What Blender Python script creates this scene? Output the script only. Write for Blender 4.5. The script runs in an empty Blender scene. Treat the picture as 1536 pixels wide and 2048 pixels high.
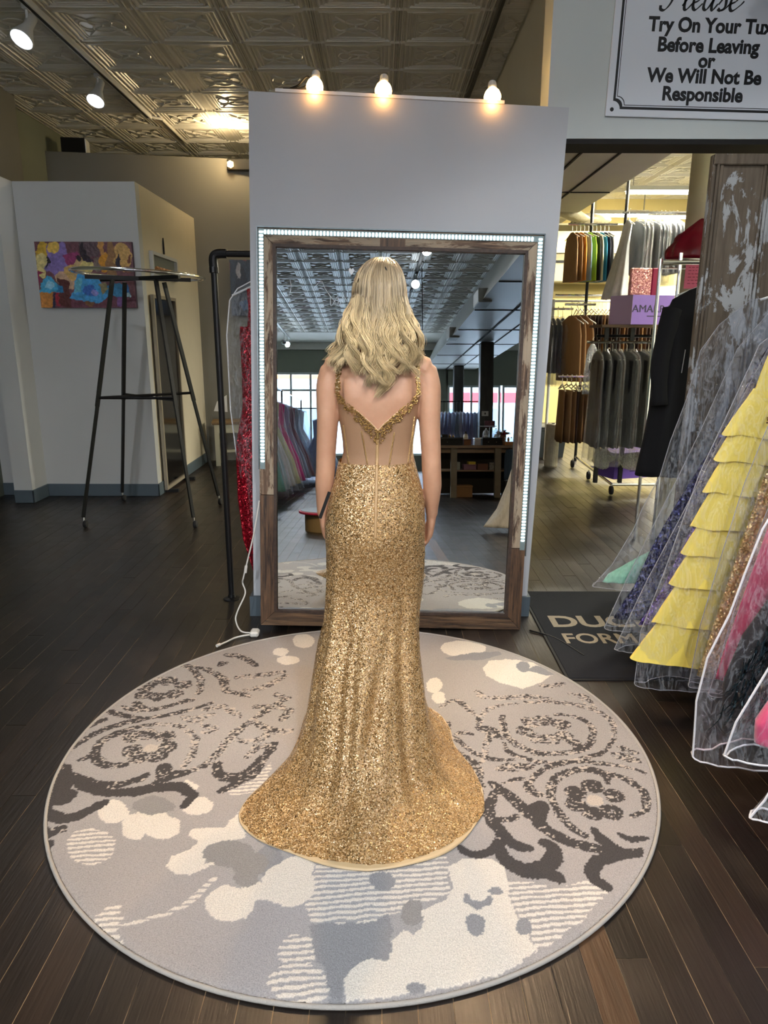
import bpy, bmesh, math, random
import numpy as np
from mathutils import Vector, Matrix
from mathutils.bvhtree import BVHTree
from mathutils import noise as mnoise
random.seed(7); RNG = np.random.default_rng(11)
PI = math.pi
SC = bpy.context.scene
COL = SC.collection

# ------------------------------------------------------------------ camera
cam = bpy.data.cameras.new('camera'); cam.sensor_fit = 'HORIZONTAL'; cam.sensor_width = 36.0
cam.lens = 1400.0 / 1536.0 * 36.0; cam.clip_start = 0.05
camo = bpy.data.objects.new('camera', cam); COL.objects.link(camo)
_p, _y, _r = math.radians(14.15), math.radians(0.1), math.radians(0.13)
_F = Vector((math.sin(_y)*math.cos(_p), math.cos(_y)*math.cos(_p), -math.sin(_p)))
_R0 = Vector((math.cos(_y), -math.sin(_y), 0)); _U0 = _R0.cross(_F)
_R = math.cos(_r)*_R0 + math.sin(_r)*_U0; _U = -math.sin(_r)*_R0 + math.cos(_r)*_U0
camo.matrix_world = Matrix(((_R.x, _U.x, -_F.x, 0), (_R.y, _U.y, -_F.y, 0), (_R.z, _U.z, -_F.z, 1.5), (0, 0, 0, 1)))
SC.camera = camo

# ------------------------------------------------------------------ sky, exposure
w = bpy.data.worlds.new('sky'); SC.world = w; w.use_nodes = True
_bg = w.node_tree.nodes['Background']
_bg.inputs[0].default_value = (0.72, 0.84, 1.0, 1); _bg.inputs[1].default_value = 18.0
SC.view_settings.view_transform = 'Standard'; SC.view_settings.look = 'None'
SC.view_settings.gamma = 1.0; SC.view_settings.use_curve_mapping = False
SC.view_settings.exposure = 0.25
SC.cycles.use_denoising = True
SC.cycles.max_bounces = 8; SC.cycles.transparent_max_bounces = 24
SC.cycles.diffuse_bounces = 3; SC.cycles.glossy_bounces = 4; SC.cycles.transmission_bounces = 6
SC.cycles.sample_clamp_indirect = 6.0
SC.cycles.caustics_reflective = False; SC.cycles.caustics_refractive = False

def lamp(name, kind, loc, energy, color, target=None, **kw):
    d = bpy.data.lights.new(name, kind); d.energy = energy; d.color = color
    for k, v in kw.items(): setattr(d, k, v)
    o = bpy.data.objects.new(name, d); COL.objects.link(o); o.location = loc
    if target is not None:
        o.rotation_euler = (Vector(target) - Vector(loc)).to_track_quat('-Z', 'Y').to_euler()
    return o
# daylight enters through the shop windows behind the camera; portals only steer the sampling
for _x0, _x1, _z0, _z1 in ((-3.4, 1.75, .45, 2.86), (2.25, 6.4, .45, 2.5)):
    _o = lamp('window_portal', 'AREA', ((_x0+_x1)/2, -13.78, (_z0+_z1)/2), 1, (1, 1, 1), ((_x0+_x1)/2, 0, (_z0+_z1)/2), shape='RECTANGLE', size=_x1-_x0, size_y=_z1-_z0)
    _o.data.cycles.is_portal = True

# ------------------------------------------------------------------ helpers
def S(r, g, b):
    f = lambda c: (c/255/12.92) if c <= 10 else ((c/255+0.055)/1.055)**2.4
    return (f(r), f(g), f(b), 1.0)

class NT:
    def __init__(s, name):
        s.m = bpy.data.materials.new(name); s.m.use_nodes = True
        s.t = s.m.node_tree; s.b = s.t.nodes['Principled BSDF']; s.out = s.t.nodes['Material Output']
    def n(s, typ, **kw):
        x = s.t.nodes.new(typ)
        for k, v in kw.items():
            if k.startswith('i_'):
                x.inputs[k[2:].replace('_', ' ')].default_value = v
            else: setattr(x, k, v)
        return x
    def l(s, a, b): s.t.links.new(a, b)
    def coord(s, what='Object', scale=(1, 1, 1), rot=(0, 0, 0)):
        c = s.n('ShaderNodeTexCoord'); m = s.n('ShaderNodeMapping')
        m.inputs['Scale'].default_value = scale; m.inputs['Rotation'].default_value = rot
        s.l(c.outputs[what], m.inputs[0]); return m.outputs[0]
    def noise(s, vec, scale, detail=4, rough=0.6, dist=0):
        x = s.n('ShaderNodeTexNoise'); x.inputs['Scale'].default_value = scale; x.inputs['Detail'].default_value = detail
        x.inputs['Roughness'].default_value = rough; x.inputs['Distortion'].default_value = dist
        if vec is not None: s.l(vec, x.inputs['Vector'])
        return x.outputs['Fac']
    def ramp(s, fac, stops, interp='LINEAR'):
        x = s.n('ShaderNodeValToRGB'); x.color_ramp.interpolation = interp; e = x.color_ramp.elements
        while len(e) < len(stops): e.new(0.5)
        for q, (p, c) in zip(e, stops): q.position = p; q.color = c
        s.l(fac, x.inputs[0]); return x.outputs[0]
    def mix(s, fac, a, b, blend='MIX'):
        x = s.n('ShaderNodeMix', data_type='RGBA', blend_type=blend)
        for sock, v in ((x.inputs['Factor'], fac), (x.inputs['A'], a), (x.inputs['B'], b)):
            pass
        ins = [i for i in x.inputs if i.enabled]
        for sock, v in zip(ins, (fac, a, b)):
            if hasattr(v, 'is_output') or isinstance(v, bpy.types.NodeSocket): s.l(v, sock)
            else: sock.default_value = v
        return [o for o in x.outputs if o.enabled][0]
    def math(s, op, a, b=0.5, clamp=False):
        x = s.n('ShaderNodeMath', operation=op, use_clamp=clamp)
        for sock, v in zip(x.inputs, (a, b)):
            if isinstance(v, bpy.types.NodeSocket): s.l(v, sock)
            else: sock.default_value = v
        return x.outputs[0]
    def bump(s, h, strength=0.3, dist=0.01):
        x = s.n('ShaderNodeBump'); x.inputs['Strength'].default_value = strength; x.inputs['Distance'].default_value = dist
        s.l(h, x.inputs['Height']); s.l(x.outputs[0], s.b.inputs['Normal']); return x.outputs[0]
    def set(s, **kw):
        for k, v in kw.items():
            k = k.replace('_', ' ')
            if isinstance(v, bpy.types.NodeSocket): s.l(v, s.b.inputs[k])
            else: s.b.inputs[k].default_value = v
        return s

def plain(name, col, rough=0.5, metal=0.0, vary=0.0, vscale=6, bump=0.0, bscale=60, stretch=(1, 1, 1), **kw):
    t = NT(name); t.set(Roughness=rough, Metallic=metal, **kw)
    if vary or bump: v = t.coord('Object', stretch)
    if vary:
        f = t.noise(v, vscale, 5)
        d = tuple(c*(1-vary) for c in col[:3])+(1,); u = tuple(min(1, c*(1+vary)) for c in col[:3])+(1,)
        t.l(t.ramp(f, [(0.3, d), (0.7, u)]), t.b.inputs['Base Color'])
    else: t.b.inputs['Base Color'].default_value = col
    if bump: t.bump(t.noise(v, bscale, 4), bump, 0.01)
    return t.m

def glow(name, col, strength):
    t = NT(name); t.set(Base_Color=col, Emission_Color=col, Emission_Strength=strength); return t.m

def mesh(name, verts, faces, mat=None, parent=None, smooth=False, loc=None):
    me = bpy.data.meshes.new(name); me.from_pydata([tuple(v) for v in verts], [], [tuple(f) for f in faces]); me.update()
    return link(name, me, mat, parent, smooth, loc)
def link(name, me, mat=None, parent=None, smooth=False, loc=None):
    o = bpy.data.objects.new(name, me); COL.objects.link(o)
    if mat is not None and not me.materials: me.materials.append(mat)
    if parent is not None: o.parent = parent
    if loc is not None: o.location = loc
    if smooth: me.polygons.foreach_set('use_smooth', [True]*len(me.polygons))
    return o

class MB:
    """collects shapes, builds ONE mesh object"""
    def __init__(s): s.v = []; s.f = []; s.mi = []; s.cur = 0
    def add(s, vs, fs):
        k = len(s.v); s.v += [tuple(v) for v in vs]; s.f += [tuple(i+k for i in f) for f in fs]; s.mi += [s.cur]*len(fs); return s
    def box(s, lo, hi, rot=None, at=None, bev=0.0):
        (a, b, c), (d, e, f) = lo, hi
        if bev > 0:
            bv = min(bev, 0.49*min(d-a, e-b, f-c))
            vs, idx = [], {}
            for ix, X in enumerate((a, d)):
                for iy, Y in enumerate((b, e)):
                    for iz, Z in enumerate((c, f)):
                        sx, sy, sz = (1, -1)[ix], (1, -1)[iy], (1, -1)[iz]
                        for ax in range(3):
                            p = [X+sx*bv, Y+sy*bv, Z+sz*bv]; p[ax] = (X, Y, Z)[ax]
                            idx[(ix, iy, iz, ax)] = len(vs); vs.append(p)
            fs = []
            q = lambda *k: idx[k]
            for ix in (0, 1): fs.append([q(ix, 0, 0, 0), q(ix, 1, 0, 0), q(ix, 1, 1, 0), q(ix, 0, 1, 0)][::(1, -1)[ix == 0]])
            for iy in (0, 1): fs.append([q(0, iy, 0, 1), q(1, iy, 0, 1), q(1, iy, 1, 1), q(0, iy, 1, 1)][::(1, -1)[iy == 1]])
            for iz in (0, 1): fs.append([q(0, 0, iz, 2), q(1, 0, iz, 2), q(1, 1, iz, 2), q(0, 1, iz, 2)][::(1, -1)[iz == 0]])
            for ix in (0, 1):
                for iy in (0, 1):
                    fs.append([q(ix, iy, 0, 0), q(ix, iy, 0, 1), q(ix, iy, 1, 1), q(ix, iy, 1, 0)])
                for iz in (0, 1):
                    fs.append([q(ix, 0, iz, 0), q(ix, 0, iz, 2), q(ix, 1, iz, 2), q(ix, 1, iz, 0)])
                    for iy in (0, 1): fs.append([q(ix, iy, iz, 0), q(ix, iy, iz, 1), q(ix, iy, iz, 2)])
            for iy in (0, 1):
                for iz in (0, 1): fs.append([q(0, iy, iz, 1), q(0, iy, iz, 2), q(1, iy, iz, 2), q(1, iy, iz, 1)])
        else:
            vs = [(a, b, c), (d, b, c), (d, e, c), (a, e, c), (a, b, f), (d, b, f), (d, e, f), (a, e, f)]
            fs = [(0, 3, 2, 1), (4, 5, 6, 7), (0, 1, 5, 4), (1, 2, 6, 5), (2, 3, 7, 6), (3, 0, 4, 7)]
        if rot is not None or at is not None:
            M = (rot.to_matrix() if rot is not None and hasattr(rot, 'to_matrix') else (rot or Matrix.Identity(3))); at = Vector(at or (0, 0, 0))
            vs = [M @ Vector(v) + at for v in vs]
        return s.add(vs, fs)
    def tube(s, pts, r, n=8, cap=True, flat=None):
        pts = [Vector(p) for p in pts]; m = len(pts)
        rs = r if hasattr(r, '__len__') else [r]*m
        up = None; rings = []
        for i, p in enumerate(pts):
            t = (pts[min(i+1, m-1)] - pts[max(i-1, 0)])
            if t.length < 1e-9: t = Vector((0, 0, 1))
            t.normalize()
            if up is None:
                a = Vector((0, 0, 1)) if abs(t.z) < 0.9 else Vector((0, 1, 0))
                up = (a - a.dot(t)*t).normalized()
            else:
                up = up - up.dot(t)*t
                if up.length < 1e-6: up = Vector((1, 0, 0)).cross(t)
                up.normalize()
            sd = t.cross(up)
            rings.append([p + (sd*math.cos(2*PI*k/n)*(flat or 1) + up*math.sin(2*PI*k/n))*rs[i] for k in range(n)])
        vs = [v for R in rings for v in R]; fs = []
        for i in range(m-1):
            for k in range(n):
                fs.append((i*n+k, i*n+(k+1) % n, (i+1)*n+(k+1) % n, (i+1)*n+k))
        if cap: fs.append(tuple(range(n))[::-1]); fs.append(tuple(range((m-1)*n, m*n)))
        return s.add(vs, fs)
    def lathe(s, prof, n=20, at=(0, 0, 0), rot=None):
        at = Vector(at); vs = []; fs = []
        for (r, z) in prof:
            for k in range(n):
                v = Vector((r*math.cos(2*PI*k/n), r*math.sin(2*PI*k/n), z))
                if rot is not None: v = rot @ v
                vs.append(v+at)
        for i in range(len(prof)-1):
            for k in range(n): fs.append((i*n+k, i*n+(k+1) % n, (i+1)*n+(k+1) % n, (i+1)*n+k))
        fs.append(tuple(range(n))[::-1]); fs.append(tuple(range((len(prof)-1)*n, len(prof)*n)))
        return s.add(vs, fs)
    def rings(s, rings, cap0=True, cap1=True):
        n = len(rings[0]); vs = [v for R in rings for v in R]; fs = []
        for i in range(len(rings)-1):
            for k in range(n): fs.append((i*n+k, i*n+(k+1) % n, (i+1)*n+(k+1) % n, (i+1)*n+k))
        if cap0: fs.append(tuple(range(n))[::-1])
        if cap1: fs.append(tuple(range((len(rings)-1)*n, len(rings)*n)))
        return s.add(vs, fs)
    def prism(s, poly, h0, h1, axis='y', at=(0, 0, 0)):
        P = {'y': lambda a, b, h: (a, h, b), 'z': lambda a, b, h: (a, b, h), 'x': lambda a, b, h: (h, a, b)}[axis]
        n = len(poly); vs = [P(a, b, h0) for a, b in poly]+[P(a, b, h1) for a, b in poly]
        vs = [(v[0]+at[0], v[1]+at[1], v[2]+at[2]) for v in vs]
        fs = [tuple(range(n))[::-1], tuple(range(n, 2*n))]+[(i, (i+1) % n, n+(i+1) % n, n+i) for i in range(n)]
        return s.add(vs, fs)
    def ico(s, c, r, squash=(1, 1, 1)):
        g = 1.618; b = [(-1, g, 0), (1, g, 0), (-1, -g, 0), (1, -g, 0), (0, -1, g), (0, 1, g), (0, -1, -g), (0, 1, -g), (g, 0, -1), (g, 0, 1), (-g, 0, -1), (-g, 0, 1)]
        k = r/math.sqrt(1+g*g)
        F = [(0, 11, 5), (0, 5, 1), (0, 1, 7), (0, 7, 10), (0, 10, 11), (1, 5, 9), (5, 11, 4), (11, 10, 2), (10, 7, 6), (7, 1, 8), (3, 9, 4), (3, 4, 2), (3, 2, 6), (3, 6, 8), (3, 8, 9), (4, 9, 5), (2, 4, 11), (6, 2, 10), (8, 6, 7), (9, 8, 1)]
        return s.add([(c[0]+x*k*squash[0], c[1]+y*k*squash[1], c[2]+z*k*squash[2]) for x, y, z in b], F)
    def data(s, name, mats):
        me = bpy.data.meshes.new(name); me.from_pydata(s.v, [], s.f)
        for m in (mats if isinstance(mats, (list, tuple)) else [mats]): me.materials.append(m)
        if any(s.mi): me.polygons.foreach_set('material_index', s.mi)
        bm = bmesh.new(); bm.from_mesh(me); bmesh.ops.recalc_face_normals(bm, faces=bm.faces); bm.to_mesh(me); bm.free()
        me.update(); return me
    def build(s, name, mats, parent=None, smooth=False, loc=None):
        return link(name, s.data(name, mats), None, parent, smooth, loc)

def tag(o, label=None, cat=None, group=None, kind=None):
    if label: o['label'] = label
    if cat: o['category'] = cat
    if group: o['group'] = group
    if kind: o['kind'] = kind
    return o
def thing(name, label, cat, loc=(0, 0, 0), rz=0.0, group=None):
    o = bpy.data.objects.new(name, None); COL.objects.link(o); o.empty_display_size = 0.05
    o.location = loc; o.rotation_euler = (0, 0, rz); return tag(o, label, cat, group)
def dup(src, loc, rz=None, label=None, group=None, mats=None, scale=None):
    def cp(o, parent):
        c = o.copy(); COL.objects.link(c)
        if parent is not None: c.parent = parent
        if mats and o.name.split('.')[0] in mats and c.material_slots:
            c.material_slots[0].link = 'OBJECT'; c.material_slots[0].material = mats[o.name.split('.')[0]]
        for ch in o.children: cp(ch, c)
        return c
    r = cp(src, None); r.location = loc
    if rz is not None: r.rotation_euler = (0, 0, rz)
    if scale is not None: r.scale = scale
    if label: r['label'] = label
    if group: r['group'] = group
    return r
def paint(o, m):
    o.material_slots[0].link = 'OBJECT'; o.material_slots[0].material = m
def struct(o, label=None): o['kind'] = 'structure'; 
def lerp(a, b, t): return a+(b-a)*t
def table(t, xs, ys):
    return float(np.interp(t, xs, ys))
def spline(pts, n=8):
    """Catmull-Rom through pts"""
    P = [Vector(p) for p in pts]; out = []
    for i in range(len(P)-1):
        a, b, c, d = P[max(i-1, 0)], P[i], P[i+1], P[min(i+2, len(P)-1)]
        for k in range(n):
            t = k/n; out.append(0.5*((2*b)+(c-a)*t+(2*a-5*b+4*c-d)*t*t+(3*b-a-3*c+d)*t**3))
    out.append(P[-1]); return out
def text_mesh(name, s, size, mat, parent, loc, rot, bold=0.0, depth=0.0008, align='CENTER', shear=0.0, sx=1.0):
    cu = bpy.data.curves.new(name, 'FONT'); cu.body = s; cu.size = size; cu.align_x = align; cu.offset = bold; cu.extrude = depth
    cu.shear = shear; cu.resolution_u = 4
    o = bpy.data.objects.new(name, cu); COL.objects.link(o)
    dg = bpy.context.evaluated_depsgraph_get(); me = bpy.data.meshes.new_from_object(o.evaluated_get(dg))
    bpy.data.objects.remove(o); bpy.data.curves.remove(cu)
    me.name = name; me.materials.clear()
    r = link(name, me, mat, parent); r.location = loc; r.rotation_euler = rot; r.scale = (sx, 1, 1); return r
ORD = ['first', 'second', 'third', 'fourth', 'fifth', 'sixth', 'seventh', 'eighth', 'ninth', 'tenth', 'eleventh', 'twelfth', 'thirteenth', 'fourteenth', 'fifteenth', 'sixteenth']

# ================================================================== materials of the shell
def mat_plank():
    t = NT('dark_plank'); v = t.coord('Object', (1, 0.06, 1))
    g = t.n('ShaderNodeNewGeometry'); oi = t.n('ShaderNodeObjectInfo')
    rnd = t.math('FRACT', t.math('ADD', g.outputs['Random Per Island'], oi.outputs['Random']), 0)
    geo = t.coord('Object', (1, 1, 1))
    f = t.noise(v, 60, 6, 0.65, 0.4)
    base = t.ramp(rnd, [(0, S(25, 20, 17)), (0.5, S(32, 26, 22)), (0.9, S(38, 30, 25)), (1, S(48, 37, 29))])
    grain = t.ramp(f, [(0.25, (0.55, 0.55, 0.55, 1)), (0.75, (1.25, 1.22, 1.2, 1))])
    c = t.mix(1.0, base, grain, 'MULTIPLY')
    worn = t.ramp(t.noise(geo, 2.3, 3, 0.5), [(0.58, (0, 0, 0, 1)), (0.78, (1, 1, 1, 1))])
    c = t.mix(t.math('MULTIPLY', worn, 0.14), c, S(118, 100, 82))
    r = t.ramp(t.noise(geo, 3.5, 6, 0.6), [(0.3, (0.29, 0.29, 0.29, 1)), (0.7, (0.42, 0.42, 0.42, 1))])
    t.set(Base_Color=c, Roughness=r); t.b.inputs['Specular IOR Level'].default_value = 0.6
    t.bump(t.noise(v, 90, 4), 0.25, 0.004); return t.m
M_plank = mat_plank()
M_worn = plain('worn_plank', S(74, 52, 34), 0.4, vary=0.35, vscale=30, stretch=(1, .06, 1), bump=.2)
M_dust = NT('seam_dust')
def _dust():
    t = M_dust; v = t.coord('Object', (1, .5, 1)); t.set(Base_Color=t.ramp(t.noise(v, 5, 6, .7), [(.42, S(14, 12, 10)), (.62, S(160, 136, 104))]), Roughness=.8); return t.m
M_dust = _dust()
M_tin = plain('pressed_tin', S(228, 224, 214), 0.34, vary=0.05, vscale=3)
M_wall = plain('cool_white_paint', S(188, 191, 195), 0.55, vary=0.02, vscale=2, bump=0.06, bscale=160)
M_wallw = plain('white_paint', S(192, 193, 192), 0.55, vary=0.02, vscale=2, bump=0.05, bscale=160)
M_grey = plain('grey_beige_paint', S(120, 117, 108), 0.7, vary=0.03, vscale=2)
M_sage = plain('sage_paint', S(128, 132, 116), 0.7, vary=0.03, vscale=2)
M_header = plain('pale_grey_green_paint', S(200, 206, 203), 0.6, vary=0.02, vscale=2, bump=0.05, bscale=120)
M_soffit = plain('cream_board', S(196, 192, 178), 0.6, vary=0.04, vscale=1.5)
M_ywall = plain('yellowed_plaster', S(214, 196, 134), 0.75, vary=0.05, vscale=1.2)
M_base = plain('slate_grey_trim', S(82, 94, 102), 0.45, vary=0.04)
M_black = plain('black_metal', S(20, 20, 22), 0.4, 0.3)
M_blackm = plain('matte_black', S(16, 16, 17), 0.75)
M_chrome = plain('chrome', (0.78, 0.78, 0.78, 1), 0.13, 1.0)
M_steel = plain('brushed_steel', (0.5, 0.5, 0.5, 1), 0.35, 1.0)
M_white = plain('white_plastic', S(232, 232, 230), 0.35)
M_dark = plain('dark_board', S(26, 24, 22), 0.8)  # near-black board for trims, seams, backings and boxes
M_glass = NT('window_glass')
def _glass():
    t = M_glass; tr = t.n('ShaderNodeBsdfTransparent'); gl = t.n('ShaderNodeBsdfGlossy'); gl.inputs['Roughness'].default_value = 0.02
    mx = t.n('ShaderNodeMixShader'); mx.inputs[0].default_value = 0.08
    t.l(tr.outputs[0], mx.inputs[1]); t.l(gl.outputs[0], mx.inputs[2]); t.l(mx.outputs[0], t.out.inputs[0]); return t.m
M_glass = _glass()

# ================================================================== floor of planks
floor = mesh('floor', [(-4.2, -14.2, -.0014), (7.2, -14.2, -.0014), (7.2, 15.2, -.0014), (-4.2, 15.2, -.0014),
                       (-4.2, -14.2, -.1), (7.2, -14.2, -.1), (7.2, 15.2, -.1), (-4.2, 15.2, -.1)],
             [(0, 1, 2, 3), (4, 7, 6, 5), (0, 4, 5, 1), (1, 5, 6, 2), (2, 6, 7, 3), (3, 7, 4, 0)], M_dust)
struct(floor)
def plank_data():
    PW = 0.083; out = []
    rr = random.Random(3)
    for i in range(int(11.2/PW)):
        x = -4.15+PW*(i+.5); y = -14.1-rr.random()*1.5
        while y < 15.1:
            L = rr.choice((1.2, 1.6, 2.0, 2.4)); out.append((x, y+L/2, L)); y += L
    return out
_pl = plank_data()
def _vis(p):
    x, y, L = p; yy = max(y, 1.0)
    z = yy*.97+.36; u = x/z
    return 0 if (y > 0.6 and -0.62 < u < 0.62) else 1
_pl.sort(key=lambda p: (_vis(p), math.hypot(p[0], p[1])))
_pm = {}
for L in (1.2, 1.6, 2.0, 2.4):
    h = .083/2-.0011
    _pm[L] = MB().box((-h, -L/2+.0012, -.011), (h, L/2-.0012, 0)).data('plank', M_plank)
_rest = MB()
_kw = min(range(290), key=lambda k: abs(_pl[k][0]-.59)*40+(0 if _pl[k][1]-_pl[k][2]/2 < 1.3 < _pl[k][1]+_pl[k][2]/2 else 99))
for k, (x, y, L) in enumerate(_pl):
    if k < 290:
        o = bpy.data.objects.new('plank', _pm[L]); COL.objects.link(o); o.parent = floor
        o.location = (x, y, RNG.uniform(-.0006, .0006))
        if k == _kw: paint(o, M_worn); o['label'] = 'worn brown floor plank, lighter than the rest'
    else:
        h = .083/2-.0011; a, b, c, d = x-h, x+h, y-L/2+.0012, y+L/2-.0012
        _rest.add([(a, c, 0), (b, c, 0), (b, d, 0), (a, d, 0), (a, c, -.011), (b, c, -.011), (b, d, -.011), (a, d, -.011)],
                  [(0, 1, 2, 3), (0, 4, 5, 1), (1, 5, 6, 2), (2, 6, 7, 3), (3, 7, 4, 0)])
o = _rest.build('plank_field', M_plank, floor); o['kind'] = 'stuff'

# ================================================================== pressed tin ceiling
ZC = 3.70
ceiling = MB().box((-4.2, -14.2, ZC+.012), (7.2, 15.2, ZC+.1)).build('ceiling', plain('ceiling_board', S(150, 146, 136), .8)); struct(ceiling)
def tile_mesh(px, py):
    m = MB(); hx, hy = px/2, py/2
    m.add([(-hx+.001, -hy+.001, 0), (hx-.001, -hy+.001, 0), (hx-.001, hy-.001, 0), (-hx+.001, hy-.001, 0)], [(0, 3, 2, 1)])
    def ring(a, b, w, h):
        vs = []
        for (d, z) in ((w, 0), (w*.35, -h), (-w*.35, -h), (-w, 0)):
            A, B = a+d, b+d; vs += [(-A, -B, z), (A, -B, z), (A, B, z), (-A, B, z)]
        fs = []
        for i in range(3):
            for k in range(4): fs.append((i*4+k, i*4+(k+1) % 4, (i+1)*4+(k+1) % 4, (i+1)*4+k))
        m.add(vs, fs)
    ring(hx-.062, hy-.035, .014, .014); ring(hx-.098, hy-.062, .009, .010); ring(hx-.125, hy-.086, .008, .008)
    for s in (-1, 1):                                   # rails where two columns of tiles meet
        for d, w_, h in ((.008, .007, .012), (.026, .008, .018)):
            x = s*(hx-d); m.add([(x-w_, -hy, 0), (x+w_, -hy, 0), (x, -hy, -h), (x-w_, hy, 0), (x+w_, hy, 0), (x, hy, -h)], [(0, 2, 5, 3), (2, 1, 4, 5)])
        y = s*(hy-.008); m.add([(-hx, y-.008, 0), (-hx, y+.008, 0), (-hx, y, -.012), (hx, y-.008, 0), (hx, y+.008, 0), (hx, y, -.012)], [(0, 2, 5, 3), (2, 1, 4, 5)])
    for sx in (-1, 1):
        for sy in (-1, 1):
            q = lambda *P: [(sx*a, sy*b, -.002) for a, b in P]
            m.tube(spline(q((.0, .028), (.055, .05), (.10, .10), (.15, .165)), 4), .0075, 4, cap=False)
            m.tube(spline(q((.0, .125), (.05, .105), (.085, .06), (.06, .0)), 4), .0065, 4, cap=False)
            m.tube(spline(q((.085, .06), (.12, .075), (.15, .05), (.165, .0)), 4), .006, 4, cap=False)
            m.tube(spline(q((.10, .10), (.13, .11), (.165, .09)), 4), .006, 4, cap=False)
    m.ico((0, 0, -.003), .014); 
    return m.data('ceiling_tile', M_tin)
TX, TY = .62, .57
_tm = tile_mesh(TX, TY)
_cand = []
for k in range(-4, 13):
    for j in range(-36, 16):
        x = -1.75+TX*(k+.5); y = 6.13+TY*(j+.5)
        if not (-14 < y < 15): continue
        if x < 1.5 and 5.0 < y < 12.5: pr = 0
        elif -3.1 < x < 1.9 and -11.5 < y < -2.6: pr = 1
        elif x > 2.2 and 5.4 < y < 12.5: pr = 2
        else: pr = 3
        if x > 6.9: continue
        _cand.append((pr, math.hypot(x, y), x, y))
_cand.sort()
_j = MB(); _tv = [tuple(v.co) for v in _tm.vertices]; _tf = [tuple(p.vertices) for p in _tm.polygons]
for k, (pr, d, x, y) in enumerate(_cand):
    if k < 295:
        o = bpy.data.objects.new('ceiling_tile', _tm); COL.objects.link(o); o.parent = ceiling; o.location = (x, y, ZC)
    elif pr < 3:
        _j.add([(a+x, b+y, c+ZC) for a, b, c in _tv], _tf)
    else:
        _j.add([(x-TX/2, y-TY/2, ZC), (x+TX/2, y-TY/2, ZC), (x+TX/2, y+TY/2, ZC), (x-TX/2, y+TY/2, ZC)], [(0, 3, 2, 1)])
_jm = bpy.data.meshes.new('ceiling_tile_field'); _jm.from_pydata(_j.v, [], _j.f); _jm.update()
o = link('ceiling_tile_field', _jm, M_tin, ceiling); o['kind'] = 'stuff'

# ================================================================== walls
def wallbox(name, lo, hi, m): o = MB().box(lo, hi).build(name, m); struct(o); return o
wallbox('wall_left', (-3.85, -14.0, 0), (-3.65, 15.1, ZC), M_sage)
wallbox('wall_rear', (-3.65, 15.0, 0), (7.0, 15.15, ZC), M_ywall)
wallbox('wall_right', (6.9, -14.0, 0), (7.05, 15.1, ZC), M_sage)
wallbox('wall_back_room', (2.4, 12.5, 0), (6.9, 12.6, ZC), M_ywall)
# far wall of the main room, a half-high partition that runs a little askew
def quadwall(name, a, b, z, th, m):
    d = (Vector(b)-Vector(a)).normalized(); n = Vector((-d.y, d.x))*th
    o = MB().prism([(a[0], a[1]), (b[0], b[1]), (b[0]+n.x, b[1]+n.y), (a[0]+n.x, a[1]+n.y)], 0, z, 'z').build(name, m); struct(o); return o
quadwall('wall_far', (-3.65, 8.27), (1.0, 9.03), 3.42, .12, M_grey)
# the white bay with the canvas
wallbox('wall_bay', (-3.21, 6.56, 0), (-2.15, 6.66, 2.785), M_wallw)
wallbox('wall_bay_side', (-2.25, 6.66, 0), (-2.15, 8.56, 2.785), plain('lamplit_white_paint', S(208, 198, 176), .6, vary=.02))  # yellow lamp glow put into the paint of this side wall
wallbox('wall_pier', (-3.375, 6.27, 0), (-3.21, 6.70, 2.785), M_wallw)
wallbox('wall_pier_return', (-3.65, 6.60, 0), (-3.375, 6.70, 2.785), M_wallw)
o = MB().box((-3.65, 6.9, 2.9), (-3.5, 7.4, ZC)).build('trim_1', M_grey); struct(o)
def baseboard(name, segs, h=.12, t=.014):
    m = MB()
    for (x0, y0, x1, y1, nx, ny) in segs:
        lo = (min(x0, x1, x0+nx*t, x1+nx*t), min(y0, y1, y0+ny*t, y1+ny*t), .001); hi = (max(x0, x1, x0+nx*t, x1+nx*t), max(y0, y1, y0+ny*t, y1+ny*t), h)
        m.box(lo, hi, bev=.004)
    o = m.build(name, M_base); struct(o)
baseboard('baseboard_left', [(-3.375, 6.27, -3.196, 6.27, 0, -1), (-3.21, 6.256, -3.21, 6.56, 1, 0), (-3.196, 6.56, -2.136, 6.56, 0, -1), (-2.15, 6.546, -2.15, 8.5, 1, 0), (-3.65, 6.60, -3.375, 6.60, 0, -1)])
# middle partition behind the mirror (leans slightly, as in the photograph)
def leanbox(lo0, lo1, hi0, hi1, y0, y1):
    # corners (x,z): bottom-left, bottom-right, top-left, top-right
    return MB().prism([lo0, lo1, hi1, hi0], y0, y1, 'y')
o = leanbox((-.712, 0), (.79, 0), (-.625, 2.595), (.863, 2.53), 3.615, 3.76).build('wall_middle', M_wall); struct(o)
o = MB().prism([(-.73, .001), (.805, .001), (.808, .115), (-.727, .115)], 3.597, 3.775).build('baseboard_middle', M_base); struct(o)
# header over the opening to the back room
m = MB().box((.765, 3.62, 2.40), (6.9, 3.80, ZC)); m.box((2.62, 3.62, 0), (6.9, 3.80, 2.40))
o = m.build('wall_header', M_header); struct(o)
o = MB().box((.80, 3.625, 2.378), (2.62, 3.795, 2.3995)).build('trim_2', M_dark); struct(o)
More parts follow.
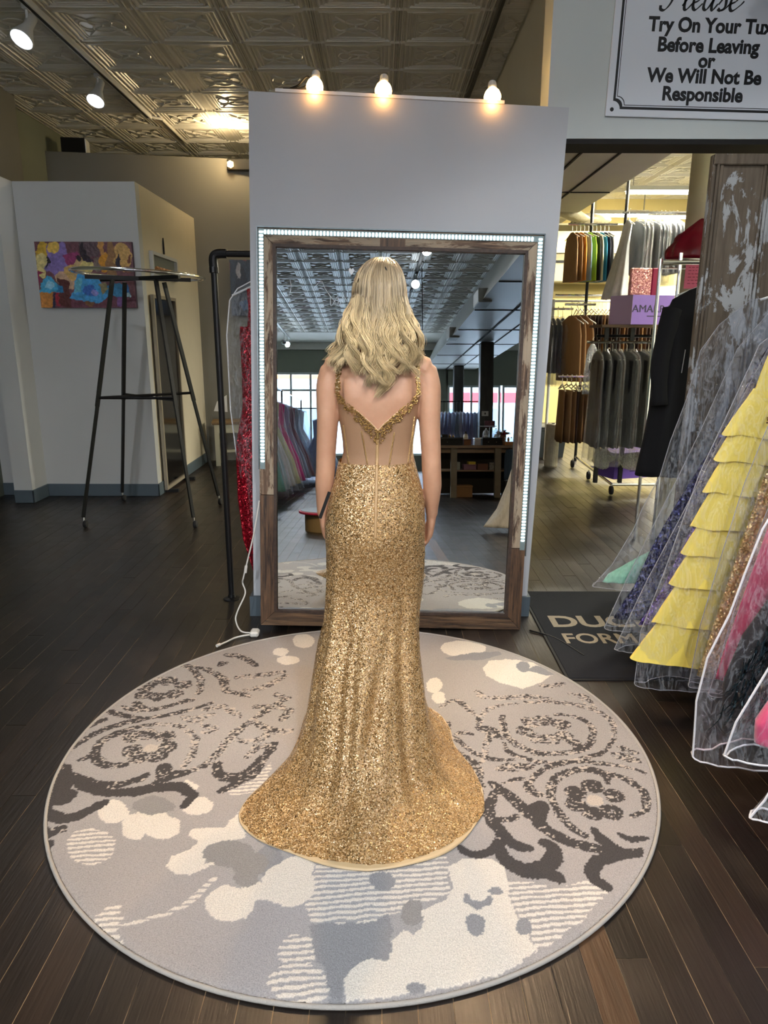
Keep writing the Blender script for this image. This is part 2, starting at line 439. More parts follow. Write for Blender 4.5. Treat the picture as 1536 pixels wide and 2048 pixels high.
# dropped box that runs the length of the shop
o = MB().box((1.0, 3.80, 2.95), (2.36, 14.9, ZC-.001)).build('trim_3', M_soffit); struct(o)
m = MB()
m.box((1.60, 3.9, 2.9385), (1.618, 14.9, 2.9495)); m.box((1.92, 3.9, 2.9385), (1.935, 14.9, 2.9495))
for y in (5.1, 7.85, 10.6, 13.3): m.box((1.0, y, 2.939), (2.35, y+.014, 2.9494))
m.build('trim_4', M_dark); struct(bpy.data.objects['trim_4'])
o = MB().prism([(1.56, 2.95), (3.05, 2.95), (3.05, ZC-.001), (1.90, ZC-.001)], -13.6, 3.10, 'y').build('trim_5', plain('pale_board', S(205, 206, 202), .4, vary=.03, vscale=1)); struct(o)
m = MB(); m.box((2.16, -13.55, 2.935), (2.19, 3.05, 2.9495)); m.box((2.55, -13.55, 2.937), (2.568, 3.05, 2.9494))
for y in (-12, -10, -8, -6, -4, -2, 0, 2): m.box((1.57, y, 2.939), (3.04, y+.014, 2.9494))
m.build('trim_6', M_dark); struct(bpy.data.objects['trim_6'])
def duct(y):
    return MB().box((1.50, y, 2.92), (1.70, y+.5, 3.12), bev=.01)
for i, y in enumerate((-3.7, -7.3)):
    o = duct(y).build('duct_box', plain('duct_grey', S(170, 172, 170), .5))
    tag(o, ('pale boxed duct on the side of the dropped ceiling, nearer the mirror', 'pale boxed duct on the side of the dropped ceiling, farther from the mirror')[i], 'duct')

# ================================================================== shop front (seen in the mirror)
YB = -13.6
def front_wall():
    m = MB()
    m.box((-3.65, YB-.2, 2.86), (2.2, YB, ZC)); m.box((2.2, YB-.2, 2.50), (6.9, YB, ZC))
    m.box((-3.65, YB-.2, 0), (6.9, YB, .45)); m.box((1.75, YB-.2, .45), (2.25, YB, 2.86)); m.box((6.4, YB-.2, .45), (6.9, YB, 2.5))
    m.box((-3.65, YB-.2, .45), (-3.4, YB, 2.86))
    o = m.build('wall_front', M_sage); struct(o)
    o = MB().box((-3.65, YB, 3.50), (6.9, YB+.05, ZC-.002)).build('trim_7', M_tin); struct(o)
front_wall()
M_frame = plain('white_window_frame', S(222, 226, 224), .4)
def window(idx, x0, x1, z0, z1, mull, trans):
    m = MB(); f = .06; y0, y1 = YB-.14, YB-.06
    m.box((x0, y0, z0), (x0+f, y1, z1)); m.box((x1-f, y0, z0), (x1, y1, z1)); m.box((x0+f, y0, z0), (x1-f, y1, z0+f)); m.box((x0+f, y0, z1-f), (x1-f, y1, z1))
    o = m.build('window_%d' % idx, M_frame); struct(o)
    for x in mull: MB().box((x-.03, y0+.005, z0+f), (x+.03, y1-.005, z1-f)).build('mullion', M_frame, o)
    if trans: MB().box((x0+f, y0+.008, trans-.03), (x1-f, y1-.008, trans+.03)).build('transom', M_frame, o)
    xs = [x0+f]+list(mull)+[x1-f]
    for a, b in zip(xs[:-1], xs[1:]):
        MB().box((a+.01, YB-.105, z0+f), (b-.01, YB-.095, z1-f)).build('pane', M_glass, o)
window(1, -3.4, 1.75, .45, 2.86, (-2.32, -1.75, -.3, .8), 2.35)
window(2, 2.25, 3.80, .45, 2.50, (2.95,), None)
window(3, 3.86, 6.4, .45, 2.50, (4.75, 5.6), None)
# street outside
M_st = plain('street_pavement', S(205, 205, 205), .9, vary=.1)
o = MB().box((-14, -26, -.25), (16, YB-.21, -.15)).build('street', M_st); tag(o, 'grey street outside the shop windows', 'street')
f = thing('building_across_street', 'pale building across the street with orange and red fascia seen in the mirror', 'building', (1, -22, -.15))
MB().box((-13, -.6, 0), (13, 0, 7)).build('facade', plain('facade_render', S(150, 160, 168), .8, vary=.06, vscale=.6), f)
MB().box((-5.2, .0, 3.5), (-.2, .12, 4.1)).build('fascia', plain('orange_fascia', S(190, 110, 60), .7), f)
MB().box((.6, .0, 2.55), (9, .14, 2.95)).build('fascia', plain('red_fascia', S(170, 40, 48), .7), f)
for i in range(7):
    MB().box((-9.6+i*2.7, 0, .8), (-8.0+i*2.7, .05, 2.3)).build('window', plain('dark_glass', S(96, 110, 122), .15), f)

# columns under the dropped box, in the front room
def column(name, label, x, y, w_, h, m, d=None):
    o = MB().box((-w_/2, -(d or w_)/2, 0), (w_/2, (d or w_)/2, h), bev=.02).build(name, m); o.location = (x, y, 0); tag(o, label, 'column'); return o
M_col = plain('dark_patinated_steel', S(70, 68, 64), .38, .5, vary=.5, vscale=5, stretch=(1, 1, .25))
column('steel_column', 'dark patinated square column behind the counter, reflected in the mirror', 2.36, -7.6, .27, 2.935, M_col)
column('steel_column', 'dark patinated square column near the shop front, reflected in the mirror', 2.41, -12.5, .27, 2.935, M_col)
pl = thing('switch_plate', 'white switch plate on the near dark column', 'switch', (2.33, -7.465, 1.48))
MB().box((-.07, 0, -.05), (.07, .008, .05), bev=.003).build('plate', M_white, pl); MB().box((-.012, .008, -.02), (.012, .014, .02)).build('toggle', M_blackm, pl)
# round column in the back room
o = MB().lathe([(.125, 0), (.125, .05), (.10, .09), (.097, 2.85), (.12, 2.9), (.125, 2.948)], 28).build('round_column', plain('cream_gloss', S(222, 214, 184), .45), smooth=False)
o.location = (2.20, 5.2, 0); tag(o, 'round cream column in the opening to the back room', 'column')
for p in o.data.polygons: p.use_smooth = True

# ================================================================== lamps
M_lampwhite = plain('lamp_white', S(226, 226, 224), .35)
M_bulbwarm = glow('warm_bulb_face', (1.0, .62, .25, 1), 14)
M_bulbcool = glow('cool_bulb_face', (.92, .96, 1.0, 1), 14)
M_tube = glow('fluorescent_tube', (1.0, .96, .82, 1), 22)
def track_head(name, label, loc, aim, energy, color=(.95, .97, 1.0), warm=False, group=None, drop=.12, ang=95, stem=True, lit=True, size=.03):
    t = thing(name, label, 'lamp', loc, 0, group)
    d = (Vector(aim)-Vector(loc)).normalized(); q = d.to_track_quat('Z', 'Y').to_matrix()
    m = MB()
    if stem: m.tube([(0, 0, drop), (0, 0, 0.0)], .009, 8).box((-.02, -.035, drop), (.02, .035, drop+.03), bev=.004)
    if stem: m.build('stem', M_lampwhite, t)
    k_ = 1.3; prof = [(a*k_, b*k_) for a, b in [(.018, -.07), (.026, -.065), (.026, .0), (.03, .012), (.058, .085), (.060, .095), (.054, .095), (.05, .086), (.001, .084)]]
    m = MB().lathe(prof, 20, rot=q); o = m.build('shade', M_lampwhite, t)
    for p in o.data.polygons: p.use_smooth = True
    m = MB().lathe([(a*k_, b*k_) for a, b in [(.001, .0865), (.051, .0865), (.048, .096), (.03, .104), (.001, .107)]], 20, rot=q)
    m.build('bulb', (M_bulbwarm if warm else M_bulbcool) if lit else M_chrome, t)
    if energy:
        p = Vector(loc)+d*.17
        lamp(name+'_light', 'SPOT', p, energy, color, p+d, spot_size=math.radians(ang), spot_blend=.7, shadow_soft_size=size)
    return t
# bulbs on top of the partition
M_bulbs = glow('warm_bulb', (1.0, .60, .22, 1), 22)
rail = thing('light_rail', 'white light rail on top of the white partition with a small black wire loop', 'rail', (0, 3.70, 2.55))
MB().prism([(-.50, .040), (.56, -.008), (.56, .006), (-.50, .054)], -.095, .03).build('bar', M_white, rail)
MB().tube(spline([(-.44, -.02, .075), (-.40, -.03, .085), (-.36, -.03, .12), (-.34, -.03, .105), (-.37, -.03, .08), (-.40, -.03, .072)], 5), .005, 6).build('wire', M_black, rail)
MB().box((-.47, -.05, .06), (-.36, .0, .07)).build('end_plate', M_blackm, rail)
for i, (x, z) in enumerate(((-.32, 2.64), (0.0, 2.625), (.51, 2.60))):
    t = thing('bulb_lamp', 'glowing warm reflector bulb on the partition, %s' % ('leftmost of three', 'middle of three', 'rightmost of three')[i], 'lamp', (x, 3.66, z), 0, 'warm bulbs on the partition')
    aim = (Vector((x*.7-.1, 1.2, .2))-Vector((x, 3.66, z))).normalized(); q = aim.to_track_quat('Z', 'Y').to_matrix()
    o = MB().lathe([(.012, -.09), (.02, -.085), (.022, -.04), (.02, -.03)], 14, rot=q).build('socket', M_lampwhite, t)
    o = MB().lathe([(.015, -.03), (.02, -.02), (.036, .01), (.040, .03), (.034, .046), (.015, .054), (.001, .055)], 18, rot=q).build('bulb', M_bulbs, t)
    for p in o.data.polygons: p.use_smooth = True
    MB().tube([(0, .03, .01), (0, .045, -.05)], .008, 6).build('arm', M_lampwhite, t)
    p = Vector((x, 3.66, z))+aim*.08
    lamp('warm_spot', 'SPOT', p, 120, (1.0, .68, .38), p+aim, spot_size=math.radians(100), spot_blend=.8, shadow_soft_size=.035)
    lamp('warm_point', 'POINT', p+Vector((0, -.01, .0)), .55, (1.0, .45, .12), shadow_soft_size=.02)
# bulb on the far wall
t = thing('wall_lamp', 'small warm lamp with black bar at the top of the grey far wall', 'lamp', (-1.70, 8.48, 3.34))
MB().box((-.05, .05, -.05), (.5, .1, .07), bev=.01).build('bar', M_blackm, t)
MB().ico((0, 0, 0), .04).build('bulb', M_bulbs, t)
lamp('wall_lamp_light', 'POINT', (-1.66, 8.20, 3.52), 16, (1.0, .76, .42), shadow_soft_size=.05)
# track at upper left
t = thing('ceiling_track', 'long white and black light track on the ceiling at upper left', 'track')
MB().box((-2.425, 3.2, 3.645), (-2.375, 7.95, 3.688), bev=.004).build('channel', M_lampwhite, t)
MB().box((-2.412, 3.2, 3.6435), (-2.388, 7.9, 3.6449)).build('slot', M_blackm, t)
MB().tube([(-2.40, 7.95, 3.67), (-2.30, 8.05, 3.675), (-2.30, 9.0, 3.675)], .014, 8).build('conduit', M_tin, t)
track_head('track_lamp', 'white track lamp at the top left corner', (-2.43, 5.45, 3.54), (-2.9, 4.2, 1.6), 14, drop=.10)
track_head('track_lamp', 'white track lamp on the left ceiling track, farther from the corner', (-2.46, 6.75, 3.55), (-2.75, 5.4, 1.2), 12, drop=.09)
track_head('track_lamp', 'white added fill lamp over the front left, unseen, out of the frame', (-2.43, 3.6, 3.54), (-3.0, 6.6, 1.2), 22, drop=.10, ang=80)  # unseen head, added to light the white bay
# conduit along the ceiling near the dropped box
o = MB().tube([(.79, 3.9, 3.665), (.785, 9.0, 3.665)], .022, 10).build('ceiling_pipe', plain('dark_pipe', S(58, 54, 48), .5)); tag(o, 'dark pipe along the tin ceiling above the partition', 'pipe')
# tracks in the front room (seen in the mirror)
t = thing('ceiling_track', 'light track on the ceiling in front of the mirror, seen reflected', 'track')
MB().box((.70, -6.2, 3.655), (.74, 2.6, 3.688)).build('channel', M_blackm, t)
MB().tube([(.78, -4.4, 3.69), (.80, -4.45, 2.75), (.80, -4.45, 2.70)], .006, 6).build('hanging_rod', M_black, t)
aims = [((.72, -2.63, 3.52), (.2, 1.0, 1.2), 75), ((.72, -4.8, 3.52), (-.3, 0.5, 1.3), 70), ((.72, -.6, 3.52), (-.1, 2.0, 0), 230), ((.72, 1.5, 3.52), (1.4, 2.6, .8), 80)]  # last two heads are unseen, added to fill light on rug and gowns
for i, (p, a, e) in enumerate(aims):
    track_head('track_lamp', ('bright track lamp at the top of the mirror above the head, reflected', 'bright track lamp just right of the blonde hair, reflected lower', 'added fill lamp above the rug, unseen, out of the frame', 'added fill lamp above the right hand gowns, unseen, out of the frame')[i], p, a, e, drop=.13, ang=(100, 100, 70, 100)[i], size=.05)
t = thing('ceiling_track', 'light track along the left ceiling of the front room, seen in the mirror', 'track')
MB().box((-2.24, -12.6, 3.655), (-2.20, -1.0, 3.688)).build('channel', M_lampwhite, t)
for i, (p, a, e) in enumerate([((-2.22, -12.0, 3.50), (-1.7, -8, 1), 350), ((-2.24, -11.5, 3.50), (-2.6, -9, 1), 0), ((-2.22, -4.0, 3.5), (-.4, 3.0, 1.2), 90), ((-2.22, -1.6, 3.5), (-.15, 2.1, 0), 230), ((-2.22, -7.0, 3.5), (-1.5, -4.5, .8), 420)]):  # last three heads are unseen, added as fill for woman, rug and gowns
    track_head('track_lamp', ('lit track lamp at the left edge of the mirror, reflected', 'unlit track lamp beside the lit one at the left edge of the mirror', 'added fill lamp over the left gowns of the front room, unseen', 'added fill lamp nearest the rug on the left track, unseen', 'added fill lamp halfway along the left track, unseen')[i], p, a, e, drop=.15, ang=(100, 100, 100, 65, 100)[i], lit=e > 0, size=.05)
t = thing('ceiling_track', 'light track on the right hand ceiling of the front room, seen in the mirror', 'track')
MB().box((4.5, -14.0+.5, 3.655), (4.54, -4, 3.688)).build('channel', M_blackm, t)
for i, (p, a, e) in enumerate([((4.52, -12.6, 3.45), (3, -9, 1), 120), ((4.52, -11.4, 3.45), (3, -8, 1), 120), ((4.52, -6.5, 3.45), (2, -4, .8), 140)]):
    track_head('track_lamp', ('white track lamp in front of the dark column, reflected, the lower of two', 'white track lamp at right edge of the mirror, reflected, the higher of two', 'track lamp over the counter')[i], p, a, e, drop=.2, ang=100, size=.05)
# fluorescent fittings in the back room
def fluor(label, x, y, L, rz=0.0, e=26, z=3.36):
    t = thing('fluorescent_fitting', label, 'lamp', (x, y, z), rz)
    MB().prism([(-.07, .0), (.07, .0), (.035, .06), (-.035, .06)], -L/2, L/2, 'x').build('housing', M_lampwhite, t)
    for s in (-1, 1): MB().tube([(-L/2+.02, s*.035, -.018), (L/2-.02, s*.035, -.018)], .017, 8).build('tube', M_tube, t)
    for s in (-1, 1): MB().tube([(s*L*.42, 0, .06), (s*L*.42, 0, 3.69-z)], .006, 5).build('chain', M_steel, t)
    lamp('fluorescent_light', 'AREA', (x, y, z-.045), e, (1.0, .94, .76), (x, y, 0), shape='RECTANGLE', size=L, size_y=.12)
fluor('lit fluorescent fitting left of the round column', 3.80, 10.0, 1.2, e=260)
fluor('lit fluorescent fitting above the colourful vests', 3.72, 11.85, .9, e=150)
fluor('lit fluorescent fitting above the silver grey jackets', 4.62, 12.0, 1.1, e=150)
fluor('lit fluorescent fitting above the peeling door', 3.75, 7.9, 1.1, e=260)
fluor('fluorescent fitting deeper in the back room, hidden by the door', 5.2, 6.2, 1.2, e=260)

# ================================================================== mirror
def mirror():
    n = None
    a, yw, rl = math.radians(4.0), math.radians(.6), math.radians(1.28)
    W, L = 1.361, 1.969
    rgt = Vector((math.cos(yw), math.sin(yw), 0)); nn = Vector((math.sin(yw)*math.cos(a), -math.cos(yw)*math.cos(a), math.sin(a)))
    up = rgt.cross(-nn)
    if up.z < 0: up = -up
    r2 = math.cos(rl)*rgt-math.sin(rl)*up; u2 = math.sin(rl)*rgt+math.cos(rl)*up
    o = Vector((.0431, 3.412, 0)); o.z = max(0, (W/2)*math.sin(rl)*math.cos(a))+.001
    t = thing('leaning_mirror', 'large wood-framed floor mirror with a lit strip, leaning on the white partition', 'mirror')
    t.matrix_world = Matrix(((r2.x, u2.x, nn.x, o.x), (r2.y, u2.y, nn.y, o.y), (r2.z, u2.z, nn.z, o.z), (0, 0, 0, 1)))
    # local: x right, y up, z toward the viewer ; front of the frame at z = 0
    g = NT('weathered_wood'); v = g.coord('Object', (1, .055, 1)); v2 = g.coord('Object', (1, .18, 1))
    f = g.noise(v, 70, 6, .7, .6)
    wood = g.ramp(f, [(.38, S(46, 33, 25)), (.5, S(96, 74, 57)), (.63, S(146, 122, 98))])
    chip = g.ramp(g.noise(v2, 22, 6, .7, .4), [(.47, (0, 0, 0, 1)), (.53, (1, 1, 1, 1))])
    c = g.mix(g.math('MULTIPLY', chip, .75), wood, S(176, 160, 136))
    g.set(Base_Color=c, Roughness=.65); g.bump(f, .6, .006)
    g2 = NT('weathered_wood_horizontal'); v = g2.coord('Object', (.055, 1, 1)); v2 = g2.coord('Object', (.18, 1, 1))
    f = g2.noise(v, 70, 6, .7, .6); wood = g2.ramp(f, [(.38, S(46, 33, 25)), (.5, S(96, 74, 57)), (.63, S(146, 122, 98))])
    chip = g2.ramp(g2.noise(v2, 22, 6, .7, .4), [(.47, (0, 0, 0, 1)), (.53, (1, 1, 1, 1))])
    g2.set(Base_Color=g2.mix(g2.math('MULTIPLY', chip, .6), wood, S(176, 160, 136)), Roughness=.65); g2.bump(f, .6, .006)
    br = NT('brown_wood'); v = br.coord('Object', (1, .06, 1)); f = br.noise(v, 60, 6, .7, .6)
    br.set(Base_Color=br.ramp(f, [(.38, S(38, 25, 17)), (.62, S(108, 80, 56))]), Roughness=.55); br.bump(f, .5, .005)
    brh = NT('brown_wood_horizontal'); v = brh.coord('Object', (.06, 1, 1)); f = brh.noise(v, 60, 6, .7, .6)
    brh.set(Base_Color=brh.ramp(f, [(.38, S(42, 28, 19)), (.62, S(120, 92, 64))]), Roughness=.55); brh.bump(f, .5, .005)
    fw, x0, x1 = .085, -W/2, W/2
    T0, T1 = -.04, 0.0
    def piece(name, poly, mat, lip=True):
        m = MB().prism(poly, T0, T1, 'z'); return m.build(name, mat, t)
    g_ = .0012
    piece('frame_top', [(x0+.001, L), (x1-.001, L), (x1-fw, L-fw), (x0+fw, L-fw)], g2.m)
    piece('frame_bottom', [(x0+.001, 0), (x0+fw, fw), (x1-fw, fw), (x1-.001, 0)], brh.m)
    ys = .69
    piece('frame_left_upper', [(x0, L-.002), (x0+fw-.001, L-fw-.002), (x0+fw-.001, ys), (x0, ys)], g.m)
    piece('frame_left_lower', [(x0, ys-.003), (x0+fw-.001, ys-.003), (x0+fw-.001, fw+.001), (x0, .002)], br.m)
    yq = .44; piece('frame_right_upper', [(x1, L-.002), (x1-fw+.001, L-fw-.002), (x1-fw+.001, yq), (x1, yq)], g.m); piece('frame_right_lower', [(x1, yq-.003), (x1-fw+.001, yq-.003), (x1-fw+.001, fw+.001), (x1, .002)], br.m)
    m = MB()                                                  # inner lip, a bead round the glass
    a0, a1, b0, b1 = x0+fw, x1-fw, fw, L-fw
    m.box((a0-.014, b0, -.001), (a0, b1, .006)); m.box((a1, b0, -.001), (a1+.014, b1, .006)); m.box((a0-.014, b0-.014, -.001), (a1+.014, b0, .006)); m.box((a0-.014, b1, -.001), (a1+.014, b1+.014, .006))
    m.build('inner_lip', plain('dark_lip', S(62, 46, 36), .6, vary=.4, vscale=40), t)
    gm = NT('mirror_silver'); gm.set(Base_Color=(.80, .86, .875, 1), Metallic=1.0, Roughness=.0)
    MB().box((a0-.01, b0-.01, -.022), (a1+.01, b1+.01, -.016)).build('glass', gm.m, t)
    MB().box((a0-.01, b0-.01, -.034), (a1+.01, b1+.01, -.0225)).build('backing', M_dark, t)
    for sgn, xx in ((-1, x0+.045), (1, x1-.045)):            # plain patches of darker board on the frame
        pass
    MB().box((-.10, L-fw+.012, .0002), (.02, L-.030, .0035)).build('repair_patch', br.m, t)
    # lit strip along the outer edge: left, top, right
    m = MB(); c = MB(); ed = MB()
    step = .0165
    def bead(x, y, hx, hy): m.box((x-hx, y-hy, .0005), (x+hx, y+hy, .008), bev=.002)
    yl = .84; yr = .45
    n_ = int((L-.02-yl)/step)
    for i in range(n_): bead(x0+.016, L-.02-i*step, .0092, .0043)
    for i in range(int((L-.02-yr)/step)): bead(x1-.016, L-.02-i*step, .0092, .0043)
    for i in range(int((W-.06)/step)): bead(x0+.035+i*step, L-.02, .0043, .0092)
    st = NT('frosted_strip'); st.set(Base_Color=S(120, 138, 140), Roughness=.4)
    c.box((x0+.003, yl-.02, .0001), (x0+.028, L-.004, .0045)); c.box((x1-.028, yr-.02, .0001), (x1-.003, L-.004, .0045)); c.box((x0+.028, L-.032, .0001), (x1-.028, L-.006, .0045))
    strip = c.build('light_strip', st.m, t)
    o = m.build('light_beads', glow('cold_light_bead', (.78, .97, 1.0, 1), 7), strip); o['kind'] = 'stuff'
    ed.box((x0-.005, .82, -.03), (x0, L+.004, .012)); ed.box((x1, .4, -.03), (x1+.005, L+.004, .012)); ed.box((x0-.005, L, -.03), (x1+.005, L+.005, .012))
    ed.build('edge_channel', plain('grey_channel', S(96, 106, 110), .35, .6), t)
    # marks drawn on the glass
    ink = NT('white_marker'); ink.set(Base_Color=S(226, 232, 235), Roughness=.7)
    def at(px, py): return (x0+(px-515)/575*W*1.0, L-(py-455)/797*L)
    hx, hy = -.235, L-.185
    pts = []
    for i in range(24):
        q = 2*PI*i/24; pts.append((hx+.0013*16*math.sin(q)**3*.62, hy+.0013*(13*math.cos(q)-5*math.cos(2*q)-2*math.cos(3*q)-math.cos(4*q))*.9))
    MB().prism(pts, -.0158, -.0154, 'z').build('drawn_heart', ink.m, t)
    m = MB()
    def stroke(P): m.tube([(p[0], p[1], -.0156) for p in spline([(q[0], q[1], 0) for q in P], 6)], .0011, 4)
    for P in ([(-.415, 1.70), (-.38, 1.735), (-.36, 1.70), (-.33, 1.66), (-.31, 1.64)], [(-.335, 1.665), (-.33, 1.62), (-.30, 1.665), (-.295, 1.62), (-.27, 1.665), (-.25, 1.64), (-.24, 1.675)],
              [(-.245, 1.70), (-.205, 1.73), (-.20, 1.77), (-.225, 1.79)], [(-.53, 1.74), (-.525, 1.70), (-.535, 1.66)], [(-.235, 1.66), (-.21, 1.635), (-.20, 1.66)]):
        m = MB(); stroke(P); m.build('drawn_scribble', ink.m, t)
    return t
MIRROR = mirror()
# power cord of the strip
m_cord = plain('white_cord', S(225, 222, 214), .5)
t = thing('power_cord', 'white power cord hanging from the lit strip to the floor left of the mirror', 'cord')
MB().tube(spline([(-.624, 3.44, .69), (-.66, 3.46, .52), (-.70, 3.48, .38), (-.735, 3.50, .26), (-.745, 3.52, .22), (-.73, 3.50, .17), (-.765, 3.46, .09), (-.77, 3.42, .05), (-.73, 3.36, .015), (-.66, 3.35, .012)], 6), .0042, 6).build('cable', m_cord, t)
MB().tube([(-.715, 3.487, .33), (-.722, 3.49, .29)], .008, 8).build('inline_switch', m_cord, t)
MB().tube(spline([(-.67, 3.33, .012), (-.74, 3.30, .01), (-.78, 3.25, .009), (-.81, 3.20, .012)], 6), .0045, 6).build('loose_lead', m_cord, t)
MB().box((-.02, -.03, 0), (.025, .03, .03), at=(-.66, 3.34, .001), bev=.008).build('adapter', m_cord, t)
MB().tube([(-.807, 3.207, .0125), (-.818, 3.188, .0135)], .008, 8).build('plug', m_cord, t)
o = MB().tube(spline([(.77, 3.40, .006), (.88, 3.30, .006), (.97, 3.10, .006)], 5), .005, 6).build('black_cable', M_black); tag(o, 'black cable on the floor right of the mirror', 'cable')

# ================================================================== sign on the header
sg = thing('wall_sign', 'white notice sign with black border and lettering above the opening', 'sign', (1.03, 3.612, 2.492))
sg.rotation_euler = (0, math.radians(1.3), 0)
SWd, SHt = .92, .80
MB().box((0, -.008, 0), (SWd, 0, SHt), bev=.002).build('board', plain('sign_white', S(226, 230, 236), .35), sg)
M_ink = plain('sign_black', S(14, 14, 16), .5)
def frame_path(ins, nr):
    """border with concave rounded corners, returned as closed polyline"""
    P = []
    for (cx, cz, a0) in ((ins, ins, 90), (SWd-ins, ins, 180), (SWd-ins, SHt-ins, 270), (ins, SHt-ins, 0)):
        for k in range(9):
            a = math.radians(a0-90*k/8); P.append((cx+nr*math.cos(a), cz+nr*math.sin(a)))
    return P
def band(ins, wd, nr):
    A = frame_path(ins, nr); B = frame_path(ins+wd, nr); n = len(A); vs = [(x, -.0086, z) for x, z in A+B]
    return vs, [(i, (i+1) % n, n+(i+1) % n, n+i) for i in range(n)]
m = MB(); m.add(*band(.030, .011, .034)); m.add(*band(.046, .003, .036)); m.build('border', M_ink, sg)
for cx, cz in ((.028, .028), (SWd-.028, .028), (.028, SHt-.028), (SWd-.028, SHt-.028)): m = MB(); m.lathe([(.009, -.0), (.009, .0007)], 14, at=(cx, -.0087, cz), rot=Matrix.Rotation(PI/2, 3, 'X')); m.build('corner_dot', M_ink, sg)

RX = (PI/2, 0, 0)
for s_, z_, sz in (('Responsible', .074, .080), ('We Will Not Be', .148, .080), ('or', .212, .080), ('Before Leaving', .273, .080), ('Try On Your Tux', .353, .080)):
    text_mesh('lettering', s_, sz, M_ink, sg, (.44, -.0084, z_), RX, bold=.0029, sx=.97)
# "Please" in script, a broad-nib stroke per letter
def nib(mb, pts, th=.0042, tn=.0105):
    P = spline([(a, b, 0) for a, b in pts], 7); L_ = []; R_ = []
    na = Vector((math.cos(math.radians(38)), math.sin(math.radians(38))))
    for i, p in enumerate(P):
        d = (P[min(i+1, len(P)-1)]-P[max(i-1, 0)]); d = Vector((d.x, d.y)).normalized(); n_ = Vector((-d.y, d.x))
        h = th/2+abs(d.cross(na))*tn/2
        L_.append((p.x+n_.x*h, -.0088, p.y+n_.y*h)); R_.append((p.x-n_.x*h, -.0088, p.y-n_.y*h))
    n = len(P); mb.add(L_+R_, [(i, i+1, n+i+1, n+i) for i in range(n-1)])
m = MB()
bx, bz, k = .235, .440, .115
def LT(ox, pts): nib(m, [(bx+(ox+a+.22*b)*k, bz+b*k) for a, b in pts])
LT(0.0, [(-.30, .12), (-.25, -.02), (-.08, -.02), (.08, .25), (.16, .8), (.20, 1.25)])
LT(0.0, [(-.15, 1.0), (.05, 1.3), (.45, 1.35), (.62, 1.1), (.5, .8), (.2, .72)])
LT(.60, [(-.05, .12), (.10, .45), (.20, 1.05), (.10, 1.15), (.02, .7), (.03, .1), (.15, .0), (.32, .22)])
LT(.95, [(-.03, .22), (.18, .32), (.26, .50), (.14, .60), (.0, .42), (.02, .10), (.16, .0), (.36, .22)])
LT(1.45, [(.22, .50), (.10, .58), (-.06, .38), (-.06, .08), (.08, .02), (.22, .3), (.27, .55), (.24, .15), (.32, .0), (.46, .22)])
LT(1.98, [(-.04, .2), (.12, .5), (.16, .66), (.20, .42), (.24, .14), (.10, .0), (-.02, .06)]); LT(1.98, [(.12, .0), (.26, .06), (.40, .24)])
LT(2.40, [(-.03, .22), (.18, .32), (.26, .50), (.14, .60), (.0, .42), (.02, .10), (.16, .0), (.40, .2), (.5, .34)])
m.build('script_lettering', M_ink, sg)

# ================================================================== left side things
# round clothes rack
rk = thing('round_clothes_rack', 'empty black round clothes rack with chrome ring and four castors', 'clothes rack', (-1.94, 5.85, 0))
ZR = 1.965
def ringtube(z, r, tr, n=64):
    return [(r*math.cos(2*PI*i/n), r*math.sin(2*PI*i/n), z-.02*math.cos(2*PI*i/n)) for i in range(n+1)]
MB().tube(ringtube(ZR, .50, .011), .0125, 8, cap=False).build('ring', M_chrome, rk, True)
m = MB(); feet = [(-.455, -.43), (.425, -.43), (.445, .36), (-.48, .50)]; tops = [(-.17, -.12), (.17, -.12), (.16, .12), (-.16, .12)]
for i, ((fx, fy), (tx, ty)) in enumerate(zip(feet, tops)):
    o = MB().tube([(tx, ty, ZR-.05), (lerp(tx, fx, .52), lerp(ty, fy, .52), 0.95)], .021, 4, flat=.9)
    o.tube([(lerp(tx, fx, .50), lerp(ty, fy, .50), 0.98), (fx, fy, .085)], .0175, 4, flat=.9); o.build('leg', M_black, rk)
    c = MB().tube([(fx, fy, .09), (fx, fy, .055)], .008, 8); c.build('castor', M_chrome, rk)
    h = bpy.data.objects[COL.objects[-1].name]
    w_ = MB().lathe([(.004, -.015), (.026, -.013), (.03, -.006), (.03, .006), (.026, .013), (.004, .015)], 16, at=(fx+.012, fy, .03), rot=Matrix.Rotation(PI/2, 3, 'Y')); w_.build('wheel', M_blackm, COL.objects[-1])
for sx in (-1, 1):
    b = MB().box((-.40, -.013, -.03), (.40, .013, .0), rot=Matrix.Rotation(.42*sx, 3, 'Z'), at=(0, 0, ZR-.014)); b.build('top_bar', M_black, rk)
P = lambda i, t: (lerp(tops[i][0], feet[i][0], t), lerp(tops[i][1], feet[i][1], t), lerp(ZR-.05, .085, t))
MB().tube([P(0, .49), P(2, .49)], .011, 4).build('brace', M_black, rk)
MB().tube([P(1, .50), P(3, .50)], .011, 4).build('brace', M_black, rk)
MB().tube([P(0, .49), P(1, .49)], .011, 4).build('brace', M_black, rk)

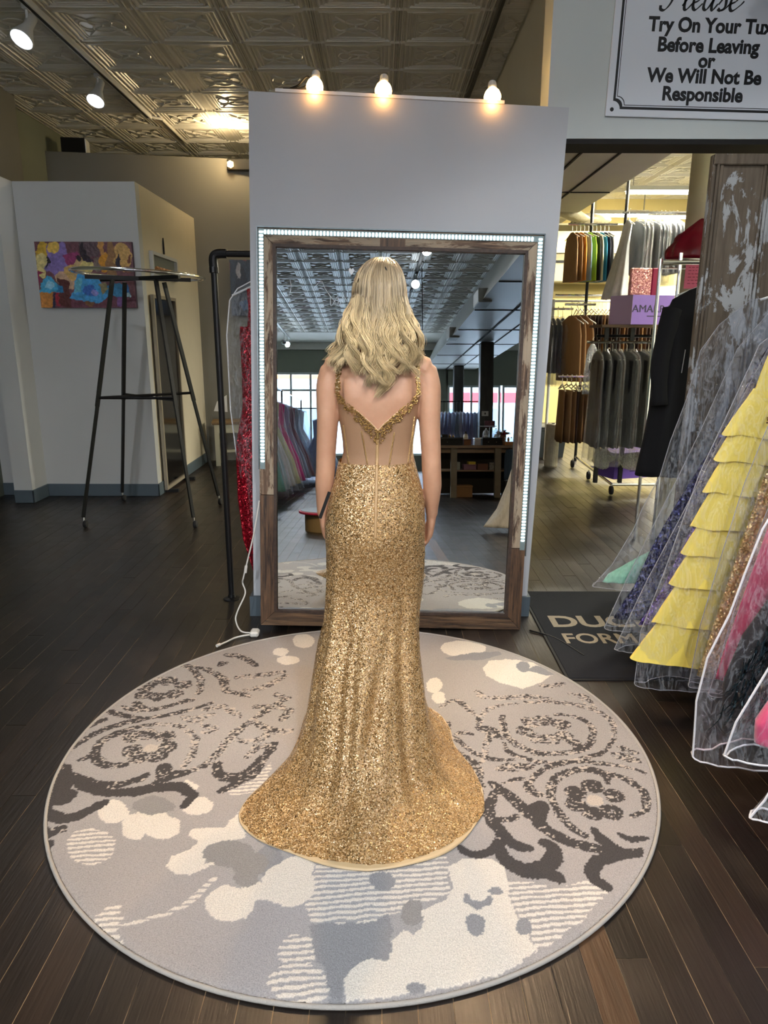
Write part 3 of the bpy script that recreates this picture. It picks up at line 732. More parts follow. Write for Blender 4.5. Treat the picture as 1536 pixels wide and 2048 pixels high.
# canvas of three dancers: free strokes laid on a small grid of coloured vertices
def canvas(name, label, loc, W, H, seed, fields, rz=0):
    t = thing(name, label, 'painting', loc, rz)
    MB().box((-W/2, .004, 0), (W/2, .04, H)).build('stretcher', plain('canvas_edge', S(70, 50, 66), .8), t)
    nx, ny = 168, 110; X, Z = np.meshgrid(np.linspace(0, 1, nx), np.linspace(0, 1, ny))
    rg = np.random.default_rng(seed)
    def sm(sc):
        g = rg.random((int(sc)+2, int(sc*1.5)+2)); xi = X*(g.shape[1]-1.001); zi = Z*(g.shape[0]-1.001); a = xi.astype(int); b = zi.astype(int); u = xi-a; v = zi-b
        return (g[b, a]*(1-u)*(1-v)+g[b, a+1]*u*(1-v)+g[b+1, a]*(1-u)*v+g[b+1, a+1]*u*v)
    wx = X+(sm(9)-.5)*.05+(sm(26)-.5)*.025; wz = Z+(sm(9)-.5)*.06+(sm(26)-.5)*.03
    col = np.zeros((ny, nx, 3)); col[:] = S(120, 76, 84)[:3]
    for kind, p, c in fields:
        c = np.array(S(*c)[:3])
        if kind == 'e': cx, cz, a, b = p; k = ((wx-cx)/a)**2+((wz-cz)/b)**2 < 1
        else:
            k = np.zeros_like(wx, bool); n = len(p)
            for i in range(n):
                x0, z0 = p[i]; x1, z1 = p[(i+1) % n]
                cr = ((z0 > wz) != (z1 > wz)) & (wx < (x1-x0)*(wz-z0)/((z1-z0) or 1e-9)+x0); k ^= cr
        col[k] = c
    sh = (sm(30)-.5)*.5+(sm(60)-.5)*.35; col = np.clip(col*(1+sh[..., None]), 0, 1)
    vs = np.stack([(X-.5)*W, np.zeros_like(X)+.003-.002*sm(50), Z*H], -1).reshape(-1, 3)
    idx = np.arange(nx*ny).reshape(ny, nx); F_ = np.stack([idx[:-1, :-1], idx[:-1, 1:], idx[1:, 1:], idx[1:, :-1]], -1).reshape(-1, 4)
    me = bpy.data.meshes.new('paint_layer'); me.from_pydata(vs.tolist(), [], F_.tolist())
    at = me.color_attributes.new('paint', 'FLOAT_COLOR', 'POINT'); at.data.foreach_set('color', np.concatenate([col.reshape(-1, 3), np.ones((nx*ny, 1))], 1).ravel().astype(np.float32))
    g = NT('oil_paint'); va = g.n('ShaderNodeVertexColor', layer_name='paint'); g.set(Base_Color=va.outputs[0], Roughness=.4)
    link('paint_layer', me, g.m, t); return t
cv = [('p', [(0, 1), (1, 1), (1, .55), (0, .55)], (110, 70, 80)), ('p', [(.45, 1), (.72, 1), (.62, .8), (.5, .75)], (96, 76, 84)),
      ('e', (.10, .80, .09, .18), (206, 168, 60)), ('e', (.06, .66, .06, .2), (222, 206, 140)), ('p', [(.1, .62), (.14, .95), (.3, .98), (.34, .82), (.4, .78), (.33, .5), (.2, .46)], (136, 118, 184)),
      ('e', (.20, .92, .05, .1), (228, 190, 90)), ('e', (.38, .77, .05, .04), (150, 110, 180)), ('p', [(.28, .78), (.44, .86), (.46, .7), (.34, .62)], (150, 60, 110)),
      ('e', (.30, .44, .12, .14), (206, 170, 140)), ('e', (.36, .55, .08, .12), (216, 178, 110)), ('e', (.44, .62, .06, .16), (206, 176, 130)), ('e', (.51, .64, .07, .13), (220, 204, 130)),
      ('p', [(.46, .72), (.47, .95), (.5, 1), (.53, .9), (.56, .74)], (44, 32, 44)), ('e', (.43, .76, .02, .05), (40, 28, 40)), ('e', (.52, .73, .06, .03), (50, 36, 60)),
      ('e', (.62, .66, .04, .12), (130, 112, 104)), ('e', (.70, .70, .06, .16), (214, 150, 46)), ('e', (.68, .92, .03, .1), (206, 150, 80)), ('e', (.78, .72, .05, .3), (150, 110, 70)),
      ('e', (.9, .78, .09, .22), (206, 164, 96)), ('e', (.845, .7, .018, .12), (42, 34, 50)), ('e', (.96, .74, .02, .08), (120, 70, 50)), ('e', (.93, .6, .05, .05), (130, 80, 60)),
      ('e', (.12, .72, .014, .1), (30, 24, 30)), ('p', [(0, .3), (.04, .5), (.1, .55), (.02, .55)], (140, 40, 80)),
      ('p', [(0, 0), (1, 0), (1, .2), (0, .22)], (112, 62, 78)), ('p', [(.01, .0), (.12, .0), (.13, .25), (.01, .25)], (206, 140, 70)), ('p', [(.2, .02), (.3, .0), (.32, .4), (.2, .45)], (90, 44, 44)),
      ('p', [(.0, .24), (.02, .34), (.06, .44), (.12, .5), (.18, .36), (.25, .24), (.17, .22)], (74, 170, 216)), ('p', [(.05, .3), (.1, .42), (.15, .35), (.12, .26)], (150, 210, 236)), ('p', [(.17, .23), (.18, .34), (.24, .3), (.26, .22)], (40, 130, 190)),
      ('p', [(.30, .16), (.36, .34), (.42, .5), (.58, .5), (.66, .34), (.72, .14), (.6, .08), (.44, .08)], (72, 160, 220)), ('p', [(.34, .24), (.4, .44), (.46, .46), (.44, .24)], (110, 190, 214)), ('e', (.53, .26, .07, .1), (60, 110, 200)), ('e', (.57, .22, .04, .05), (150, 150, 220)),
      ('p', [(.68, .2), (.74, .34), (.8, .38), (.9, .36), (.96, .22), (.9, .16), (.78, .16)], (62, 140, 190)), ('e', (.9, .3, .05, .08), (40, 104, 170)), ('e', (.92, .2, .04, .03), (190, 220, 236)),
      ('p', [(.66, .2), (.62, .36), (.7, .4), (.74, .3)], (150, 140, 100)), ('p', [(.78, .02), (.8, .16), (.86, .18), (.9, .0)], (130, 90, 150)), ('p', [(.12, .0), (.14, .2), (.16, .2), (.15, .0)], (30, 40, 70)),
      ('e', (.18, .12, .02, .1), (160, 40, 60)), ('e', (.5, .06, .04, .03), (130, 90, 60))]
canvas('canvas_painting', 'colourful canvas of three dancers in blue skirts on the white bay', (-2.63, 6.515, 1.735), .85, .555, 5, cv)
cv2 = [('p', [(0, 0), (1, 0), (1, 1), (0, 1)], (40, 52, 70)), ('p', [(.4, .2), (1, .1), (1, .9), (.5, .95)], (110, 106, 60)), ('e', (.7, .6, .2, .2), (150, 140, 80)), ('e', (.25, .4, .15, .5), (24, 34, 52)), ('e', (.2, .8, .05, .15), (140, 140, 150)), ('e', (.5, .2, .3, .12), (30, 70, 110))]
canvas('canvas_painting', 'small dark canvas on the far wall behind the red gown', (-1.52, 8.53, 1.72), .5, .62, 9, cv2, math.radians(9.3))
# niche with a little wooden rail in the side wall of the bay, and its nail
nc = thing('wall_niche', 'pale niche with small wooden beads in the warm side wall of the bay', 'niche', (-2.148, 7.2, 2.03))
m = MB(); m.box((0, -.40, .0), (.035, -.37, .22)); m.box((0, .37, .0), (.035, .40, .22)); m.box((0, -.37, .19), (.035, .37, .22)); m.box((0, -.37, 0), (.035, .37, .02)); m.build('frame', M_wallw, nc)
MB().box((.0, -.37, .02), (.005, .37, .19)).build('back', plain('niche_shade', S(128, 130, 122), .7), nc)
M_bead = plain('tan_wood', S(170, 118, 76), .5)
for i in range(6): MB().ico((.022, -.25+.1*i, .075), .026, (1, 1.5, 1)).build('wooden_bead', M_bead, nc)
MB().tube([(.022, -.34, .075), (.022, .34, .075)], .008, 6).build('rail', M_bead, nc)
o = MB().prism([(-.012, 0), (.012, 0), (.008, .10), (0, .15), (-.008, .10)], 0, .012, 'x').build('wall_hook', M_blackm); o.location = (-2.148, 7.25, 2.265); tag(o, 'small black hook on the warm wall above the niche', 'hook')
# tall dark leaning mirror in the passage
dm = thing('standing_mirror', 'tall dark standing mirror against the warm wall behind the round rack', 'mirror', (-2.13, 7.05, 0))
MB().box((0, -.36, .03), (.03, -.33, 1.86)).box((0, .33, .03), (.03, .36, 1.86)).box((0, -.33, 1.83), (.03, .33, 1.86)).box((0, -.33, .03), (.03, .33, .06)).build('frame', plain('warm_white_trim', S(150, 140, 122), .6), dm)
MB().box((.004, -.33, .06), (.012, .33, 1.83)).build('glass', NT('dark_mirror').set(Base_Color=(.30, .30, .32, 1), Metallic=1.0, Roughness=.12).m, dm)
for s in (-1, 1): MB().box((0, s*.3-.02, 0), (.12, s*.3+.02, .03)).build('foot', M_blackm, dm)
# black speaker on the far wall
sp = thing('speaker', 'black speaker box standing on top of the grey far wall', 'speaker', (-3.38, 8.42, 3.4205), math.radians(9))
MB().box((-.125, -.09, 0), (.125, .09, .15), bev=.006).build('cabinet', M_blackm, sp); MB().box((-.115, -.096, .01), (.115, -.0905, .14), bev=.002).build('grille', plain('speaker_cloth', S(12, 12, 13), .95, bump=.4, bscale=300), sp)
MB().box((.126, -.09, 0), (.136, .08, .14)).build('side_panel', M_white, sp)
# bench in the corner
bn = thing('bench', 'small white bench with a brown seat at the end of the passage', 'bench', (-1.70, 8.32, 0), math.radians(9.3))
MB().box((-.32, -.15, .49), (.32, .15, .525), bev=.006).build('seat', plain('brown_seat', S(122, 96, 58), .5, vary=.2, stretch=(.1, 1, 1), vscale=30), bn)
M_bw = plain('cream_paint', S(188, 184, 160), .6)
MB().box((-.29, -.13, .39), (.29, .13, .4895)).build('apron', M_bw, bn)
for sx in (-1, 1):
    for sy in (-1, 1): MB().box((sx*.265-.025, sy*.105-.025, 0), (sx*.265+.025, sy*.105+.025, .39)).build('leg', M_bw, bn)
MB().box((-.24, -.12, .16), (.24, -.10, .19)).build('stretcher', M_bw, bn)
# grey handbag-like heap at the end of passage, leaflet
o = MB().prism([(0, 0), (.16, .02), (.12, .22), (.02, .12)], 0, .004, 'y').build('leaflet', M_white); o.location = (-2.02, 8.40, .62); o.rotation_euler = (.1, .2, .16); tag(o, 'white leaflet stuck to the far wall above the bench', 'leaflet')
# item cut by the left frame edge
t = thing('shelf_sign', 'small brown sign board at the left edge of the photo', 'sign', (-3.60, 6.18, 1.99))
MB().prism([(0, 0), (.07, .0), (.16, .30), (.0, .31)], 0, .03).build('board', plain('brown_board', S(120, 92, 70), .6, vary=.2), t); MB().tube([(.05, -.002, .08), (.08, -.002, .12), (.07, -.002, .18), (.05, -.002, .2)], .006, 6).build('motif', M_blackm, t)

# pipe rack and red gown
pr = thing('pipe_rack', 'black iron pipe clothes rail with an elbow and round floor flange', 'clothes rail', (-.885, 3.86, 0))
MB().lathe([(.048, 0), (.048, .006), (.022, .012), (.02, .03)], 20).build('floor_flange', M_black, pr)
MB().tube([(0, 0, .01), (.0, 0, 1.86)], .0175, 12).build('pole', M_black, pr)
MB().tube(spline([(0, 0, 1.84), (0, 0, 1.89), (.02, 0, 1.91), (.07, 0, 1.912)], 5), .024, 12).build('elbow', M_black, pr)
MB().tube([(.05, 0, 1.912), (.9, 0.1, 1.912)], .0175, 12).build('rail', M_black, pr)
MB().lathe([(.019, -.016), (.025, -.014), (.025, .014), (.019, .016)], 14, at=(0, 0, 1.83)).build('collar', M_black, pr)

# ================================================================== round rug: traced figure of the carpet, in millimetres from its centre
RUG_STROKES=[(0.05,36,1,[(472,-239),(522,-313),(566,-397),(608,-476),(662,-523),(736,-556),(807,-575),(862,-562)]),(0,33,0,[(576,-375),(614,-359),(587,-441)]),(0,35,1,[(853,-575),(785,-588),(726,-606),(697,-642),(698,-683),(726,-706)]),(0,30,1,[(752,-469),(766,-516),(791,-556),(826,-575)]),(0,21,1,[(829,-496),(856,-513),(899,-510)]),(0.3,27,1,[(720,-500),(687,-462),(665,-397),(656,-328),(666,-264),(699,-213),(757,-173),(821,-159),(879,-182),(933,-212),(968,-263),(973,-320),(941,-382),(892,-408)]),(0.2,21,1,[(867,-238),(869,-195),(835,-164)]),(0.4,19,1,[(599,-288),(597,-247),(643,-178),(713,-132),(800,-114),(869,-123),(951,-141),(1015,-177)]),(0.3,28,1,[(626,-304),(595,-280),(593,-239)]),(0.35,16,1,[(509,-239),(549,-222),(589,-209)]),(0.5,36,1,[(512,-155),(552,-146),(595,-146),(625,-137)]),(0.5,25,1,[(582,200),(570,109),(578,34),(618,-27),(679,-61),(758,-61),(826,-41),(878,4),(911,77),(909,155),(861,201),(795,213)]),(0.2,35,1,[(803,24),(823,4),(827,-36)]),(0.35,21,1,[(555,3),(568,-57),(637,-104),(715,-123),(803,-104),(901,-56),(971,25)]),(0.75,24,1,[(971,25),(1006,132),(985,225),(908,286),(799,310),(690,310)]),(0.75,29,1,[(503,401),(535,348),(639,348),(732,355),(805,336)]),(0.7,23,1,[(656,297),(556,272),(496,200),(471,109),(507,66),(477,-17),(468,-86),(434,-133)]),(0.4,39,1,[(489,109),(522,87),(545,45)]),(0.35,26,1,[(321,-38),(381,-67),(427,-142),(433,-222),(422,-305)]),(0.4,22,1,[(355,153),(352,55),(384,23),(422,-47),(483,-95),(570,-105)]),(0.6,21,1,[(334,272),(403,322),(452,248),(471,200)]),(0.5,20,1,[(376,55),(414,76),(442,65)]),(0.1,33,1,[(473,-289),(445,-352),(439,-427),(457,-469),(450,-537)]),(0.1,20,1,[(440,-419),(483,-427),(524,-412)]),(0,29,1,[(463,-462),(484,-530),(535,-553)]),(0,44,1,[(446,-537),(462,-607),(499,-643),(553,-637),(593,-600),(608,-556),(585,-533)]),(0,34,1,[(515,-652),(557,-657),(601,-675)]),(0,24,1,[(443,-524),(418,-569),(380,-582),(345,-569),(325,-547)]),(0.75,35,1,[(906,375),(951,349),(962,273),(985,225)]),(0.75,30,1,[(793,456),(838,449),(890,470)]),(0.55,37,1,[(948,-66),(976,-85),(1014,-104)]),(0.6,25,1,[(981,-16),(1006,-46),(1030,-56)]),(0,38,1,[(-1058,-137),(-959,-232),(-858,-282),(-769,-291),(-690,-272),(-608,-257),(-564,-281),(-538,-310),(-552,-357)]),(0.05,26,1,[(-990,-191),(-903,-232),(-814,-252),(-750,-221),(-725,-192)]),(0,48,0,[(-1035,-159),(-1000,-252),(-960,-330)]),(0,47,0,[(-954,-301),(-1000,-320),(-1007,-357)]),(0,37,1,[(-1020,-330),(-984,-393),(-924,-424),(-869,-402),(-819,-343)]),(0.1,28,1,[(-969,-462),(-929,-487),(-894,-466)]),(0.1,27,1,[(-939,-527),(-917,-543),(-911,-527)]),(0.25,25,1,[(-1045,-159),(-1076,-82),(-1053,-11),(-1015,63),(-948,128),(-861,169),(-769,204),(-679,254),(-615,298)]),(0.25,28,1,[(-820,-132),(-874,-143),(-935,-104),(-967,-23),(-949,38),(-881,102),(-799,135)]),(0.2,22,1,[(-996,-106),(-970,-81),(-967,-23)]),(0.75,26,1,[(-792,135),(-693,116),(-623,39),(-602,-69),(-613,-147)]),(0.15,24,1,[(-1053,253),(-978,210),(-895,183),(-836,183)]),(0.4,26,1,[(-976,268),(-914,239),(-829,253),(-746,305),(-699,328)]),(0.4,33,1,[(-934,297),(-889,253)]),(0.5,27,1,[(-859,648),(-790,611),(-725,523),(-696,406),(-695,375)]),(0.5,32,1,[(-806,639),(-702,593),(-615,506),(-578,407),(-474,360)]),(0.4,34,1,[(-653,754),(-568,725),(-497,640)]),(0.4,34,1,[(-664,648),(-643,667)]),(0.2,38,1,[(-495,-125),(-477,-190),(-419,-211),(-363,-168),(-333,-80),(-312,2)]),(0.2,30,1,[(-447,-281),(-396,-231),(-343,-174)]),(0.65,31,1,[(-598,-180),(-538,-136),(-507,-46),(-480,52),(-429,156),(-360,269),(-302,345)]),(0.05,35,1,[(-679,-247),(-649,-201),(-592,-180)]),(0.05,46,1,[(-680,-142),(-665,-201)]),(0.1,30,1,[(-1067,121),(-1013,168)]),(0.1,22,1,[(-1081,63),(-1062,76)]),(0.7,34,1,[(-562,523),(-467,541),(-357,576)]),(0.7,33,1,[(-499,407),(-418,440),(-344,541)]),(0.7,31,1,[(-631,240),(-570,269),(-527,240),(-481,197)]),(0.7,31,1,[(-435,269),(-345,269),(-288,240),(-308,170)]),(0.7,30,1,[(-611,129),(-562,103),(-591,77)]),(0.7,29,1,[(-475,27),(-389,14),(-330,77),(-261,90)]),(0.7,30,1,[(-415,156),(-356,103),(-281,77)]),(0.7,31,1,[(-661,183),(-591,197)]),(0.7,28,1,[(-397,-92),(-369,-22),(-315,-22)]),(0.7,32,1,[(-360,376),(-323,329),(-354,284)]),(0.7,30,1,[(-709,197),(-654,156),(-617,183)])]
RUG_PETALS=[(0.12,746,-288,37),(0.12,729,-351,36),(0.12,768,-397,36),(0.12,834,-389,36),(0.12,870,-308,37),(0.12,812,-255,38),(0.6,684,154,39),(0.6,647,88,38),(0.6,684,40,37),(0.6,734,29,37),(0.6,793,56,37),(0.6,802,138,39),(0.6,741,166,39),(0.4,-830,-46,39),(0.4,-787,-92,38),(0.4,-725,-81,38),(0.4,-709,-23,39),(0.4,-738,51,40),(0.4,-812,63,40),(0.4,-861,44,40),(0.4,-934,438,40),(0.4,-926,366,39),(0.4,-859,351,39),(0.4,-797,374,39),(0.4,-780,455,40),(0.4,-854,488,41),(0.4,-910,488,41)]
RUG_SHAPES=[('s',[(-702,-549),(-697,-572),(-700,-592),(-710,-608),(-727,-619),(-748,-622),(-772,-619),(-797,-609),(-821,-593),(-840,-572),(-854,-549),(-861,-525),(-859,-503),(-850,-485),(-833,-474),(-810,-470),(-784,-474),(-758,-485),(-734,-503),(-715,-525)]),('s',[(-667,-816),(-648,-781),(-611,-773),(-590,-816),(-596,-843),(-556,-895),(-557,-920),(-635,-856)]),('s',[(-63,-913),(-65,-927),(-71,-939),(-82,-949),(-95,-955),(-111,-957),(-127,-955),(-142,-949),(-155,-939),(-164,-927),(-169,-913),(-168,-899),(-163,-887),(-152,-876),(-138,-870),(-122,-867),(-105,-870),(-89,-876),(-76,-887),(-67,-899)]),('s',[(-25,-1007),(-27,-1024),(-37,-1039),(-52,-1051),(-72,-1059),(-94,-1061),(-117,-1059),(-138,-1051),(-156,-1039),(-169,-1024),(-175,-1007),(-174,-990),(-166,-974),(-151,-961),(-130,-953),(-107,-950),(-82,-953),(-60,-961),(-42,-974),(-30,-990)]),('t',[(-599,-836),(-509,-805),(-442,-766),(-381,-659),(-368,-667),(-427,-780),(-500,-819),(-588,-849)]),('s',[(-94,-625),(-1,-641),(133,-641),(251,-599),(294,-727),(216,-764),(113,-807),(46,-828),(-86,-831),(-113,-786)]),('s',[(447,-689),(518,-689),(560,-712),(713,-673),(731,-712),(631,-814),(481,-918),(477,-861),(445,-764)]),('s',[(-429,-281),(-363,-241),(-301,-114),(-302,-271),(-409,-319)]),('s',[(220,-601),(284,-588),(289,-637),(256,-717),(212,-739)]),('b',[(-97,-835),(46,-828),(113,-800),(123,-855),(112,-943),(65,-940),(6,-1007),(4,-1055),(-25,-1055),(-37,-961),(-65,-943)]),('b',[(132,-681),(130,-692),(125,-702),(117,-710),(107,-715),(96,-716),(85,-715),(75,-710),(67,-702),(62,-692),(60,-681),(62,-670),(67,-660),(75,-652),(85,-647),(96,-645),(107,-647),(117,-652),(125,-660),(130,-670)]),('g',[(206,-793),(204,-806),(199,-818),(192,-827),(183,-833),(173,-835),(164,-833),(156,-827),(149,-818),(145,-806),(144,-793),(146,-780),(151,-768),(158,-758),(167,-752),(177,-750),(186,-752),(195,-758),(201,-768),(205,-780)]),('b',[(-189,-609),(-189,-627),(-193,-643),(-200,-656),(-211,-664),(-224,-667),(-237,-664),(-250,-656),(-262,-643),(-270,-627),(-276,-609),(-277,-590),(-274,-573),(-266,-560),(-255,-551),(-242,-548),(-228,-551),(-214,-560),(-203,-573),(-194,-590)]),('c',[(-720,-390),(-716,-407),(-718,-423),(-725,-435),(-736,-443),(-750,-445),(-767,-443),(-783,-435),(-799,-423),(-812,-407),(-822,-390),(-826,-372),(-825,-356),(-819,-343),(-808,-335),(-793,-332),(-775,-335),(-758,-343),(-742,-356),(-729,-372)]),('c',[(-637,-465),(-633,-483),(-634,-499),(-638,-512),(-646,-520),(-657,-523),(-670,-520),(-683,-512),(-697,-499),(-708,-483),(-716,-465),(-721,-446),(-722,-429),(-718,-415),(-710,-406),(-698,-403),(-685,-406),(-670,-415),(-657,-429),(-646,-446)]),('c',[(-535,-464),(-533,-482),(-536,-498),(-545,-510),(-558,-518),(-574,-521),(-592,-518),(-610,-511),(-626,-498),(-639,-482),(-647,-465),(-651,-447),(-648,-430),(-640,-417),(-626,-408),(-610,-405),(-591,-408),(-572,-417),(-556,-430),(-543,-446)]),('c',[(-585,-420),(-583,-434),(-587,-446),(-596,-456),(-609,-462),(-624,-465),(-641,-462),(-658,-456),(-673,-447),(-685,-434),(-692,-420),(-694,-406),(-691,-393),(-683,-383),(-670,-376),(-653,-374),(-636,-376),(-618,-383),(-603,-393),(-592,-406)]),('c',[(-454,-363),(-453,-377),(-457,-389),(-466,-399),(-479,-405),(-494,-407),(-510,-405),(-526,-399),(-540,-389),(-551,-377),(-557,-363),(-558,-350),(-554,-337),(-545,-327),(-533,-320),(-517,-318),(-500,-320),(-484,-327),(-470,-337),(-459,-349)]),('c',[(-530,-626),(-530,-584),(-475,-557),(-463,-530),(-502,-502),(-497,-474),(-395,-459),(-378,-415),(-363,-384),(-341,-445),(-319,-511),(-379,-530),(-416,-566),(-422,-618),(-382,-605),(-362,-609),(-405,-634),(-447,-663),(-496,-659)]),('c',[(-251,-766),(-251,-785),(-257,-801),(-268,-814),(-285,-823),(-304,-826),(-324,-823),(-344,-814),(-361,-801),(-374,-785),(-382,-766),(-384,-747),(-378,-729),(-367,-715),(-350,-705),(-330,-702),(-308,-705),(-288,-715),(-270,-729),(-257,-746)]),('c',[(-89,-698),(-90,-723),(-99,-745),(-113,-762),(-133,-773),(-155,-776),(-179,-773),(-201,-762),(-220,-745),(-234,-723),(-242,-698),(-243,-673),(-235,-649),(-221,-630),(-201,-617),(-177,-613),(-151,-617),(-128,-630),(-108,-649),(-95,-672)]),('c',[(-197,-721),(-199,-731),(-205,-740),(-215,-747),(-229,-751),(-245,-753),(-261,-751),(-276,-747),(-289,-740),(-298,-731),(-303,-721),(-302,-711),(-296,-702),(-286,-695),(-272,-690),(-256,-689),(-239,-690),(-223,-695),(-210,-702),(-202,-711)]),('c',[(-98,-634),(-99,-648),(-105,-660),(-115,-670),(-129,-676),(-144,-678),(-160,-676),(-175,-670),(-188,-660),(-197,-648),(-201,-634),(-201,-620),(-195,-607),(-185,-596),(-171,-590),(-155,-587),(-138,-590),(-123,-596),(-110,-607),(-101,-620)]),('c',[(6,-1007),(14,-967),(65,-940),(112,-943),(118,-900),(151,-848),(172,-868),(200,-848),(204,-786),(275,-750),(297,-704),(282,-632),(326,-599),(412,-599),(452,-624),(448,-681),(446,-757),(453,-814),(471,-861),(482,-912),(443,-949),(354,-989),(200,-1028),(77,-1045),(13,-1050)]),('c',[(556,616),(599,694),(703,711),(811,671),(870,557),(782,470),(705,421),(609,484),(563,541)]),('c',[(604,828),(594,800),(575,775),(548,756),(516,744),(481,739),(448,744),(418,756),(395,775),(382,799),(378,827),(386,855),(404,881),(432,902),(465,915),(501,920),(536,915),(567,902),(590,881),(602,856)]),('c',[(359,455),(355,433),(349,414),(339,400),(329,390),(317,387),(306,390),(297,399),(290,414),(286,433),(285,455),(288,476),(295,496),(304,512),(315,522),(327,526),(338,522),(348,512),(355,496),(359,476)]),('c',[(363,348),(360,332),(355,317),(348,306),(339,299),(330,297),(321,299),(314,306),(308,317),(305,331),(305,347),(307,363),(312,378),(320,390),(329,398),(338,400),(347,398),(355,390),(360,378),(363,364)]),('c',[(-359,785),(-359,770),(-363,756),(-370,745),(-380,738),(-392,735),(-404,738),(-416,745),(-427,755),(-434,769),(-439,785),(-439,800),(-436,815),(-428,826),(-418,833),(-406,836),(-393,834),(-381,826),(-371,815),(-363,801)]),('c',[(-292,697),(-293,683),(-299,670),(-310,660),(-325,654),(-342,651),(-359,653),(-375,660),(-389,670),(-399,682),(-404,696),(-403,711),(-397,724),(-386,734),(-371,741),(-354,743),(-336,741),(-319,734),(-306,724),(-296,711)]),('c',[(-248,911),(-248,884),(-253,861),(-263,842),(-277,830),(-293,826),(-310,830),(-326,842),(-341,860),(-351,884),(-357,910),(-358,937),(-353,962),(-343,982),(-329,995),(-312,999),(-294,995),(-277,982),(-263,962),(-253,938)]),('c',[(-580,-221),(-526,-261),(-547,-300),(-604,-271)]),('g',[(-278,-579),(-279,-595),(-287,-610),(-302,-622),(-322,-629),(-345,-632),(-369,-629),(-392,-622),(-412,-610),(-426,-596),(-434,-579),(-435,-562),(-427,-547),(-413,-534),(-392,-526),(-368,-524),(-343,-526),(-319,-534),(-299,-547),(-285,-562)]),('g',[(-255,-675),(-255,-686),(-258,-695),(-264,-703),(-272,-708),(-281,-710),(-292,-708),(-302,-703),(-310,-695),(-317,-686),(-321,-675),(-322,-664),(-319,-653),(-313,-645),(-305,-640),(-295,-638),(-284,-640),(-274,-645),(-265,-653),(-259,-663)]),('g',[(-583,-358),(-582,-372),(-588,-384),(-600,-394),(-617,-400),(-638,-402),(-659,-400),(-680,-394),(-698,-384),(-712,-372),(-720,-358),(-722,-345),(-716,-332),(-704,-322),(-687,-315),(-666,-313),(-644,-315),(-622,-322),(-604,-332),(-590,-344)]),('g',[(-237,-617),(-238,-633),(-243,-647),(-253,-657),(-267,-664),(-284,-667),(-301,-664),(-317,-657),(-331,-647),(-342,-633),(-348,-617),(-349,-602),(-344,-587),(-334,-576),(-319,-568),(-302,-566),(-284,-568),(-267,-576),(-253,-587),(-243,-602)]),('b',[(364,-833),(361,-844),(356,-854),(350,-861),(342,-866),(335,-868),(327,-866),(321,-861),(316,-854),(314,-844),(314,-833),(317,-822),(321,-812),(328,-804),(336,-799),(344,-797),(351,-799),(358,-804),(362,-812),(364,-822)]),('b',[(485,-841),(482,-850),(478,-859),(472,-865),(465,-869),(459,-871),(452,-869),(448,-865),(444,-859),(443,-850),(443,-841),(446,-832),(451,-823),(457,-816),(464,-812),(470,-810),(477,-812),(482,-816),(485,-823),(486,-832)]),('b',[(197,-1016),(196,-1021),(192,-1025),(187,-1029),(181,-1031),(174,-1032),(167,-1031),(161,-1029),(156,-1025),(153,-1021),(152,-1016),(153,-1012),(157,-1007),(162,-1004),(168,-1002),(175,-1001),(182,-1002),(188,-1004),(193,-1007),(196,-1012)]),('b',[(430,-720),(428,-723),(425,-726),(420,-728),(414,-730),(407,-730),(401,-730),(396,-728),(392,-726),(389,-723),(389,-720),(390,-716),(393,-713),(398,-711),(404,-709),(411,-709),(417,-709),(423,-711),(427,-713),(429,-716)]),('b',[(318,-727),(322,-764),(345,-782),(381,-775),(402,-750),(392,-739),(360,-757),(343,-753),(335,-727)]),('b',[(778,632),(773,615),(766,600),(756,589),(746,581),(736,578),(727,581),(719,588),(714,600),(713,615),(714,632),(719,648),(726,664),(736,676),(746,684),(757,687),(766,684),(774,676),(778,664),(780,649)]),('b',[(740,601),(820,648),(877,557),(839,542),(779,586)]),('b',[(385,726),(522,776),(658,794),(668,760),(587,710),(440,694)])]
RUG_CENTRES=[(797,-332,28),(-765,-29,27)]
def vnoise(x, y, cell, seed):
    g = np.random.default_rng(seed).random((int(2600/cell)+3, int(2600/cell)+3))
    u = ((x+1300)/cell) % (g.shape[0]-1.01); v = ((y+1300)/cell) % (g.shape[0]-1.01); i = u.astype(int); j = v.astype(int); u = u-i; v = v-j; u = u*u*(3-2*u); v = v*v*(3-2*v)
    return g[j, i]*(1-u)*(1-v)+g[j, i+1]*u*(1-v)+g[j+1, i]*(1-u)*v+g[j+1, i+1]*u*v
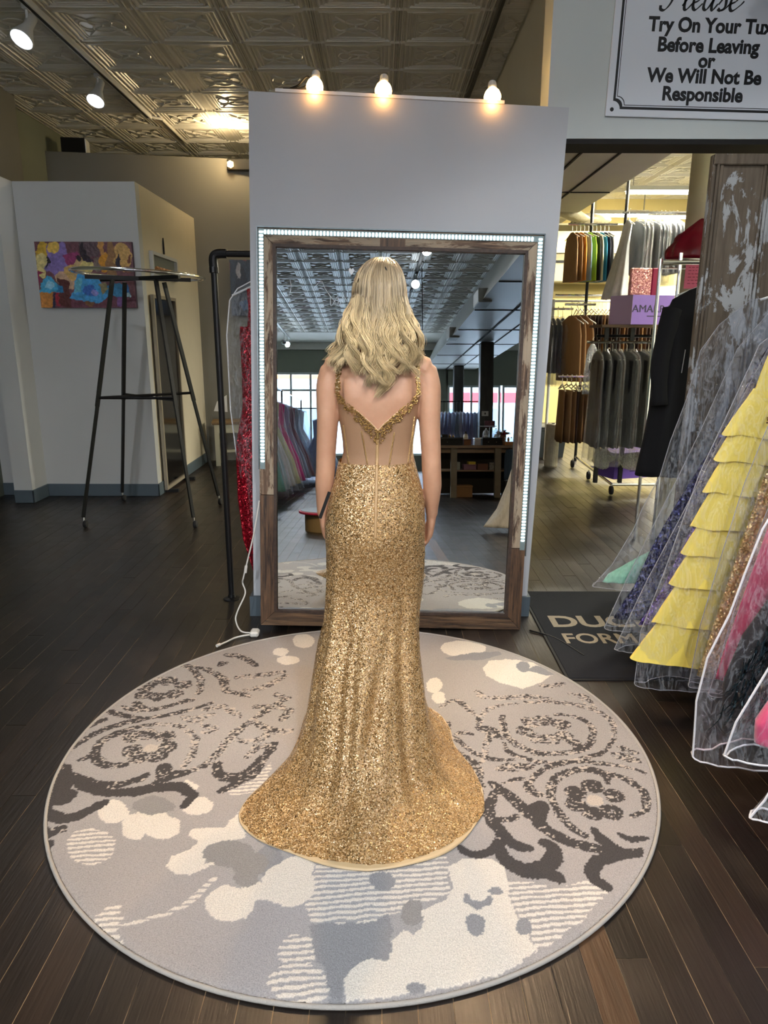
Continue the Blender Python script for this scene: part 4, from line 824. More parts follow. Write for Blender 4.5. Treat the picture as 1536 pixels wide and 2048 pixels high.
def build_rug():
    R = 1062.0; st = 3.9; n = int(2*R/st)+3
    ax = (np.arange(n)-n/2)*st; X, Y = np.meshgrid(ax, ax)
    keep = X*X+Y*Y < (R-4)**2
    idx = -np.ones(X.shape, int); idx[keep] = np.arange(keep.sum())
    x = X[keep]; y = Y[keep]
    q = np.stack([idx[:-1, :-1], idx[:-1, 1:], idx[1:, 1:], idx[1:, :-1]], -1).reshape(-1, 4); q = q[(q >= 0).all(1)]
    jx = x+(vnoise(x, y, 30, 1)-.5)*10+(vnoise(x, y, 7, 2)-.5)*6; jy = y+(vnoise(x, y, 30, 3)-.5)*10+(vnoise(x, y, 7, 4)-.5)*6
    n1 = vnoise(x*1.0, y*1.6, 8, 5)*.7+vnoise(x, y, 15, 6)*.3; n2 = vnoise(x, y*1.5, 8, 7)*.65+vnoise(x, y, 18, 8)*.35; nb = vnoise(x, y, 260, 9)
    L = lambda *c: np.array(S(*c)[:3])
    base = L(184, 179, 177)[None]*(1-nb[:, None])+L(174, 171, 170)[None]*nb[:, None]
    low = np.clip((-y-150)/500, 0, 1)[:, None]*np.clip((300-np.abs(x+50))/300+.4, 0, 1)[:, None]
    col = base*(1-low)+L(176, 175, 178)[None]*low
    def inside(poly):
        k = np.zeros(len(x), bool); P = np.array(poly, float); lo = P.min(0)-15; hi = P.max(0)+15
        s = np.where((x > lo[0]) & (x < hi[0]) & (y > lo[1]) & (y < hi[1]))[0]; a, b = jx[s], jy[s]; r = np.zeros(len(s), bool)
        for i in range(len(P)):
            x0, y0 = P[i]; x1, y1 = P[(i+1) % len(P)]
            if y0 == y1: continue
            r ^= ((y0 > b) != (y1 > b)) & (a < (x1-x0)*(b-y0)/(y1-y0)+x0)
        k[s] = r; return k
    C = {'c': L(236, 230, 220), 'g': L(158, 156, 155), 'b': L(156, 157, 161)}
    pile = np.zeros(len(x))
    for kind, poly in RUG_SHAPES:
        k = inside(poly)
        if kind in 'st':
            line = np.sin((y-.10*x+(vnoise(x, y, 40, 12)-.5)*6)*2*PI/19) > (-.1 if kind == 's' else -.4)
            k = k & line; col[k] = C['c']; pile[k] = 1
        else: col[k] = C[kind]; pile[k] = 1 if kind == 'c' else 0
    dark = L(84, 81, 81); pale = L(206, 197, 187)
    def ink(k, sp):
        a = n1[k]; b = n2[k]; c = np.where((a < .24+.34*sp)[:, None] & (sp > .04), pale[None], dark[None])
        lose = (b < .15+.34*sp) & (sp > .04)
        old = col[k]; c = np.where(lose[:, None], old, c); col[k] = c; pile[k] = 0
    for sp, wd, tp, pts in RUG_STROKES:
        P = [(v.x, v.y) for v in spline([(a, b, 0) for a, b in pts], 5)]; m = len(P); hit = np.zeros(len(x), bool)
        for i in range(m-1):
            (x0, y0), (x1, y1) = P[i], P[i+1]; t0 = i/(m-1)
            w_ = wd/2*1.3*(1 if not tp else (.45+.55*math.sin(PI*min(1, max(0, .12+.8*t0)))))
            lo = (min(x0, x1)-w_-12, min(y0, y1)-w_-12); hi = (max(x0, x1)+w_+12, max(y0, y1)+w_+12)
            s = np.where((x > lo[0]) & (x < hi[0]) & (y > lo[1]) & (y < hi[1]))[0]
            dx, dy = x1-x0, y1-y0; l2 = dx*dx+dy*dy+1e-9
            t = np.clip(((jx[s]-x0)*dx+(jy[s]-y0)*dy)/l2, 0, 1)
            d = np.hypot(jx[s]-x0-t*dx, jy[s]-y0-t*dy); hit[s[d < w_]] = True
        ink(hit, sp)
    for sp, px, py, r in RUG_PETALS: ink(np.hypot(jx-px, jy-py) < r, sp)
    for px, py, r in RUG_CENTRES:
        k = np.hypot(jx-px, jy-py) < r; col[k] = pale
    z = 11.0+pile*.8+RNG.normal(0, .55, len(x))
    edge = np.hypot(x, y); z = z-np.clip((edge-(R-22))/22, 0, 1)*4
    me = bpy.data.meshes.new('pile'); vs = np.stack([x/1000, y/1000, z/1000], -1)
    me.vertices.add(len(vs)); me.vertices.foreach_set('co', vs.ravel()); me.loops.add(q.size); me.loops.foreach_set('vertex_index', q.ravel().astype(np.int32))
    me.polygons.add(len(q)); me.polygons.foreach_set('loop_start', np.arange(len(q))*4); me.polygons.foreach_set('loop_total', np.full(len(q), 4)); me.update(calc_edges=True); me.validate()
    at = me.color_attributes.new('figure', 'FLOAT_COLOR', 'POINT'); at.data.foreach_set('color', np.concatenate([col, np.ones((len(x), 1))], 1).ravel().astype(np.float32))
    g = NT('rug_pile'); va = g.n('ShaderNodeVertexColor', layer_name='figure'); v = g.coord('Object')
    f = g.noise(v, 260, 3, .7); c = g.mix(1.0, va.outputs[0], g.ramp(f, [(.3, (.72, .72, .72, 1)), (.65, (1.08, 1.08, 1.08, 1))]), 'MULTIPLY')
    g.set(Base_Color=c, Roughness=.95); g.b.inputs['Specular IOR Level'].default_value = .1; g.bump(f, .7, .006)
    t = thing('round_rug', 'round grey and cream patterned rug under the woman', 'rug', (-.095, 2.34, .0005))
    link('pile', me, g.m, t)
    m = MB(); ring = [(1.062*math.cos(2*PI*i/160), 1.062*math.sin(2*PI*i/160), .0062) for i in range(161)]
    m.tube(ring, .0062, 8, cap=False); b = m.build('binding', plain('rug_binding', S(176, 172, 166), .9, bump=.4, bscale=300), t, True)
    MB().lathe([(1.055, .0), (1.055, .004)], 96).build('backing', plain('rug_backing', S(150, 146, 140), .95), t)
build_rug()

# ================================================================== the woman in the gold gown
M_skin = NT('skin')
def _skin():
    g = M_skin; v = g.coord('Object'); f = g.noise(v, 14, 4)
    g.set(Base_Color=g.ramp(f, [(.3, S(190, 142, 112)), (.7, S(204, 156, 125))]), Roughness=.48)
    g.b.inputs['Subsurface Weight'].default_value = .08; g.b.inputs['Subsurface Radius'].default_value = (.012, .005, .003); g.bump(g.noise(v, 240, 3), .05, .002); return g.m
M_skin = _skin()
CX, YB0 = -.016, 2.30
TZ = [0.70, 0.78, 0.87, 0.96, 1.047, 1.09, 1.123, 1.165, 1.215, 1.29, 1.35, 1.395, 1.425, 1.45, 1.475, 1.50, 1.53]
THW = [.138, .146, .150, .152, .130, .118, .110, .112, .119, .132, .150, .150, .112, .078, .056, .049, .047]
TYB = [2.215, 2.190, 2.172, 2.178, 2.205, 2.222, 2.228, 2.224, 2.214, 2.203, 2.205, 2.215, 2.232, 2.246, 2.258, 2.266, 2.27]
TYF = [2.395, 2.405, 2.405, 2.405, 2.40, 2.39, 2.385, 2.385, 2.40, 2.425, 2.412, 2.385, 2.370, 2.365, 2.362, 2.365, 2.372]
def torso(z, a, off=0.0):
    """a = 0 at the back (-Y), positive towards +X"""
    hw = table(z, TZ, THW)+off; yb = table(z, TZ, TYB)-off; yf = table(z, TZ, TYF)+off; cy = (yb+yf)/2; hy = (yf-yb)/2
    s, c = math.sin(a), math.cos(a); e = .86
    fx = math.copysign(abs(s)**e, s); fy = math.copysign(abs(c)**e, c)
    return Vector((CX+hw*fx, cy-hy*fy, z))
def blob(mb, rings_): mb.rings(rings_)
def limb(mb, pts, n=14, k=6):
    """pts: (x,y,z,rx,ry)"""
    P = spline([p[:3] for p in pts], k); q = np.linspace(0, len(pts)-1, len(P)); rx = np.interp(q, range(len(pts)), [p[3] for p in pts]); ry = np.interp(q, range(len(pts)), [p[4] for p in pts])
    rings_ = []
    for i, p in enumerate(P):
        t = (P[min(i+1, len(P)-1)]-P[max(i-1, 0)]).normalized(); u = Vector((1, 0, 0)); u = (u-u.dot(t)*t).normalized(); v = t.cross(u)
        rings_.append([p+u*rx[i]*math.cos(2*PI*j/n)+v*ry[i]*math.sin(2*PI*j/n) for j in range(n)])
    a, b = P[0], P[-1]
    d0 = (P[0]-P[1]).normalized()*rx[0]*.6; d1 = (P[-1]-P[-2]).normalized()*rx[-1]*.7
    rings_ = [[a+d0+(w_-a)*.45 for w_ in rings_[0]]]+rings_+[[b+d1+(w_-b)*.45 for w_ in rings_[-1]]]
    mb.rings(rings_)
HC = Vector((-.012, 2.322, 1.622))
def woman():
    mb = MB()
    N_ = 40
    zs = np.concatenate([np.linspace(.70, 1.30, 26), np.linspace(1.315, 1.53, 16)])
    mb.rings([[torso(z, -2*PI*i/N_) for i in range(N_)] for z in zs])
    # shoulder blades and buttocks keep the back from reading as a tube
    for s in (-1, 1):
        limb(mb, [(CX+s*.075, 2.232, 1.37, .034, .020), (CX+s*.070, 2.226, 1.31, .040, .022), (CX+s*.058, 2.232, 1.25, .028, .018)])
        limb(mb, [(CX-.006+s*.062, 2.245, .95, .05, .042), (CX-.010+s*.064, 2.235, .86, .06, .048), (CX-.010+s*.064, 2.255, .78, .05, .042)])
        limb(mb, [(CX+s*.060, 2.37, 1.33, .045, .04), (CX+s*.066, 2.385, 1.28, .055, .045), (CX+s*.06, 2.375, 1.235, .045, .035)])
        limb(mb, [(CX+s*.04, 2.285, 1.462, .022, .03), (CX+s*.10, 2.285, 1.428, .030, .036), (CX+s*.145, 2.293, 1.398, .040, .043)])
        # legs
        limb(mb, [(CX+s*.078, 2.30, .80, .085, .09), (CX+s*.078, 2.31, .62, .072, .075), (CX+s*.072, 2.315, .46, .05, .055), (CX+s*.070, 2.30, .34, .05, .054), (CX+s*.066, 2.30, .18, .032, .036), (CX+s*.064, 2.31, .10, .03, .034)])
        limb(mb, [(CX+s*.064, 2.29, .085, .026, .025), (CX+s*.066, 2.36, .065, .032, .024), (CX+s*.068, 2.43, .034, .036, .016)])
    # arms
    for s, xs in ((-1, (-.163, -.181, -.190, -.196, -.203)), (1, (.133, .152, .161, .166, .167))):
        limb(mb, [(xs[0], 2.297, 1.392, .040, .042), (xs[0]+s*.014, 2.295, 1.335, .0405, .044), (xs[1], 2.292, 1.23, .0355, .041), (xs[2]-s*.002, 2.288, 1.12, .0325, .036), (xs[2], 2.288, 1.075, .0325, .034), (xs[3], 2.30, 1.01, .0315, .035), (xs[4], 2.322, .93, .0225, .027), (xs[4]+s*.001, 2.332, .905, .0205, .025)], n=16)
        wx = xs[4]
        limb(mb, [(wx, 2.332, .91, .0185, .026), (wx-s*.001, 2.342, .875, .0155, .037), (wx-s*.005, 2.352, .84, .0145, .040), (wx-s*.007, 2.356, .828, .012, .038)], n=16)
        for i, (oy, ln, cur) in enumerate(((.030, .062, 1.0), (.011, .071, 1.15), (-.009, .066, 1.25), (-.028, .052, 1.4))):
            p = Vector((wx-s*.006, 2.356+oy, .838)); pts = [tuple(p)+(.0088, .0092)]
            an = .06
            for seg, f in enumerate((.44, .32, .24)):
                an += .20*cur; p = p+Vector((-s*math.sin(an)*.55, math.sin(an)*.45, -math.cos(an)))*ln*f; pts.append(tuple(p)+((.0084, .0086), (.0076, .0078), (.0064, .0066))[seg])
            limb(mb, pts, n=10, k=3)
        limb(mb, [(wx-s*.002, 2.352, .885, .011, .012), (wx-s*.006, 2.385, .862, .0105, .0105), (wx-s*.010, 2.398, .835, .009, .009), (wx-s*.013, 2.400, .812, .0072, .0072)], n=10, k=3)
    # head
    hr = []
    for k in range(17):
        f = k/16; th = PI*f; z = HC.z+.108*math.cos(th)-.0
        rr = math.sin(th)**.85 if 0 < k < 16 else .05
        low = max(0, (f-.55)/.45)
        rx = .070*rr*(1-.30*low); ry = .090*rr*(1-.18*low); cy = HC.y+.020*low
        hr.append([Vector((HC.x+rx*math.cos(-2*PI*j/24), cy+ry*math.sin(-2*PI*j/24), z)) for j in range(24)])
    mb.rings(hr[::-1])
    limb(mb, [(HC.x, 2.405, 1.640, .010, .006), (HC.x, 2.418, 1.615, .010, .008), (HC.x, 2.426, 1.598, .013, .009), (HC.x, 2.410, 1.590, .012, .006)], n=10, k=4)
    limb(mb, [(HC.x-.018, 2.402, 1.566, .006, .007), (HC.x, 2.410, 1.568, .007, .008), (HC.x+.018, 2.402, 1.566, .006, .007)], n=10, k=4)
    limb(mb, [(HC.x, 2.385, 1.530, .022, .02), (HC.x, 2.392, 1.522, .018, .014)], n=10, k=4)
    limb(mb, [(CX, 2.30, 1.46, .052, .055), (HC.x, 2.315, 1.55, .047, .05)], n=18, k=6)
    for s in (-1, 1): limb(mb, [(HC.x+s*.070, 2.315, 1.645, .006, .014), (HC.x+s*.076, 2.310, 1.625, .007, .016), (HC.x+s*.071, 2.318, 1.598, .006, .009)], n=8, k=4)
    me = mb.data('body', M_skin)
    o = bpy.data.objects.new('body_tmp', me); COL.objects.link(o)
    md = o.modifiers.new('r', 'REMESH'); md.mode = 'VOXEL'; md.voxel_size = .0052
    ms = o.modifiers.new('s', 'SMOOTH'); ms.factor = .5; ms.iterations = 5
    dg = bpy.context.evaluated_depsgraph_get(); me2 = bpy.data.meshes.new_from_object(o.evaluated_get(dg)); bpy.data.objects.remove(o)
    me2.name = 'body'; me2.materials.clear()
    p = thing('person', 'woman seen from behind with long blonde hair, standing in a gold sequined gown', 'person', (CX, YB0, 0))
    inv = Matrix.Translation((-CX, -YB0, 0))
    body = link('body', me2, M_skin, p, True); me2.transform(inv)
    bv = BVHTree.FromPolygons([v.co+Vector((CX, YB0, 0)) for v in me2.vertices], [tuple(f.vertices) for f in me2.polygons])
    W = lambda name, mb_, mat, par, sm=False: _w(name, mb_, mat, par, sm, inv)
    # face details (seen only from the mirror's side)
    m = MB()
    for s in (-1, 1):
        e = MB(); e.ico((HC.x+s*.030, 2.3965, 1.633), .0125, (1.1, .8, .72)); ob = W('eye', e, M_white, p); d = MB(); d.ico((HC.x+s*.030, 2.4062, 1.633), .0048, (1, .5, 1)); W('iris', d, plain('iris', S(70, 92, 110), .2), ob)
        b = MB(); b.tube(spline([(HC.x+s*.014, 2.406, 1.655), (HC.x+s*.032, 2.404, 1.660), (HC.x+s*.048, 2.392, 1.655)], 4), .0028, 6); W('eyebrow', b, plain('brow', S(130, 100, 66), .8), p)
    l = MB(); l.tube(spline([(HC.x-.023, 2.401, 1.566), (HC.x, 2.4145, 1.5705), (HC.x+.023, 2.401, 1.566)], 5), [.002]+[.0046]*9+[.002], 8, flat=.8); W('lips', l, plain('lips', S(190, 96, 98), .35), p)
    return p, bv, inv, W
def _w(name, mb, mat, par, sm, inv):
    me = mb.data(name, mat); me.transform(inv); return link(name, me, None, par, sm)
WOMAN, WBVH, WINV, WB = woman()

# ---- gown
def mat_sequin():
    g = NT('gold_sequins'); v = g.coord('Object'); vo = g.n('ShaderNodeTexVoronoi'); vo.inputs['Scale'].default_value = 360; g.l(v, vo.inputs['Vector'])
    vb = g.n('ShaderNodeTexVoronoi'); vb.inputs['Scale'].default_value = 150; g.l(v, vb.inputs['Vector'])
    sep = g.n('ShaderNodeSeparateColor'); g.l(vo.outputs['Color'], sep.inputs[0]); sb = g.n('ShaderNodeSeparateColor'); g.l(vb.outputs['Color'], sb.inputs[0])
    c = g.ramp(sep.outputs[0], [(0, S(128, 97, 60)), (.35, S(170, 132, 84)), (.75, S(190, 152, 100)), (1, S(244, 220, 178))])
    dk = g.ramp(sb.outputs[1], [(.12, (1, 1, 1, 1)), (.13, (0, 0, 0, 1))])
    c = g.mix(g.math('MULTIPLY', dk, .40), c, S(100, 80, 48))
    geo = g.n('ShaderNodeNewGeometry')
    sub = g.n('ShaderNodeVectorMath', operation='SUBTRACT'); g.l(vo.outputs['Color'], sub.inputs[0]); sub.inputs[1].default_value = (.5, .5, .5)
    sc = g.n('ShaderNodeVectorMath', operation='SCALE'); g.l(sub.outputs[0], sc.inputs[0]); sc.inputs['Scale'].default_value = .75
    ad = g.n('ShaderNodeVectorMath', operation='ADD'); g.l(geo.outputs['Normal'], ad.inputs[0]); g.l(sc.outputs[0], ad.inputs[1])
    no = g.n('ShaderNodeVectorMath', operation='NORMALIZE'); g.l(ad.outputs[0], no.inputs[0]); g.l(no.outputs[0], g.b.inputs['Normal'])
    mt = g.ramp(sep.outputs[1], [(.66, (.10, .10, .10, 1)), (.72, (.85, .85, .85, 1))])
    g.set(Base_Color=c, Metallic=mt, Roughness=g.ramp(sep.outputs[2], [(0, (.10, .10, .10, 1)), (1, (.40, .40, .40, 1))])); return g.m
M_seq = mat_sequin()
M_lin = plain('champagne_satin', S(206, 180, 140), .35, vary=.04)
M_nude = plain('nude_mesh', S(166, 128, 96), .6, vary=.05, vscale=8, bump=.3, bscale=700)
M_goldbead = plain('gold_bead', S(176, 138, 80), .22, .7)
def gown():
    g = bpy.data.objects.new('gown', None); COL.objects.link(g); g.parent = WOMAN
    g['label'] = 'gold sequined gown with sheer corset back and short train'
    # skirt
    rows = [(1.098, -.147, .103, 2.205, 2.405), (1.075, -.153, .109, 2.198, 2.408), (1.047, -.160, .116, 2.190, 2.412), (1.0, -.173, .130, 2.175, 2.418), (.962, -.183, .138, 2.163, 2.42), (.915, -.191, .142, 2.155, 2.42), (.874, -.197, .144, 2.152, 2.42), (.83, -.197, .143, 2.158, 2.42), (.785, -.195, .140, 2.172, 2.42), (.74, -.196, .137, 2.188, 2.42),
            (.695, -.197, .133, 2.198, 2.42), (.65, -.199, .132, 2.202, 2.42), (.602, -.202, .131, 2.200, 2.42), (.555, -.206, .130, 2.192, 2.424), (.508, -.212, .129, 2.18, 2.43), (.46, -.226, .135, 2.16, 2.445), (.412, -.241, .142, 2.135, 2.46), (.363, -.253, .152, 2.108, 2.475), (.315, -.265, .162, 2.078, 2.49),
            (.265, -.277, .172, 2.042, 2.505), (.215, -.289, .182, 2.005, 2.52), (.165, -.304, .195, 1.965, 2.54), (.113, -.321, .208, 1.915, 2.56), (.075, -.340, .222, 1.875, 2.58)]
    hem = [(-.04, 1.71), (-.15, 1.728), (-.24, 1.752), (-.35, 1.80), (-.425, 1.87), (-.455, 1.94), (-.440, 2.02), (-.41, 2.08), (-.345, 2.20), (-.30, 2.32), (-.27, 2.46), (-.23, 2.58), (-.15, 2.65), (0, 2.665), (.13, 2.64), (.22, 2.56), (.26, 2.44), (.265, 2.34), (.29, 2.26), (.318, 2.18), (.335, 2.08), (.333, 1.98), (.315, 1.92), (.25, 1.838), (.16, 1.768), (.05, 1.722)]
    H = spline([(a, b, 0) for a, b in hem]+[(hem[0][0], hem[0][1], 0)], 6)
    N_ = 144
    # resample hem by angle index
    Ls = [0]
    for i in range(len(H)-1): Ls.append(Ls[-1]+(H[i+1]-H[i]).length)
    Hp = []
    for i in range(N_):
        s_ = Ls[-1]*i/N_; k = min(int(np.searchsorted(Ls, s_, 'right'))-1, len(H)-2); t = (s_-Ls[k])/max(1e-9, Ls[k+1]-Ls[k]); Hp.append(H[k].lerp(H[k+1], t))
    rings_ = []
    def fold(i, z):
        a = 2*PI*i/N_; k = min(1, max(0, (.95-z)/.8))**1.6
        f = .016*math.sin(6*a+1.2+1.4*z)+.010*math.sin(11*a+.4-2.0*z)+.004*math.sin(23*a+3*z)
        # the two long folds down the back
        ai = (a+PI) % (2*PI)-PI
        f -= .036*math.exp(-((ai+.30-1.2*max(0, .45-z))/.09)**2)*min(1, k*2.0); f -= .026*math.exp(-((ai-.22)/.07)**2)*min(1, k*1.8)
        return f*k
    nr = len(rows)
    for r_, (z, xl, xr, yb, yf) in enumerate(rows):
        ring = []; cx, hw = (xl+xr)/2, (xr-xl)/2; cy = YB0+.0; hw *= 1-.13*min(1, max(0, (.50-z)/.38))
        for i in range(N_):
            a = -2*PI*i/N_; s, c = math.sin(a), math.cos(a)
            e = .9; fx = math.copysign(abs(s)**e, s); fy = math.copysign(abs(c)**e, c)
            x = cx+hw*fx; y = cy-(cy-yb)*fy if fy > 0 else cy-(yf-cy)*fy
            d = Vector((fx, -fy, 0)); d.normalize(); f = fold(i, z); zz = z
            if z < .16:                      # blend towards the spread train
                t = (.16-z)/.16*.55; x = lerp(x, Hp[i].x, t*.30); y = lerp(y, Hp[i].y, t*.45)
            v = Vector((x, y, zz))+d*f
            if z > .35 and abs(x-CX) < .20:
                h = WBVH.find_nearest(v, .05)
                if h[0] is not None and abs(h[0].x-CX) < .155:
                    q = (v-h[0]).dot(h[1])
                    if q < .006: v += h[1]*(.006-q)
            ring.append(v)
        rings_.append(ring)
    last = rings_[-1]
    for t, z in ((.25, .058), (.45, .044), (.62, .034), (.78, .027), (.9, .022), (1.0, .0175)):
        ring = []
        for i in range(N_):
            p = last[i].lerp(Hp[i], t); a = 2*PI*i/N_; rip = .006*math.sin(9*a+1)*math.sin(PI*t)+.004*math.sin(21*a)*t*(1-t)*3
            ai = (a+PI) % (2*PI)-PI; rip -= .012*math.exp(-((ai+.30-1.1)/.12)**2)*(1-t)
            zz = z+max(-.004, rip)+.002*math.sin(31*a)*t
            ring.append(Vector((p.x, p.y, max(zz, .0145))))
        rings_.append(ring)
    m = MB(); m.rings(rings_, cap0=False, cap1=False); WB('skirt', m, M_seq, g, True)
    # satin lining showing beyond the hem
    m = MB(); r0 = []; r1 = []; r2 = []; r3 = []; c = Vector((-.05, 2.2, 0))
    for i in range(N_):
        a = 2*PI*i/N_; d = Vector((Hp[i].x-c.x, Hp[i].y-c.y, 0)).normalized(); ex = (.012+.012*math.sin(3*a+2)+.006*math.sin(8*a))*(1 if Hp[i].y < 2.0 else max(.12, 1-(Hp[i].y-2.0)/.12))
        r0.append(Vector((Hp[i].x, Hp[i].y, .0165))-d*.03); r1.append(Vector((Hp[i].x, Hp[i].y, .0172))+d*ex*.5); r2.append(Vector((Hp[i].x, Hp[i].y, .0165))+d*ex); r3.append(Vector((Hp[i].x, Hp[i].y, .0133))+d*(ex*.7))
    m.rings([r0, r1, r2, r3], False, False); WB('hem_lining', m, M_lin, g, True)
    # sheer corset
    rg = []; R_ = 12; NB = 96
    def off_body(v, gap):
        h = WBVH.find_nearest(v, .06)
        if h[0] is not None and abs(h[0].x-CX) < .145:
            q = (v-h[0]).dot(h[1])
            if q < gap: v = v+h[1]*(gap-q)
        return v
    def ztop(a):
        b = abs((a+PI) % (2*PI)-PI); p = torso(1.26, b); dx = abs(p.x-CX)
        if b < PI*.55: return 1.208+.118*min(1, dx/.128)**.9 if b < PI/2 else 1.326
        return 1.326+.012*math.sin((b-PI*.55)*3)
    for r_ in range(R_+1):
        ring = []
        for i in range(NB):
            a = -2*PI*i/NB; z = lerp(1.085, ztop(a), r_/R_); p = torso(z, a, .0055); ring.append(off_body(p, .005) if p.y > 2.30 else p)
        rg.append(ring)
    m = MB(); m.rings(rg, False, False); cor = WB('corset', m, M_nude, g, True)
    cups = []
    for k in range(13):
        row = []
        for i in range(33):
            a = PI*(.56+.88*i/32); zt = ztop(-a if a < PI else 2*PI-a); row.append(off_body(torso(lerp(1.19+.03*math.sin(PI*i/32), zt+.004, k/12), a, .0085), .009))
        cups.append(row)
    m = MB(); m.add([v for r in cups for v in r], [(k*33+i, k*33+i+1, (k+1)*33+i+1, (k+1)*33+i) for k in range(12) for i in range(32)]); WB('bodice_front', m, M_seq, g, True)
    # top edge piping, boning, bead embroidery
    ed = [torso(ztop(-2*PI*i/NB), -2*PI*i/NB, .0065) for i in range(NB+1)]
    m = MB(); m.tube(ed, .0028, 6, cap=False); WB('neckline_piping', m, plain('nude_piping', S(206, 170, 132), .5), g, True)
    mbn = MB()
    def surf(px_, z, off=.0065):
        b = px_-CX; lo, hi = -PI/2, PI/2
        for _ in range(30):
            md = (lo+hi)/2
            if torso(z, md, off).x-CX < b: lo = md
            else: hi = md
        return torso(z, (lo+hi)/2, off)
    for (x0, z0, x1, z1) in ((-.068, 1.205, -.050, 1.100), (.036, 1.200, .021, 1.100), (-.128, 1.22, -.112, 1.10), (.098, 1.22, .082, 1.10), (.100, 1.25, .094, 1.10)):
        L_ = [surf(lerp(x0, x1, k/20), lerp(z0, z1, k/20)) for k in range(21)]
        m = MB(); m.tube(L_, .0030, 6); WB('boning', m, M_lin, g, True)
        for k in range(34):
            p = surf(lerp(x0, x1, k/33), lerp(z0, z1, k/33), .0095); mbn.ico(p, .0020)
    o = WB('boning_beads', mbn, M_goldbead, g); o['kind'] = 'stuff'
    rr = random.Random(4); m = MB()
    for k in range(820):
        x = CX+rr.uniform(-.131, .125)
        base_z = 1.208+.118*min(1, abs(x-CX)/.128)**.9
        u = rr.random(); wd = .026+.018*math.exp(-(abs(x-CX)/.05)**2)+.010*math.sin(abs(x-CX)*110)**2
        z = base_z-.002-u**1.35*wd; p = surf(x, z, .008+rr.random()*.004)
        m.ico(p, rr.uniform(.0015, .0032), (1, .8, 1))
    o = WB('bead_embroidery', m, M_goldbead, g); o['kind'] = 'stuff'
    # straps, draped over the shoulders
    for s, xs in ((-1, (-.143, -.139, -.128, -.110)), (1, (.113, .108, .098, .080))):
        path = []
        for k in range(41):
            f = k/40; ph = math.radians(-8+f*176); x = float(np.interp(f, (0, .35, .6, 1), xs)); cz = lerp(1.325, 1.335, f)
            o_ = Vector((x, 2.305-.5*math.cos(ph), cz+.5*math.sin(ph))); d = Vector((x, 2.305, cz))-o_; d.normalize()
            h = WBVH.ray_cast(o_, d)
            if h[0] is not None: path.append(h[0]-d*.004)
        m = MB(); b = MB()
        L_ = []
        for i, p in enumerate(path):
            q = Vector((.0075, 0, 0)); L_.append((p-q, p+q))
        vs = [v for pr in L_ for v in pr]; m.add(vs, [(2*i, 2*i+1, 2*i+3, 2*i+2) for i in range(len(L_)-1)]); st_ = WB('strap', m, M_lin, g, True)
        for k in range(230):
            f = rr.random()*(len(path)-1.01); i = int(f); p = path[i].lerp(path[i+1], f-i)
            t = (path[i+1]-path[i]).normalized(); nrm = Vector((1, 0, 0)).cross(t); 
            if nrm.dot(p-Vector((p.x, 2.305, 1.33))) < 0: nrm = -nrm
            b.ico(p+Vector((rr.uniform(-.0085, .0085), 0, 0))+nrm*rr.uniform(.001, .004), rr.uniform(.0018, .0034))
        o = WB('strap_beads', b, M_goldbead, st_); o['kind'] = 'stuff'
    # zip
    zp = []
    def skirt_back(z):
        i = int(np.argmin([abs(r[0]-z) for r in rows])); a, b = (i, i+1) if rows[i][0] >= z else (i-1, i); a = max(0, a); b = min(nr-1, max(1, b))
        t = (rows[a][0]-z)/max(1e-6, rows[a][0]-rows[b][0]); return lerp(rows[a][3], rows[b][3], min(1, max(0, t)))
    for k in range(24):
        z = lerp(1.205, .872, k/23); y = torso(z, 0, .008).y if z > 1.10 else skirt_back(z)-.0015
        zp.append((lerp(-.017, -.024, k/23), y, z))
    m = MB(); m.tube(zp, .0032, 6, flat=1.6); WB('zip', m, plain('zip_tape', S(186, 150, 104), .5), g)
    m = MB(); m.box((-.004, -.003, -.02), (.004, .003, 0), at=(-.017, torso(1.2, 0, .013).y, 1.203), bev=.001); WB('zip_pull', m, M_goldbead, g)
    # hanging price tag
    m = MB(); m.box((-.0055, -.001, -.046), (.0055, .001, .046), rot=Matrix.Rotation(.5, 3, 'Z') @ Matrix.Rotation(.40, 3, 'Y'), at=(-.190, 2.225, .962))
    o = WB('hang_tag', m, M_blackm, g); o['label'] = 'black price tag hanging at the left side of the gown'
gown()

